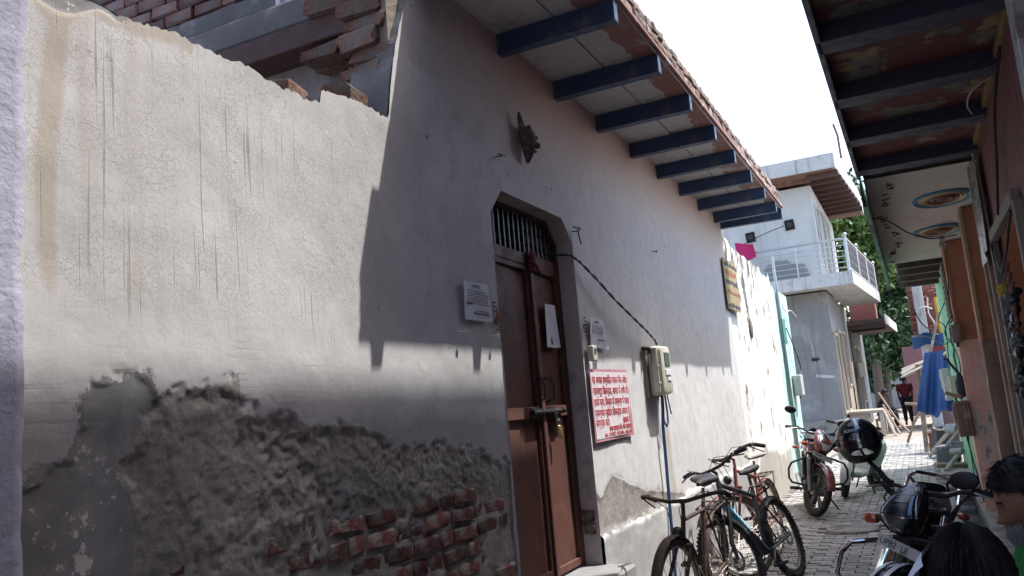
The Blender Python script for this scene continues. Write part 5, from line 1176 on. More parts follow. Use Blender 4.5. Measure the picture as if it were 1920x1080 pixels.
    secs = [(.735, .575, .045, .045), (.765, .590, .080, .07), (.81, .60, .100, .09), (.86, .595, .110, .105), (.91, .58, .110, .10), (.955, .555, .100, .085), (1.0, .525, .085, .060), (1.04, .495, .066, .034), (1.068, .475, .045, .014)]; secs = [(zc(q[0]), *q[1:]) for q in secs]
    b.loft([((x, 0, z), (0, hw, 0), (d, 0, 0)) for z, x, hw, d in secs], 36, 2.0); cw = P(b, "headlamp_cowl", paint, sm=60)
    # lens follows the cowl's face, slightly proud
    def face(z, q, off):
        z = zc(z)
        zz = [s_[0] for s_ in secs]; x = np.interp(z, zz, [s_[1] for s_ in secs]); hw = np.interp(z, zz, [s_[2] for s_ in secs]); d = np.interp(z, zz, [s_[3] for s_ in secs])
        c_ = min(abs(q), .999); return (x+d*(1-c_**2.0)**(1/2.0)+off, q*hw, z)
    b = fmb(); b.grid(lambda u, v: face(.762+.105*v+.02*abs(u-.5)*2*(v-.3), (u-.5)*2*(.40+.36*v), .006), 16, 8); P(b, "headlight", lens, cw, 60, False)
    b = fmb(); b.tube([Vector(face(.762+.105*v+.02*abs(u-.5)*2*(v-.3), (u-.5)*2*(.40+.36*v), .007)) for u, v in [(k/8, 0) for k in range(9)]+[(1, k/4) for k in range(1, 5)]+[(1-k/8, 1) for k in range(1, 9)]+[(0, 1-k/4) for k in range(1, 4)]], .0045, 6, closed=True); P(b, "headlight_bezel", BLACKPL, cw)
    b = fmb()
    for q0, q1, z0, z1 in ((.10, .34, .775, .825), (.02, .08, .785, .84), (-.30, -.2, .80, .84)):
        b.add([face(z0, q0, .008), face(z0, q1, .008), face(z1, q0*.8+q1*.2, .008), face(z1, q0, .008)], [(0, 1, 2, 3)])
    P(b, "reflector_glint", M_("glint_silver", (.6, .62, .64), .2, .1, bump=0, metal=.8), cw, 0)["kind"] = "stuff"  # bright patches laid on the opaque lens paint the reflector's glint
    def scr(u, v):
        p = Vector(face(1.0+.068*v, (u-.5)*2*(.80-.25*v), .004)); return (p.x-.02*v, p.y*(1+.25*(1-v)), p.z+.010*v*(1-(2*u-1)**2*.7))
    b = fmb(); b.grid(scr, 14, 8); b.grid(lambda u, v: tuple(Vector(scr(u, v))-Vector((.004, 0, 0))), 14, 8); P(b, "windscreen_lip", GLOSSB, cw, 60, False)
    for s in (-1, 1):
        b = fmb(); b.tube([Vector(face(.76+.30*k/10, s*(.93-.10*(k/10)), .002)) for k in range(11)], .004, 6); P(b, "cowl_seam", BLACKPL, cw)
    for s, mt in ((-1, accent), (1, accent)):
        for o, wd in ((.50, .13), (.72, .05)):
            b = fmb(); b.grid(lambda u, v: face(.86+.19*v, s*(o+wd*u+.16*(1-v)-.10*v), .0035), 5, 12); P(b, "cowl_decal", mt if o < .6 else accent2, cw, 60, False)
    b = fmb(); b.grid(lambda u, v: face(.955+.10*v, (u-.5)*2*(.52-.12*v), .005), 12, 6); P(b, "windscreen", GLOSSB, cw, 60, False)
    for s in (-1, 1):
        b = fmb(); b.cyl((.52, s*.10, .82), (.54, s*.19, .825), .010, n=8); st0 = P(b, "indicator_stalk", BLACKPL)
        b = fmb(); b.loft([((.50, s*.215, .825), (0, .022, 0), (0, 0, .02)), ((.53, s*.215, .825), (0, .036, 0), (0, 0, .027)), ((.565, s*.215, .825), (0, .034, 0), (0, 0, .025)), ((.575, s*.215, .825), (0, .02, 0), (0, 0, .014))], 14, 3.5); P(b, "indicator", AMBER, st0)
    # plate
    b = fmb(); b.box((.632, 0, .705), (.004, .262, .056), rot=(R(-16), R(-12), 0), ch=.0015); pt = P(b, "number_plate", PLATEM)
    b = fmb(); b.box((.615, 0, .735), (.012, .10, .06), rot=(0, R(-12), 0)); P(b, "plate_bracket", BLACKPL, pt)
    if plate_text:
        Mt = F @ Matrix.Translation((.632, 0, .705)) @ Euler((R(-16), R(-12), 0)).to_matrix().to_4x4() @ Matrix.Translation((.0035, 0, 0)) @ Matrix(((0, 0, 1, 0), (1, 0, 0, 0), (0, 1, 0, 0), (0, 0, 0, 1)))
        text(plate_text, .047, Mt @ Matrix.Translation((-.118, -.017, 0)), INKB, "plate_letters", pt, world=False, sx=.92)
    # handlebar
    b = fmb(); hb = [(.30, .36, .985), (.33, .27, 1.0), (.37, .17, .995), (.372, .09, .965), (.372, -.09, .965), (.37, -.17, .995), (.33, -.27, 1.0), (.30, -.36, .985)]
    b.tube(hb, .0115, 10); hbo = P(b, "handlebar", DKSTEEL)
    b = fmb(); b.loft([((.33, 0, .985), (0, .07, 0), (.03, 0, 0)), ((.36, 0, 1.02), (0, .07, 0), (.045, 0, .01))], 16, 3); P(b, "instrument_pod", BLACKPL, hbo)
    for s in (-1, 1):
        b = fmb(); b.cyl((.333, s*.255, .999), (.30, s*.365, .985), .017, n=12); b.box((.345, s*.235, 1.0), (.035, .035, .04), ch=.006); P(b, "grip", RUBBER, hbo)
        b = fmb(); b.tube([(.37, s*.24, .995), (.385, s*.30, .985), (.365, s*.37, .972)], .006, 6); P(b, "brake_lever", STEELM, hbo)
        b = fmb(); b.tube([(.345, s*.215, 1.0), (.43, s*.16, .90), (.42, s*.11, .82), (.36, s*.06, .78)], .005, 6); b.tube([(.35, s*.225, 1.0), (.46, s*.20, .93), (.44, s*.12, .80), (.33, s*.04, .72)], .0055, 6); P(b, "brake_cable", WIREB, hbo)
    return t, F, P, fmb
def bike_body(t, P, paint, accent, accent2, rail=True, guard=CHROME):
    b = MB(); b.loft([((.30, 0, .80), (0, .05, 0), (0, 0, .04)), ((.24, 0, .80), (0, .105, 0), (0, 0, .075)), ((.10, 0, .80), (0, .135, 0), (0, 0, .105)), ((-.05, 0, .79), (0, .12, 0), (0, 0, .09)), ((-.16, 0, .77), (0, .075, 0), (0, 0, .05))], 24, 2.6); tk = P(b, "fuel_tank", paint, sm=60)
    for s in (-1, 1):
        b = MB(); b.grid(lambda u, v: (.22-.30*u, s*(.098+.042*math.sin(math.pi*u*.9)), .80-.03*u+.05*v*(1-.4*u)), 10, 3); P(b, "tank_decal", accent, tk, 60, False)
    b = MB(); b.cyl((.08, 0, .90), (.08, 0, .918), .03, n=16); P(b, "fuel_cap", STEELM, tk)
    b = MB(); b.loft([((-.08, 0, .775), (0, .07, 0), (0, 0, .03)), ((-.22, 0, .77), (0, .115, 0), (0, 0, .04)), ((-.50, 0, .80), (0, .125, 0), (0, 0, .042)), ((-.72, 0, .825), (0, .10, 0), (0, 0, .035)), ((-.80, 0, .83), (0, .06, 0), (0, 0, .02))], 20, 3); P(b, "seat", SEATV, sm=60)
    b = MB(); b.loft([((-.15, 0, .68), (0, .10, 0), (0, 0, .05)), ((-.40, 0, .70), (0, .12, 0), (0, 0, .07)), ((-.70, 0, .76), (0, .09, 0), (0, 0, .045)), ((-.90, 0, .80), (0, .05, 0), (0, 0, .025))], 16, 3); P(b, "tail_panel", paint, sm=60)
    b = MB(); b.ell((-.90, 0, .79), (.03, .055, .03)); P(b, "tail_lamp", REDL)
    if rail:
        b = MB(); b.tube([(-.42, .135, .74), (-.50, .155, .83), (-.66, .15, .90), (-.86, .12, .925), (-.92, 0, .93), (-.86, -.12, .925), (-.66, -.15, .90), (-.50, -.155, .83), (-.42, -.135, .74)], .012, 10); b.tube([(-.70, .145, .90), (-.72, .10, .86)], .009, 8); b.tube([(-.70, -.145, .90), (-.72, -.10, .86)], .009, 8); P(b, "grab_rail", CHROME)
    b = MB(); b.loft([((.18, 0, .36), (0, .10, 0), (0, 0, .09)), ((.05, 0, .34), (0, .15, 0), (0, 0, .11)), ((-.18, 0, .34), (0, .14, 0), (0, 0, .11)), ((-.26, 0, .36), (0, .10, 0), (0, 0, .08))], 20, 3.5); en = P(b, "engine", ENG)
    b = MB()
    for k in range(7): b.box((.20+k*.028, 0, .42+.006*k), (.012, .18-.006*abs(k-3), .15), rot=(0, R(-12), 0), ch=.003)
    b.box((.29, 0, .44), (.2, .11, .10), ch=.02); P(b, "cooling_fins", ENG, en)
    b = MB(); b.cyl((.02, .15, .34), (.02, .175, .34), .085, n=24); P(b, "engine_cover", CHROME, en)
    b = MB(); b.tube([(.36, -.05, .42), (.38, -.09, .34), (.26, -.13, .22), (0, -.14, .20), (-.2, -.15, .23)], .022, 10); b.tube([(-.2, -.155, .23), (-.3, -.16, .25), (-.75, -.17, .36), (-.80, -.17, .37)], [.03, .045, .045, .02], 14); P(b, "exhaust", CHROME)
    b = MB(); b.tube([(.33, 0, .86), (.40, 0, .62), (.33, 0, .36), (.20, 0, .25)], .022, 10); b.tube([(.35, 0, .84), (-.2, 0, .68), (-.7, 0, .72)], .02, 10)
    for s in (-1, 1): b.tube([(-.15, s*.10, .30), (-.62, s*.09, .30)], .018, 8); b.cyl((-.62, s*.10, .33), (-.42, s*.11, .70), .026, n=12)
    P(b, "frame", BLACKPL)
    b = MB()
    for s in (-1, 1): b = MB(); b.cyl((-.02, s*.14, .26), (-.03, s*.30, .27), .014, n=10); b.cyl((-.03, s*.2, .265), (-.03, s*.31, .268), .021, n=10); P(b, "foot_peg", RUBBER)
    pass
    b = MB()
    b.tube([(.36, -.06, .70), (.44, -.20, .66), (.47, -.30, .62), (.47, -.335, .55), (.46, -.335, .44), (.42, -.30, .38), (.30, -.10, .33)], .0135, 10); b.tube([(.36, .06, .70), (.44, .20, .66), (.47, .30, .62), (.47, .335, .55), (.46, .335, .44), (.42, .30, .38), (.30, .10, .33)], .0135, 10); P(b, "crash_guard", guard)
    b = MB(); b.tube([(-.05, .10, .24), (-.02, .20, .10), (.0, .26, .015)], .011, 8); b.box((.0, .265, .012), (.05, .03, .012)); P(b, "side_stand", DKSTEEL)
    for s in (-1, 1):
        b = MB(); b.cyl((-.74, s*.09, .74), (-.76, s*.17, .74), .009, n=8); b.ell((-.76, s*.20, .74), (.035, .035, .026)); P(b, "rear_indicator", AMBER)
def mirror(fmb, P, s, stalk, head_c, rot, hbo):
    b = fmb(); b.tube(stalk, .007, 8); mo = P(b, "mirror_stalk", BLACKPL)
    b = fmb(); b.ell(head_c, (.016, .075, .046), 18, 10, rot=rot); mm = P(b, "mirror", BLACKPL, mo, 60)
    return mo
bk, F1, P1, f1 = motorcycle("motorcycle", "black motorcycle nearest us with chrome guards and a helmet on its handlebar", "motorcycle", (-.35, 5.32, .0), -93, -20, -32, GLOSSB, STRIPEB, STRIPEW, LENSC, "UP82  LF", group="parked motorcycles")
bike_body(bk, P1, GLOSSB, STRIPEB, STRIPEW)
mirror(f1, P1, 1, [(.36, .10, .99), (.37, .10, 1.03), (.385, .13, 1.055)], (.39, .20, 1.055), (R(6), 0, R(10)), None)
mirror(f1, P1, -1, [(.335, -.25, 1.0), (.34, -.30, 1.06), (.345, -.40, 1.15), (.37, -.41, 1.2)], (.375, -.412, 1.215), (R(20), 0, R(-10)), None)
for k in range(3):
    b = f1(); b.tube([(.345, -.22-.015*k, 1.01), (.37, -.31-.01*k, 1.075+.012*k), (.42+.02*k, -.28, 1.05), (.45, -.19+.02*k, .97), (.42, -.10, .88), (.37, -.05, .80)], .0062, 6); P1(b, 'clutch_cable', WIREB)
b = f1(); b.loft([((.335, -.255, 1.0), (0, .02, 0), (.02, 0, 0)), ((.34, -.30, 1.06), (0, .018, 0), (.018, 0, 0)), ((.345, -.39, 1.13), (0, .016, 0), (.016, 0, 0))], 10, 2.5); P1(b, 'mirror_boot', BLACKPL)
# helmet hung over the mirror
hl = thing("helmet", "glossy black full face helmet hung on the black motorcycle's handlebar", "helmet", (-.36, 5.2, 1.185), (R(-4), R(-6), R(12)))
def helmet():
    # local: face towards -y, crown up
    n, k = 144, 96; rx, ry, rz = .122, .150, .135; vs = []; ok = []
    def pt(az, el, s=1.0):
        f = max(0, math.cos(az))
        chin = 1+.16*f**2*max(0, -math.sin(el)-.15)*2.2
        x = rx*math.cos(el)*math.sin(az)*s; y = -ry*math.cos(el)*math.cos(az)*s*chin; z = rz*math.sin(el)*s
        return (x, y, z)
    el0, el1 = R(-62), R(90)
    def hole(az, el):
        a = math.degrees(az); a = (a+180) % 360-180; e = math.degrees(el)
        return abs(a) < 44 and -33-5*(1-(a/44)**2) < e < -33+15*math.sqrt(max(0, 1-(a/44)**2))
    def neck(az, el):
        a = abs((math.degrees(az)+180) % 360-180); return math.degrees(el) < -62+56*max(0, (a-80)/100)
    for s, nm, mt in ((1.0, "helmet_shell", GLOSSB), (.93, "helmet_lining", M_("helmet_foam", (.05, .05, .052), .9, .2))):
        b = MB(); vs = [pt(2*math.pi*i/n, el0+(el1-el0)*j/k, s) for j in range(k+1) for i in range(n)]; fs = []
        for j in range(k):
            for i in range(n):
                az = 2*math.pi*(i+.5)/n; el = el0+(el1-el0)*(j+.5)/k
                if hole(az, el) or neck(az, el): continue
                fs.append((j*n+i, j*n+(i+1) % n, (j+1)*n+(i+1) % n, (j+1)*n+i))
        b.add(vs, fs); b.build(nm, mt, hl, world=False, smooth=70, fix=False)
    b = MB()   # dark tinted visor over the opening's upper part
    b.grid(lambda u, v: pt(R(-62+124*u), R(-15+35*v), 1.018), 24, 8); vz = b.build("visor", M_("tinted_visor", (.008, .009, .012), .06, .1, bump=0, spec=.8, coat=1), hl, world=False, smooth=70, fix=False)
    b = MB()
    for s in (-1, 1): b.cyl(pt(s*R(72), R(4), 1.0), pt(s*R(72), R(4), 1.06), .022, n=16)
    b.build("visor_pivot", BLACKPL, vz, world=False)
    b = MB(); b.grid(lambda u, v: pt(R(-9+13*u), R(30+46*v), 1.004), 6, 14); b.build("shell_reflection", STRIPEB, hl, world=False, smooth=70, fix=False)  # pale blue band paints a soft reflection on the black shell
    b = MB(); b.tube([pt(R(-44+88*i/20), R(-36-5*(1-((i-10)/10)**2)), 1.0) for i in range(21)], .006, 6); b.build("chin_trim", BLACKPL, hl, world=False)
    def onshell(az, el): 
        p = Vector(pt(R(az), R(el), 1.006)); e = Vector(pt(R(az+1), R(el), 1.006))-p; u = Vector(pt(R(az), R(el+1), 1.006))-p; e.normalize(); nrm = e.cross(u).normalized(); u = nrm.cross(e); return p, e, u, nrm
    p, e, u, nn = onshell(-26, 30); Mx = Matrix(((e.x, u.x, nn.x, p.x), (e.y, u.y, nn.y, p.y), (e.z, u.z, nn.z, p.z), (0, 0, 0, 1)))
    text("KIWI", .030, Mx @ Matrix.Translation((-.036, -.012, 0)), STRIPEW, "helmet_lettering", hl, world=False, sx=1.15)
    b = MB(); b.M = Mx; b.tube([(.003+.013*math.cos(a), .036+.011*math.sin(a), .002) for a in np.linspace(0, 6.283, 18)[:-1]], .0014, 5, closed=True); b.bar((-.004, .040, .002), (.003, .030, .002), .003, .001, up=(0, 0, 1)); b.bar((.010, .040, .002), (.003, .030, .002), .003, .001, up=(0, 0, 1)); b.build("helmet_emblem", STRIPEW, hl, world=False)
helmet()
rd, F2, P2, f2 = motorcycle("motorcycle", "dusty red motorcycle parked by the white wall in front of the scooter", "motorcycle", (-1.38, 11.25, .0), -80, -5, 26, REDP, STRIPEW, STRIPEW, LENSW, "UP80", group="parked motorcycles")
bike_body(rd, P2, REDP, STRIPEW, STRIPEW, guard=BLACKPL)
mirror(f2, P2, 1, [(.335, .25, 1.0), (.34, .27, 1.06), (.35, .30, 1.10)], (.35, .34, 1.14), (0, 0, R(5)), None); mirror(f2, P2, -1, [(.335, -.25, 1.0), (.34, -.27, 1.08), (.35, -.31, 1.16)], (.35, -.36, 1.20), (0, 0, R(-5)), None)
# scooter
def scooter(loc, rz, lean, steer):
    t = thing("scooter", "dusty white moped with disc wheels parked behind the red motorcycle", "scooter", loc, (R(lean), 0, R(rz)))
    F = Matrix.Translation((.45, 0, .7)) @ Matrix.Rotation(R(steer), 4, Vector((-.42, 0, .9)).normalized()) @ Matrix.Translation((-.45, 0, -.7))
    P = lambda mb, nm, mt, par=t, sm=45, fix=True: mb.build(nm, mt, par, world=False, smooth=sm, fix=fix)
    for c, Mx in (((.58, 0, .25), F), ((-.58, 0, .25), None)):
        b = MB(); b.M = Mx; torus(b, c, .205, .045, 40, 10); w = P(b, "wheel", RUBBER, sm=60)
        b = MB(); b.M = Mx; b.lathe([(.165, -.02), (.165, .025), (.15, .03), (.07, .02), (.05, .045), (0, .045)], 32, Matrix.Translation(c) @ Matrix.Rotation(R(-90), 4, 'X')); b.lathe([(.165, -.025), (.15, -.03), (.07, -.02), (.05, -.045), (0, -.045)], 32, Matrix.Translation(c) @ Matrix.Rotation(R(-90), 4, 'X')); P(b, "disc_rim", M_("worn_silver_rim", (.32, .31, .29), .5, .2, 10, metal=.5), w)
        b = MB(); b.M = Mx
        for k in range(8):
            a = 2*math.pi*k/8
            for s in (-1, 1): b.box((c[0]+.112*math.cos(a), s*.028, c[2]+.112*math.sin(a)), (.022, .006, .062), rot=(0, -a, 0), ch=.002)
        P(b, "rim_slot", M_("dark_slot", (.02, .02, .02), .9, 0, bump=0), w)
    b = MB(); b.M = F; c = (.58, 0, .25)
    b.grid(lambda u, v: (c[0]+(.275+.03*math.sin(math.pi*v))*math.cos(R(-5+150*u))+.02*u, (v-.5)*.17*(1-.3*(1-u)), c[2]+(.275+.035*math.sin(math.pi*v))*math.sin(R(-5+150*u))), 24, 10)
    b.grid(lambda u, v: (c[0]+(.268+.03*math.sin(math.pi*v))*math.cos(R(-5+150*u))+.02*u, (v-.5)*.165*(1-.3*(1-u)), c[2]+(.268+.035*math.sin(math.pi*v))*math.sin(R(-5+150*u))), 24, 10)
    P(b, "front_mudguard", SCW, sm=70, fix=False)
    for s in (-1, 1):
        b = MB(); b.M = F; b.tube([(.58, s*.075, .25), (.55, s*.075, .42), (.46, s*.05, .62)], .015, 8); P(b, "fork_arm", STEELM)
    b = MB(); b.loft([((.52, 0, .50), (0, .13, 0), (.05, 0, 0)), ((.50, 0, .62), (0, .17, 0), (.07, 0, 0)), ((.46, 0, .75), (0, .18, 0), (.075, 0, 0)), ((.41, 0, .88), (0, .13, 0), (.06, 0, 0)), ((.38, 0, .96), (0, .07, 0), (.04, 0, 0))], 20, 2.6); P(b, "leg_shield", SCW, sm=60)
    b = MB(); b.M = F; b.loft([((.50, 0, .90), (0, .06, 0), (0, 0, .05)), ((.44, 0, .93), (0, .10, 0), (0, 0, .07)), ((.33, 0, .95), (0, .09, 0), (0, 0, .05))], 18, 2.6); hn = P(b, "handlebar_cowl", SCW, sm=60)
    b = MB(); b.M = F; b.ell((.50, 0, .90), (.02, .055, .045)); P(b, "headlight", LENSW, hn)
    b = MB(); b.M = F; b.tube([(.30, .34, .98), (.35, .2, .97), (.37, 0, .95), (.35, -.2, .97), (.30, -.34, .98)], .012, 8); hh = P(b, "handlebar", DKSTEEL)
    for s in (-1, 1): b = MB(); b.M = F; b.cyl((.335, s*.24, .972), (.30, s*.35, .98), .018, n=10); P(b, "grip", RUBBER, hh)
    b = MB(); b.M = F; b.ell((.53, -.11, .80), (.03, .032, .032)); b.ell((.53, .11, .80), (.03, .032, .032)); P(b, "indicator", AMBER)
    b = MB(); b.box((.12, 0, .30), (.55, .26, .08), ch=.03); P(b, "floorboard", SCW)
    b = MB(); b.loft([((-.05, 0, .45), (0, .13, 0), (0, 0, .18)), ((-.35, 0, .50), (0, .19, 0), (0, 0, .20)), ((-.70, 0, .58), (0, .15, 0), (0, 0, .14)), ((-.86, 0, .64), (0, .06, 0), (0, 0, .05))], 20, 2.8); P(b, "rear_body", SCW, sm=60)
    b = MB(); b.loft([((.02, 0, .72), (0, .10, 0), (0, 0, .03)), ((-.2, 0, .73), (0, .14, 0), (0, 0, .05)), ((-.65, 0, .77), (0, .13, 0), (0, 0, .045)), ((-.75, 0, .78), (0, .08, 0), (0, 0, .02))], 18, 3); P(b, "seat", SEATV, sm=60)
    b = MB(); b.tube([(.1, .12, .26), (.12, .22, .02)], .011, 8); P(b, "side_stand", DKSTEEL)
    b = MB(); b.tube([(-.3, -.1, .28), (-.34, -.18, .02)], .011, 8); P(b, "centre_stand", DKSTEEL)
    return t
scooter((-.95, 12.92, 0), -104, -7, 15)

# ---------------- bicycles
RUST = M_("rusty_steel_tube", (.065, .042, .035), .75, .35, 14, .35, 80, .002, metal=.3, dirt=(.12, .075, .055), dsc=9)
REDRUST = M_("red_rusty_tube", (.17, .045, .032), .6, .3, 12, .3, 80, .002, dirt=(.15, .07, .045), dsc=8)
MTBB = M_("matt_black_tube", (.014, .014, .016), .35, .2, 20, .05, 100, .001, spec=.5)
MTBC = M_("cyan_blue_tube", (.03, .38, .62), .3, .15, 10, .05, spec=.5, coat=.3)
SPOKE = M_("spoke_steel", (.34, .31, .28), .4, .2, 30, metal=.8)
TANTYRE = M_("dusty_tyre", (.10, .085, .068), .9, .25, 16, .3, dirt=(.19, .17, .14), dsc=8)
def bicycle(name, label, loc, rz, lean, steer, kind, frame, group="bicycles leaning by the wall"):
    t = thing(name, label, "bicycle", loc, (R(lean), 0, R(rz)), group)
    mtb = kind == "mtb"; Rw = .335 if mtb else .345; tr = .027 if mtb else .018; wb = 1.06 if mtb else 1.12
    P = lambda mb, nm, mt, par=t, sm=45, fix=True: mb.build(nm, mt, par, world=False, smooth=sm, fix=fix)
    hx, hz = wb/2-.20, (.84 if kind != "road" else .74); ax = Vector((-math.sin(R(20)), 0, math.cos(R(20))))
    F = Matrix.Translation((hx, 0, hz)) @ Matrix.Rotation(R(steer), 4, ax) @ Matrix.Translation((-hx, 0, -hz))
    fa, ra, bb = Vector((wb/2, 0, Rw)), Vector((-wb/2, 0, Rw)), Vector((-wb/2+.43, 0, .29))
    tyre = RUBBER if mtb else TANTYRE
    for c, Mx in ((fa, F), (ra, None)):
        b = MB(); b.M = Mx; torus(b, c, Rw-tr, tr, 56, 10)
        if mtb: knobs(b, c, Rw-.001, tr*1.05, 64)
        w = P(b, "wheel", tyre, sm=60)
        b = MB(); b.M = Mx; torus(b, c, Rw-2*tr-.006, .012, 48, 6, .8); P(b, "rim", MTBB if mtb else SPOKE, w)
        b = MB(); b.M = Mx
        for k in range(28):
            a = 2*math.pi*k/28; s = 1 if k % 2 else -1; a2 = a+s*.35
            b.cyl(c+Vector((.02*math.cos(a2+1.4*s), s*.032, .02*math.sin(a2+1.4*s))), c+Vector(((Rw-2*tr-.008)*math.cos(a), 0, (Rw-2*tr-.008)*math.sin(a))), .0016, n=4)
        o = P(b, "spokes", SPOKE, w, 0); o["kind"] = "stuff"
        b = MB(); b.M = Mx; b.cyl(c+Vector((0, -.035, 0)), c+Vector((0, .035, 0)), .022, n=12); b.cyl(c+Vector((0, -.06, 0)), c+Vector((0, .06, 0)), .008, n=8); P(b, "hub", SPOKE, w)
        if mtb:
            b = MB(); b.M = Mx; b.lathe([(.08, 0), (.08, .002), (.055, .002), (.055, 0)], 32, Matrix.Translation(c+Vector((0, .045, 0))) @ Matrix.Rotation(R(-90), 4, 'X')); P(b, "brake_disc", STEELM, w)
    st = Vector((bb.x-.17, 0, .76 if mtb else .80)); ht = Vector((hx-.03, 0, hz+.05)); hb_ = Vector((hx+.03, 0, hz-.10))
    b = MB(); r = .019 if mtb else .014
    b.tube([bb, st], r*.95, 10); b.tube([st-Vector((-.01, 0, .05)), ht-Vector((0, 0, .02))], r, 10)
    for s in (-1, 1): b.tube([bb+Vector((0, s*.03, 0)), ra+Vector((0, s*.06, 0))], .010, 8); b.tube([st+Vector((.01, s*.02, -.06)), ra+Vector((0, s*.06, 0))], .008, 8)
    b.tube([ht, hb_], r*1.1, 12); fo = P(b, "frame", frame)
    b = MB(); b.tube([hb_, bb], r*(1.65 if mtb else 1.25), 14); dt = P(b, "down_tube", MTBC if mtb else frame, fo)
    if mtb:
        b = MB(); b.tube([hb_.lerp(bb, .52), bb+Vector((.01, 0, .0))], r*1.70, 14); P(b, "tube_lower_half", MTBB, dt)  # lower half of the down tube in matt black
        b = MB(); d = (bb-hb_).normalized(); 
        for s in (-1, 1):
            for k in range(7):
                c0 = hb_+d*(.12+.045*k); b.bar(c0+Vector((0, s*.0318, .012)), c0+Vector((0, s*.0318, -.012))+d*.012, .001, .018, up=d, ch=0)
        P(b, "tube_marking", STRIPEW, dt, 0)["kind"] = "stuff"
    for s in (-1, 1):
        b = MB(); b.M = F; b.tube([hb_+Vector((.0, s*.045, -.02)), fa+Vector((-.01, s*.055, .12)), fa+Vector((0, s*.055, 0))], [.017 if mtb else .012, .019 if mtb else .011, .012], 10); P(b, "fork_blade", MTBB if mtb else frame)
    b = MB(); b.M = F; b.tube([hb_, ht, ht+Vector((-.02, 0, .07)), ht+Vector((.02, 0, .10))], .013, 10); b.box(hb_+Vector((.005, 0, -.015)), (.04, .12, .03), ch=.01); P(b, "steerer", MTBB if mtb else frame)
    hc = ht+Vector((.02, 0, .10))
    b = MB(); b.M = F
    if mtb: pts = [(hc.x-.07, .33, hc.z+.045), (hc.x-.05, .22, hc.z+.05), (hc.x, .10, hc.z+.005), (hc.x+.01, 0, hc.z), (hc.x, -.10, hc.z+.005), (hc.x-.05, -.22, hc.z+.05), (hc.x-.07, -.33, hc.z+.045)]
    else: pts = [(hc.x-.20, .25, hc.z-.01), (hc.x-.06, .26, hc.z+.035), (hc.x+.02, .20, hc.z+.03), (hc.x+.04, .06, hc.z), (hc.x+.04, -.06, hc.z), (hc.x+.02, -.20, hc.z+.03), (hc.x-.06, -.26, hc.z+.035), (hc.x-.20, -.25, hc.z-.01)]
    b.tube([Vector(p) for p in pts], .0125, 10); hbar = P(b, "handlebar", MTBB if mtb else RUST)
    for s in (1, -1):
        e0, e1 = Vector(pts[0 if s > 0 else -1]), Vector(pts[1 if s > 0 else -2])
        b = MB(); b.M = F; b.cyl(e0, e0.lerp(e1, .9 if mtb else .7), .017, n=12); P(b, "grip", RUBBER, hbar)
        b = MB(); b.M = F; q = e0.lerp(e1, 1.0); b.tube([q+Vector((.02, 0, -.005)), q+Vector((.055, s*.03, -.02)), e0+Vector((.055, 0, -.035))] if mtb else [q+Vector((.02, 0, -.02)), e0+Vector((.03, 0, -.045))], .006, 6); b.box(q+Vector((.012, 0, -.006)), (.04, .035, .03), ch=.008); P(b, "brake_lever", MTBB if mtb else RUST, hbar)
        b = MB(); b.M = F; b.tube([q+Vector((.03, -s*.02, -.005)), q+Vector((.14, -s*.08, .02)), hc+Vector((.13, s*.04, -.03)), hb_+Vector((.05, s*.03, .06)), hb_+Vector((.0, s*.02, -.04))], .0028, 5); P(b, "brake_cable", WIREB, hbar)
    sc = Vector((st.x-.035, 0, st.z+(.14 if mtb else .12)))
    b = MB(); b.tube([st-Vector((0, 0, .03)), sc-Vector((0, 0, .03))], .013, 10); P(b, "seat_post", SPOKE if not mtb else MTBB)
    b = MB(); wd = .075 if mtb else .105
    b.loft([(sc+Vector((.15, 0, .008)), (0, .012, 0), (0, 0, .012)), (sc+Vector((.10, 0, .012)), (0, .022, 0), (0, 0, .02)), (sc+Vector((0, 0, .012)), (0, .04, 0), (0, 0, .024)), (sc+Vector((-.09, 0, .02)), (0, wd, 0), (0, 0, .03)), (sc+Vector((-.13, 0, .025)), (0, wd*.9, 0), (0, 0, .026)), (sc+Vector((-.145, 0, .025)), (0, wd*.5, 0), (0, 0, .012))], 18, 2.4); P(b, "saddle", SEATV if kind != "red" else M_("pale_saddle_cover", (.42, .36, .31), .85, .2, 12, .5, 40, .006), sm=60)
    b = MB(); b.lathe([(.085 if not mtb else .075, 0), (.085 if not mtb else .075, .003), (.06, .003), (.06, 0)], 28, Matrix.Translation(bb+Vector((0, -.055, 0))) @ Matrix.Rotation(R(-90), 4, 'X')); b.cyl(bb-Vector((0, .06, 0)), bb+Vector((0, .06, 0)), .02, n=12); cr_ = P(b, "chainring", DKSTEEL)
    for s in (-1, 1):
        a = R(-35) if s > 0 else R(145); e = bb+Vector((.17*math.cos(a), s*.085, .17*math.sin(a)))
        b = MB(); b.bar(bb+Vector((0, s*.07, 0)), e, .014, .022, up=(0, 1, 0), ch=.004); P(b, "crank", SPOKE if not mtb else MTBB, cr_)
        b = MB()
        for dx in (-.042, .042): b.box(e+Vector((dx, s*.05, 0)), (.012, .09, .022), ch=.003)
        for dy in (.01, .05, .09): b.box(e+Vector((0, s*dy, 0)), (.074, .008, .018))
        P(b, "pedal", BLACKPL if mtb else RUST, cr_)
    b = MB(); b.tube([bb+Vector((0, -.06, .075)), ra+Vector((0, -.045, .035)), ra+Vector((-.035, -.045, 0)), ra+Vector((0, -.045, -.035)), bb+Vector((0, -.06, -.075))], .004, 5); P(b, "chain", RUST)
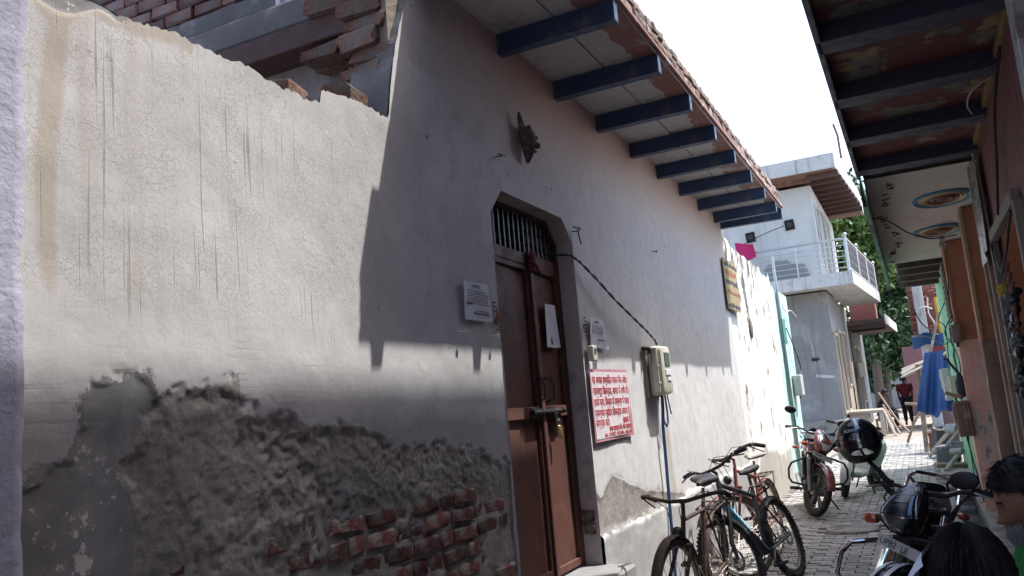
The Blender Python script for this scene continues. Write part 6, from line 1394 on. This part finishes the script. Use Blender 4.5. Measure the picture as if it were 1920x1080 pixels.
    if not mtb:
        for c, Mx, a0, a1 in ((fa, F, 15, 160), (ra, None, 20, 190)):
            b = MB(); b.M = Mx; b.grid(lambda u, v: (c.x+(Rw+.016+.010*math.sin(math.pi*v))*math.cos(R(a0+(a1-a0)*u)), (v-.5)*.06, c.z+(Rw+.016+.010*math.sin(math.pi*v))*math.sin(R(a0+(a1-a0)*u))), 26, 6); P(b, "mudguard", RUST if kind != "red" else REDRUST, sm=70, fix=False)
            b = MB(); b.M = Mx
            for s in (-1, 1): b.cyl(c+Vector((0, s*.05, 0)), c+Vector((Rw*math.cos(R(a0+15)), s*.028, (Rw+.01)*math.sin(R(a0+15)))), .004, n=5)
            P(b, "mudguard_stay", RUST)
        b = MB()
        for y in (-.07, -.025, .025, .07): b.tube([st+Vector((-.06, y, -.06)), ra+Vector((-.16, y, Rw+.06))], .006, 6)
        b.tube([st+Vector((-.06, -.07, -.06)), st+Vector((-.06, .07, -.06))], .006, 6); b.tube([ra+Vector((-.16, -.07, Rw+.06)), ra+Vector((-.16, .07, Rw+.06))], .006, 6)
        for s in (-1, 1): b.cyl(ra+Vector((-.12, s*.07, Rw+.06)), ra+Vector((0, s*.06, 0)), .005, n=6)
        P(b, "rear_rack", RUST)
        b = MB(); b.M = F
        for s in (-1, 1): b.tube([hb_+Vector((.06, s*.03, .0)), fa+Vector((.02, s*.05, .05))], .004, 5)
        P(b, "fork_stay", RUST)
        b = MB(); b.M = F; b.ell(hb_+Vector((.07, 0, .07)), (.035, .04, .04), 12, 8); P(b, "lamp", DKSTEEL)
    else:
        b = MB(); b.M = F; b.grid(lambda u, v: (fa.x-.10+.30*u, (v-.5)*.09*(1-.3*u), fa.z+Rw+.075-.11*(u-.25)**2*2+.012*math.sin(math.pi*v)), 12, 6); P(b, "clip_mudguard", BLACKPL, sm=70, fix=False)
        b = MB(); b.M = F; b.loft([((hc.x+.05, 0, hc.z-.05), (0, .035, 0), (0, 0, .035)), ((hc.x+.10, 0, hc.z-.055), (0, .05, 0), (0, 0, .045)), ((hc.x+.14, 0, hc.z-.06), (0, .045, 0), (0, 0, .04))], 14, 3); P(b, "front_lamp", M_("dark_blue_lamp", (.02, .03, .10), .25, .2, spec=.6), hbar)
        b = MB(); b.tube([st+Vector((-.0, .05, .02)), st+Vector((-.12, .09, .04)), st+Vector((-.2, .06, -.02)), st+Vector((-.16, -.05, -.06)), st+Vector((-.03, -.06, -.02)), st+Vector((.02, 0, .03)), st+Vector((-.08, .08, .0)), st+Vector((-.18, .03, -.08))], .008, 7); P(b, "cable_lock", WIREB)
    return t
bicycle("bicycle", "black and blue mountain bicycle with knobbly tyres leaning at the wall", (-1.205, 6.745, 0), -101, 15, -14, "mtb", MTBB)
bicycle("bicycle", "rusty roadster bicycle nearest us, cut by the photo's bottom edge", (-1.46, 5.53, 0), -88, -1, -9, "road", RUST)
bicycle("bicycle", "reddish rusty bicycle with a pale saddle behind the mountain bicycle", (-1.44, 7.72, 0), -94, 5, -36, "red", REDRUST)

# ================================================================ PEOPLE
SKIN = M_("brown_skin", (.19, .095, .06), .55, .12, 6, .15, 120, .001, spec=.35, fine=.08)
SKIND = M_("dark_brown_skin", (.115, .058, .038), .55, .12, 6, .15, 120, .001, spec=.35, fine=.08)
HAIR = M_("black_hair", (.010, .009, .010), .62, .3, 60, .3, 300, .001, spec=.22)
def skinmesh(name, joints, edges, mat, parent, sub=2, root=0):
    me = bpy.data.meshes.new(name); me.from_pydata([j[:3] for j in joints], edges, []); o = bpy.data.objects.new(name, me); COL.objects.link(o)
    sm = o.modifiers.new("skin", 'SKIN'); sm.use_smooth_shade = True
    sv = me.skin_vertices[0].data
    for i, j in enumerate(joints):
        r = j[3]; sv[i].radius = r if isinstance(r, tuple) else (r, r); sv[i].use_root = i == root
    ss = o.modifiers.new("sub", 'SUBSURF'); ss.levels = sub; ss.render_levels = sub
    dg = bpy.context.evaluated_depsgraph_get(); m2 = bpy.data.meshes.new_from_object(o.evaluated_get(dg)); bpy.data.objects.remove(o)
    m2.materials.clear(); m2.materials.append(mat); m2.name = name; m2.shade_smooth(); return link(name, m2, parent, world=False)
def head_mesh(sc=1.0):
    """head facing +x, centre at origin, chin at about -.115; eyes, nose, mouth, ears shaped by displacement"""
    n, k = 64, 48; vs = []
    G = lambda a, b, s: math.exp(-((a-b)/s)**2)
    for j in range(k+1):
        t = math.pi*j/k; z0 = math.cos(t)
        for i in range(n):
            a = 2*math.pi*i/n; d = Vector((math.sin(t)*math.cos(a), math.sin(t)*math.sin(a), z0))
            x, y, z = d.x*.098, d.y*.076, d.z*.118
            fr = max(0, d.x)
            if z < 0:
                q = -z/.118; y *= 1-.26*q; x = x*(1-.10*q)+.012*q*fr   # jaw narrows
                if d.x < 0: x *= 1-.25*q
            if fr > 0:
                az = abs(y)/.076
                x += .030*G(z, -.024, .013)*G(y, 0, .012)*fr + .012*G(z, .0, .022)*G(y, 0, .010)*fr     # nose
                x += .007*G(z, .030, .012)*G(abs(y), .026, .025)*fr                                        # brow
                x -= .012*G(z, .012, .011)*G(abs(y), .030, .013)*fr                                        # sockets
                x += .005*G(z, -.056, .006)*G(y, 0, .022)*fr + .005*G(z, -.070, .007)*G(y, 0, .019)*fr     # lips
                x -= .004*G(z, -.063, .0035)*G(y, 0, .022)*fr
                x += (.016*G(z, -.102, .016)*G(y, 0, .024)+.017*G(z, -.068, .036)*G(y, 0, .036))*fr                                               # chin
                x += .004*G(z, -.015, .02)*G(abs(y), .042, .015)*fr
            vs.append((x*sc, y*sc, z*sc))
    b = MB(); fs = []
    for j in range(k):
        for i in range(n):
            i2 = (i+1) % n
            if j == 0: fs.append((i, n+i, n+i2))
            elif j == k-1: fs.append((j*n+i, (j+1)*n, j*n+i2))
            else: fs.append((j*n+i, (j+1)*n+i, (j+1)*n+i2, j*n+i2))
    b.add(vs, fs)
    for s in (-1, 1):
        b.lathe([(.0, .002), (.018, .0), (.024, .006), (.022, .012), (.012, .006), (.0, .008)], 14, Matrix.Translation((-.008*sc, s*.073*sc, .002*sc)) @ Matrix.Rotation(R(-90*s), 4, 'X') @ Matrix.Rotation(R(20), 4, 'Z') @ Matrix.Diagonal((.72*sc, 1.25*sc, sc, 1)))
    return b
def head(parent, M, skin, hair_fn=None, sc=1.0, nm="head"):
    b = head_mesh(sc); b2 = MB(); b2.M = M; b2.add(b.v, b.f); h = b2.build(nm, skin, parent, world=False, smooth=60)
    e = MB(); e.M = M
    for s in (-1, 1): e.ell((.0745*sc, s*.030*sc, .009*sc), (.0105, .013, .0065), 12, 8)
    eo = e.build("eyes", M_("eye_white", (.26, .23, .20), .3, .05, bump=0, spec=.5), h, world=False)
    e = MB(); e.M = M
    for s in (-1, 1): e.ell((.0825*sc, s*.030*sc, .008*sc), (.004, .0065, .006), 10, 6)
    e.build("irises", HAIR, h, world=False)
    e = MB(); e.M = M
    for s in (-1, 1): e.tube([(.095*sc, s*.012*sc, .029*sc), (.094*sc, s*.028*sc, .034*sc), (.082*sc, s*.045*sc, .029*sc)], [.003, .004, .002], 6)
    e.build("eyebrows", HAIR, h, world=False)
    return h
def cap_hair(parent, M, sc, front_z, nape_z, thick, seed, mat=HAIR, strands=420, ln=.05, part=False, side_z=None):
    """hair mass following the skull with many fine locks standing off it"""
    random.seed(seed); b = MB(); b.M = M; n, k = 48, 26
    def lim(a): 
        f = (1+math.cos(a))/2; return nape_z+(front_z-nape_z)*f**.8
    def pt(a, u, off):
        zl = lim(a); t1 = math.acos(max(-.99, min(.99, zl/.118))); t = t1*u
        rr = 1+off
        q = max(0, -math.cos(t)); 
        x = math.sin(t)*math.cos(a)*.100*rr; y = math.sin(t)*math.sin(a)*.078*rr*(1-.1*q); z = math.cos(t)*.120*rr
        pr = -.010*math.exp(-(y/.006)**2)*(1 if part else 0)*(z > 0)
        return Vector((x*sc, y*sc, (z+pr)*sc))
    def off(a, u): return thick*(.55+.6*(mnoise.noise(Vector((math.cos(a)*3, math.sin(a)*3, u*4+seed)))+.5))*(1 if u < .92 else .5)
    vs = [pt(2*math.pi*i/n, j/k, off(2*math.pi*i/n, j/k)) for j in range(k+1) for i in range(n)]
    b.add(vs, [(j*n+i, (j+1)*n+i, (j+1)*n+(i+1) % n, j*n+(i+1) % n) for j in range(k) for i in range(n)])
    o = b.build("hair", mat, parent, world=False, smooth=80, fix=False)
    b = MB(); b.M = M
    for q in range(strands):
        a = random.random()*6.283; u = random.random()**.6; p = pt(a, u, off(a, u)+.01); d = pt(a, min(u+.18, 1.02), off(a, u)+.012+random.random()*.03)-p
        if d.length < 1e-5: continue
        d = d.normalized()*ln*random.uniform(.5, 1.2); s = Vector((random.gauss(0, .006), random.gauss(0, .006), random.gauss(0, .004)))
        b.tube([p, p+d*.5+s*.6+p.normalized()*.004, p+d+s], [.0016, .0014, .0004], 3, cap=False)
    so = b.build("hair_strands", mat, parent, world=False, smooth=0, fix=False); so["kind"] = "stuff"; return o
def hand(mb_parent, wrist, fwd, up, side, skin, curl=.5, nm="hand", sc=1.0):
    f = Vector(fwd).normalized(); u = Vector(up); u = (u-f*u.dot(f)).normalized(); r = f.cross(u)
    w = Vector(wrist); b = MB()
    b.loft([(w, r*.026*sc, u*.018*sc), (w+f*.04*sc, r*.038*sc, u*.016*sc), (w+f*.085*sc, r*.041*sc, u*.013*sc), (w+f*.095*sc, r*.036*sc, u*.009*sc)], 14, 2.6)
    for i, (o, L) in enumerate(((-.030, .070), (-.010, .080), (.010, .075), (.028, .058))):
        p = w+(f*.088+r*o)*sc; pts = [p]; d = f.copy()
        for k in range(3):
            ang = curl*(.5+.35*k); d = (f*math.cos(ang*(k+1)*.55)-u*math.sin(ang*(k+1)*.55)).normalized(); pts.append(pts[-1]+d*L*sc*(.42, .33, .27)[k])
        b.tube(pts, [.0095*sc, .009*sc, .008*sc, .006*sc], 8)
    p = w+(f*.03-r*side*.030)*sc; b.tube([p, p+(f*.03-r*side*.024-u*.006)*sc, p+(f*.062-r*side*.026-u*.018)*sc], [.012*sc, .0105*sc, .008*sc], 8)
    return b.build(nm, skin, mb_parent, world=False, smooth=60)
def person(label, loc, rz, J, skin, top, bottom, headM, hair, shoes=True, sleeves="short", sc=1.0, group=None, foot=True):
    """J: joint positions (local, facing +x). body is one skinned surface; clothes are slightly larger surfaces"""
    t = thing("person", label, "person", loc, (0, 0, R(rz)), group)
    names = ["pelvis", "waist", "chest", "neck", "headb", "shL", "elL", "wrL", "shR", "elR", "wrR", "hipL", "knL", "anL", "toL", "hipR", "knR", "anR", "toR"]
    rad = dict(pelvis=(.115, .14), waist=(.115, .15), chest=(.10, .15), neck=.05, headb=.05, shL=.064, elL=.044, wrL=.026, shR=.064, elR=.044, wrR=.026, hipL=.088, knL=.058, anL=.036, toL=.03, hipR=.088, knR=.058, anR=.036, toR=.03)
    E = [("pelvis", "waist"), ("waist", "chest"), ("chest", "neck"), ("neck", "headb"), ("chest", "shL"), ("shL", "elL"), ("elL", "wrL"), ("chest", "shR"), ("shR", "elR"), ("elR", "wrR"), ("pelvis", "hipL"), ("hipL", "knL"), ("knL", "anL"), ("anL", "toL"), ("pelvis", "hipR"), ("hipR", "knR"), ("knR", "anR"), ("anR", "toR")]
    def sub(ns, grow, nm, mt, root=None, trim={}):
        ns = [q for q in names if q in ns]; ix = {q: i for i, q in enumerate(ns)}
        def rr(q):
            r = rad[q]; r = r if isinstance(r, tuple) else (r, r); return tuple(v*sc+grow for v in r)
        jj = [(*(Vector(J[q]) if q not in trim else Vector(J[trim[q][0]]).lerp(Vector(J[q]), trim[q][1])), rr(q)) for q in ns]
        return skinmesh(nm, jj, [(ix[a], ix[b]) for a, b in E if a in ix and b in ix], mt, t, 2, ix[root or ns[0]])
    body = sub(names, 0, "body", skin, "pelvis")
    sl = {"short": ("elL", "elR"), "long": ("elL", "wrL", "elR", "wrR"), "none": ()}[sleeves]
    trim = {"elL": ("shL", .75), "elR": ("shR", .75)} if sleeves == "short" else {"wrL": ("elL", .9), "wrR": ("elR", .9)}
    trim["neck"] = ("chest", .55)
    sub(("pelvis", "waist", "chest", "neck", "shL", "shR")+sl, .036, "shirt", top, "pelvis", trim)
    sub(("pelvis", "hipL", "knL", "anL", "hipR", "knR", "anR"), .024, "trousers", bottom, "pelvis", {"anL": ("knL", .93), "anR": ("knR", .93)})
    for s, q in ((1, "wrL"), (-1, "wrR")):
        w = Vector(J[q]); e = Vector(J["elL" if s > 0 else "elR"]); f = (w-e).normalized(); hand(t, w-f*.01, f, (0, s*.9, .3), s, skin, .55, "hand", sc*.95)
    if foot:
        for q in ("an", "to"): pass
        for s in ("L", "R"):
            a, to = Vector(J["an"+s]), Vector(J["to"+s]); b = MB(); d = (to-a); d.z = 0; d.normalize(); sd = Vector((-d.y, d.x, 0)); g0 = Vector((a.x, a.y, to.z-.02))
            b.loft([(g0-d*.06+Vector((0, 0, .03)), sd*.03, Vector((0, 0, .028))), (g0+Vector((0, 0, .045)), sd*.038, Vector((0, 0, .042))), (g0+d*.10+Vector((0, 0, .032)), sd*.046, Vector((0, 0, .028))), (g0+d*.17+Vector((0, 0, .022)), sd*.035, Vector((0, 0, .018)))], 14, 2.6); b.build("shoe", BLACKPL, t, world=False, smooth=60)
    h = head(t, headM, skin, sc=sc)
    hair(t, headM)
    return t
def mx(p, yaw=0, pitch=0, roll=0): return Matrix.Translation(p) @ Euler((R(roll), R(pitch), R(yaw)), 'XYZ').to_matrix().to_4x4()
MAROONT = M_("maroon_tshirt", (.13, .022, .030), .9, .15, 8, .5, 30, .01, spec=.1); DARKTR = M_("dark_trousers", (.022, .021, .024), .9, .2, 8, .5, 30, .01, spec=.1)
NAVYT = M_("dark_navy_shirt", (.018, .02, .03), .9, .2, 8, .5, 30, .01, spec=.1)
J = dict(pelvis=(0, 0, .93), waist=(.01, 0, 1.08), chest=(.0, 0, 1.30), neck=(.01, 0, 1.45), headb=(.03, 0, 1.53), shL=(0, .185, 1.37), elL=(-.04, .215, 1.10), wrL=(.05, .205, .87), shR=(0, -.185, 1.37), elR=(-.05, -.215, 1.10), wrR=(.03, -.205, .87), hipL=(0, .09, .88), knL=(.10, .09, .49), anL=(.02, .09, .09), toL=(.15, .10, .03), hipR=(0, -.09, .88), knR=(.02, -.09, .48), anR=(-.16, -.09, .11), toR=(-.04, -.10, .03))
person("person in a maroon shirt and dark trousers walking away down the alley", (-.50, 32.2, .0), 92, J, SKIND, MAROONT, DARKTR, mx((.04, 0, 1.62)), lambda t, M: cap_hair(t, M, 1.0, .045, -.05, .10, 3, strands=120), sc=1.0)
J2 = dict(pelvis=(-.05, 0, .55), waist=(0, 0, .70), chest=(.05, 0, .92), neck=(.09, 0, 1.06), headb=(.12, 0, 1.13), shL=(.04, .18, .98), elL=(.16, .24, .75), wrL=(.38, .12, .66), shR=(.04, -.18, .98), elR=(.16, -.24, .75), wrR=(.38, -.12, .66), hipL=(-.02, .09, .52), knL=(.38, .12, .55), anL=(.36, .12, .12), toL=(.50, .13, .05), hipR=(-.02, -.09, .52), knR=(.38, -.12, .55), anR=(.34, -.12, .12), toR=(.48, -.13, .05))
person("person in dark clothes sitting on a stool beside the platform", (-1.15, 28.6, .0), 10, J2, SKIND, NAVYT, DARKTR, mx((.14, 0, 1.21), 0, 8), lambda t, M: cap_hair(t, M, 1.0, .05, -.05, .10, 4, strands=120), sleeves="long")
sto = thing("stool", "low wooden stool under the seated person in dark clothes", "stool", (-1.2, 28.6, 0)); b = MB(); b.box((-1.2, 28.6, .40), (.4, .4, .05), ch=.01); b.build("stool_seat", WOOD, sto)
for dx in (-.16, .16):
    for dy in (-.16, .16): b = MB(); b.box((-1.2+dx, 28.6+dy, .19), (.05, .05, .38)); b.build("leg", WOOD, sto)
# ---- the two people close by on the right
LBLUE = M_("pale_blue_white_cotton", (.50, .54, .62), .9, .08, 6, .6, 18, .012, spec=.1)
GREENC = M_("bright_green_cloth", (.03, .17, .05), .85, .25, 8, .6, 18, .012, spec=.15)
GREYSH = M_("grey_worn_shirt", (.10, .095, .09), .9, .2, 8, .6, 18, .012, spec=.1)
JW = dict(pelvis=(-.02, 0, .42), waist=(0, 0, .57), chest=(.02, 0, .79), neck=(.03, 0, .92), headb=(.04, 0, .99), shL=(.02, .165, .855), elL=(.10, .22, .62), wrL=(.30, .12, .52), shR=(.02, -.165, .855), elR=(.10, -.22, .62), wrR=(.30, -.12, .52), hipL=(0, .09, .40), knL=(.40, .10, .42), anL=(.40, .10, .08), toL=(.52, .11, .03), hipR=(0, -.09, .40), knR=(.40, -.10, .42), anR=(.40, -.10, .08), toR=(.52, -.11, .03))
wt = person("person with long black centre-parted hair in a pale blue and white kurta, back to us", (.03, 2.10, -.015), 80, JW, SKIN, LBLUE, LBLUE, mx((.055, 0, 1.07), 0, 14), lambda t, M: None, sleeves="long", sc=.92)
def long_hair(t, M):
    random.seed(31); b = MB(); b.M = M
    def sc_pt(a, u):   # a: round the skull from the parting, u: crown to nape
        th = u*2.25; x = -.104*math.sin(th)*math.cos(a)*1.0+.0; y = .092*math.sin(th)*math.sin(a); z = .124*math.cos(th)
        return Vector((x, y, z))
    n, k = 44, 30
    def f(u, v):
        a = -2.2+4.4*u; w = 1+.05*math.sin(a*9+v*2)+.05*mnoise.noise(Vector((a*5, v*3, 1)))
        p = sc_pt(a, min(v, .78)/.78*.80)
        if v > .78: p = sc_pt(a, .80)+Vector((-.012*(v-.78), 0, -.9*(v-.78)))*(1)+Vector((0, -p.y*.35*(v-.78)*4, 0))
        p = Vector((p.x*w, p.y*w, p.z)); p.z -= .009*math.exp(-(p.y/.005)**2)*(p.z > .0); return p
    b.grid(f, n, k); o = b.build("hair", HAIR, t, world=False, smooth=80, fix=False)
    b = MB(); b.M = M
    for q in range(1500):
        s = random.choice((-1, 1)); a0 = s*abs(random.gauss(0, .9)); pts = []; off = random.uniform(1.0, 1.022); v0 = random.uniform(0, .5)
        for i in range(7):
            v = v0+(1.0-v0)*i/6*.9; u = (a0*(.15+.85*min(1, v*1.6))+2.2)/4.4; p = f(min(max(u, 0), 1), v); pts.append(p*off+Vector((random.gauss(0, .0012), random.gauss(0, .0012), 0)))
        b.tube(pts, .0009, 3, cap=False)
    so = b.build("hair_strands", HAIR, t, world=False, smooth=0, fix=False); so["kind"] = "stuff"
    b = MB(); b.M = M; b.loft([((-.085, 0, -.10), (0, .05, 0), (.035, 0, 0)), ((-.10, 0, -.2), (0, .045, 0), (.03, 0, 0)), ((-.12, .01, -.36), (0, .038, 0), (.026, 0, 0)), ((-.12, .01, -.5), (0, .02, 0), (.016, 0, 0))], 14, 2); b.build("plait", HAIR, t, world=False, smooth=60)
long_hair(wt, mx((.055, 0, 1.07), 0, 14))
b = MB()
def dup_(u, v):
    z = 1.155-.30*v**1.1-.10*max(0, v-.75)*4; y = .062+.165*v**.9+.008*math.sin(u*9+v*6); x = -.10+.24*u-.03*v*(1-u)+.006*math.sin(v*17+u*3)
    return (x, y, z-.03*(2*u-1)**2)
b.grid(dup_, 16, 26); b.build("head_scarf", LBLUE, wt, world=False, smooth=70, fix=False)
b = MB(); b.tube([(-.10, .225, .84), (-.105, .17, .93), (-.10, .12, 1.02), (-.09, .085, 1.08)], .006, 6); b.build("blue_piping", M_("blue_piping", (.04, .07, .28), .7, .1), wt, world=False)
JM = dict(pelvis=(-.12, 0, .46), waist=(-.06, 0, .61), chest=(.02, 0, .82), neck=(.08, 0, .95), headb=(.13, 0, 1.02), shL=(.0, .185, .885), elL=(.12, .26, .64), wrL=(.36, .14, .56), shR=(.0, -.185, .885), elR=(.12, -.26, .64), wrR=(.36, -.14, .56), hipL=(-.08, .09, .44), knL=(.36, .14, .46), anL=(.36, .14, .09), toL=(.50, .15, .03), hipR=(-.08, -.09, .44), knR=(.36, -.14, .46), anR=(.36, -.14, .09), toR=(.50, -.15, .03))
HM = mx((.165, 0, 1.11), 0, 28, 0)
mn = person("bearded person with dark wavy hair and a green scarf looking down, at the right edge", (.43, 3.12, .0), 180, JM, SKIN, GREYSH, DARKTR, HM, lambda t, M: cap_hair(t, M, 1.0, .072, -.05, .08, 9, strands=700, ln=.022), sleeves="long", sc=1.0)
def beard(t, M):
    random.seed(5); b = MB(); b.M = M
    for q in range(1300):
        a = random.gauss(0, .75); z = random.uniform(-.118, -.040); f = math.cos(a)
        if abs(a) > 1.5 or (z > -.072 and abs(a) < .28 and z < -.060): continue
        p = Vector((.120*f*(1-.04*(-z/.118)), .074*math.sin(a)*(1-.16*(-z/.118)), z*1.04)); d = Vector((.012*f, .008*math.sin(a), -.028))*random.uniform(.6, 1.5)
        b.tube([p, p+d*.6+Vector((random.gauss(0, .003),)*3), p+d], [.0015, .0013, .0004], 3, cap=False)
    o = b.build("beard", M_("grizzled_beard", (.15, .145, .145), .7, .5, 200, 0), t, world=False, smooth=0, fix=False); o["kind"] = "stuff"
beard(mn, HM)
b = MB(); random.seed(3)
def scarf(u, v):
    a = 2*math.pi*u; r = .135+.035*v+.012*math.sin(a*5+v*4); return (.075+r*math.cos(a)*.95+.03*v, r*math.sin(a)*1.02, 1.005-.16*v-.015*math.cos(a)+.014*math.sin(a*7+v*9))
b.grid(scarf, 60, 14); b.build("scarf", GREENC, mn, world=False, smooth=70, fix=False)
for nm, lb, c in (("seat_block", "low brick seat under the person with long black hair", (.04, 2.06, .15)), ("seat_block", "low plastered seat under the bearded person", (.52, 3.12, .17))):
    b = MB(); b.box(c, (.40, .40, .33), ch=.02, jit=.008); tag(b.build(nm, CONC), lb, "seat")
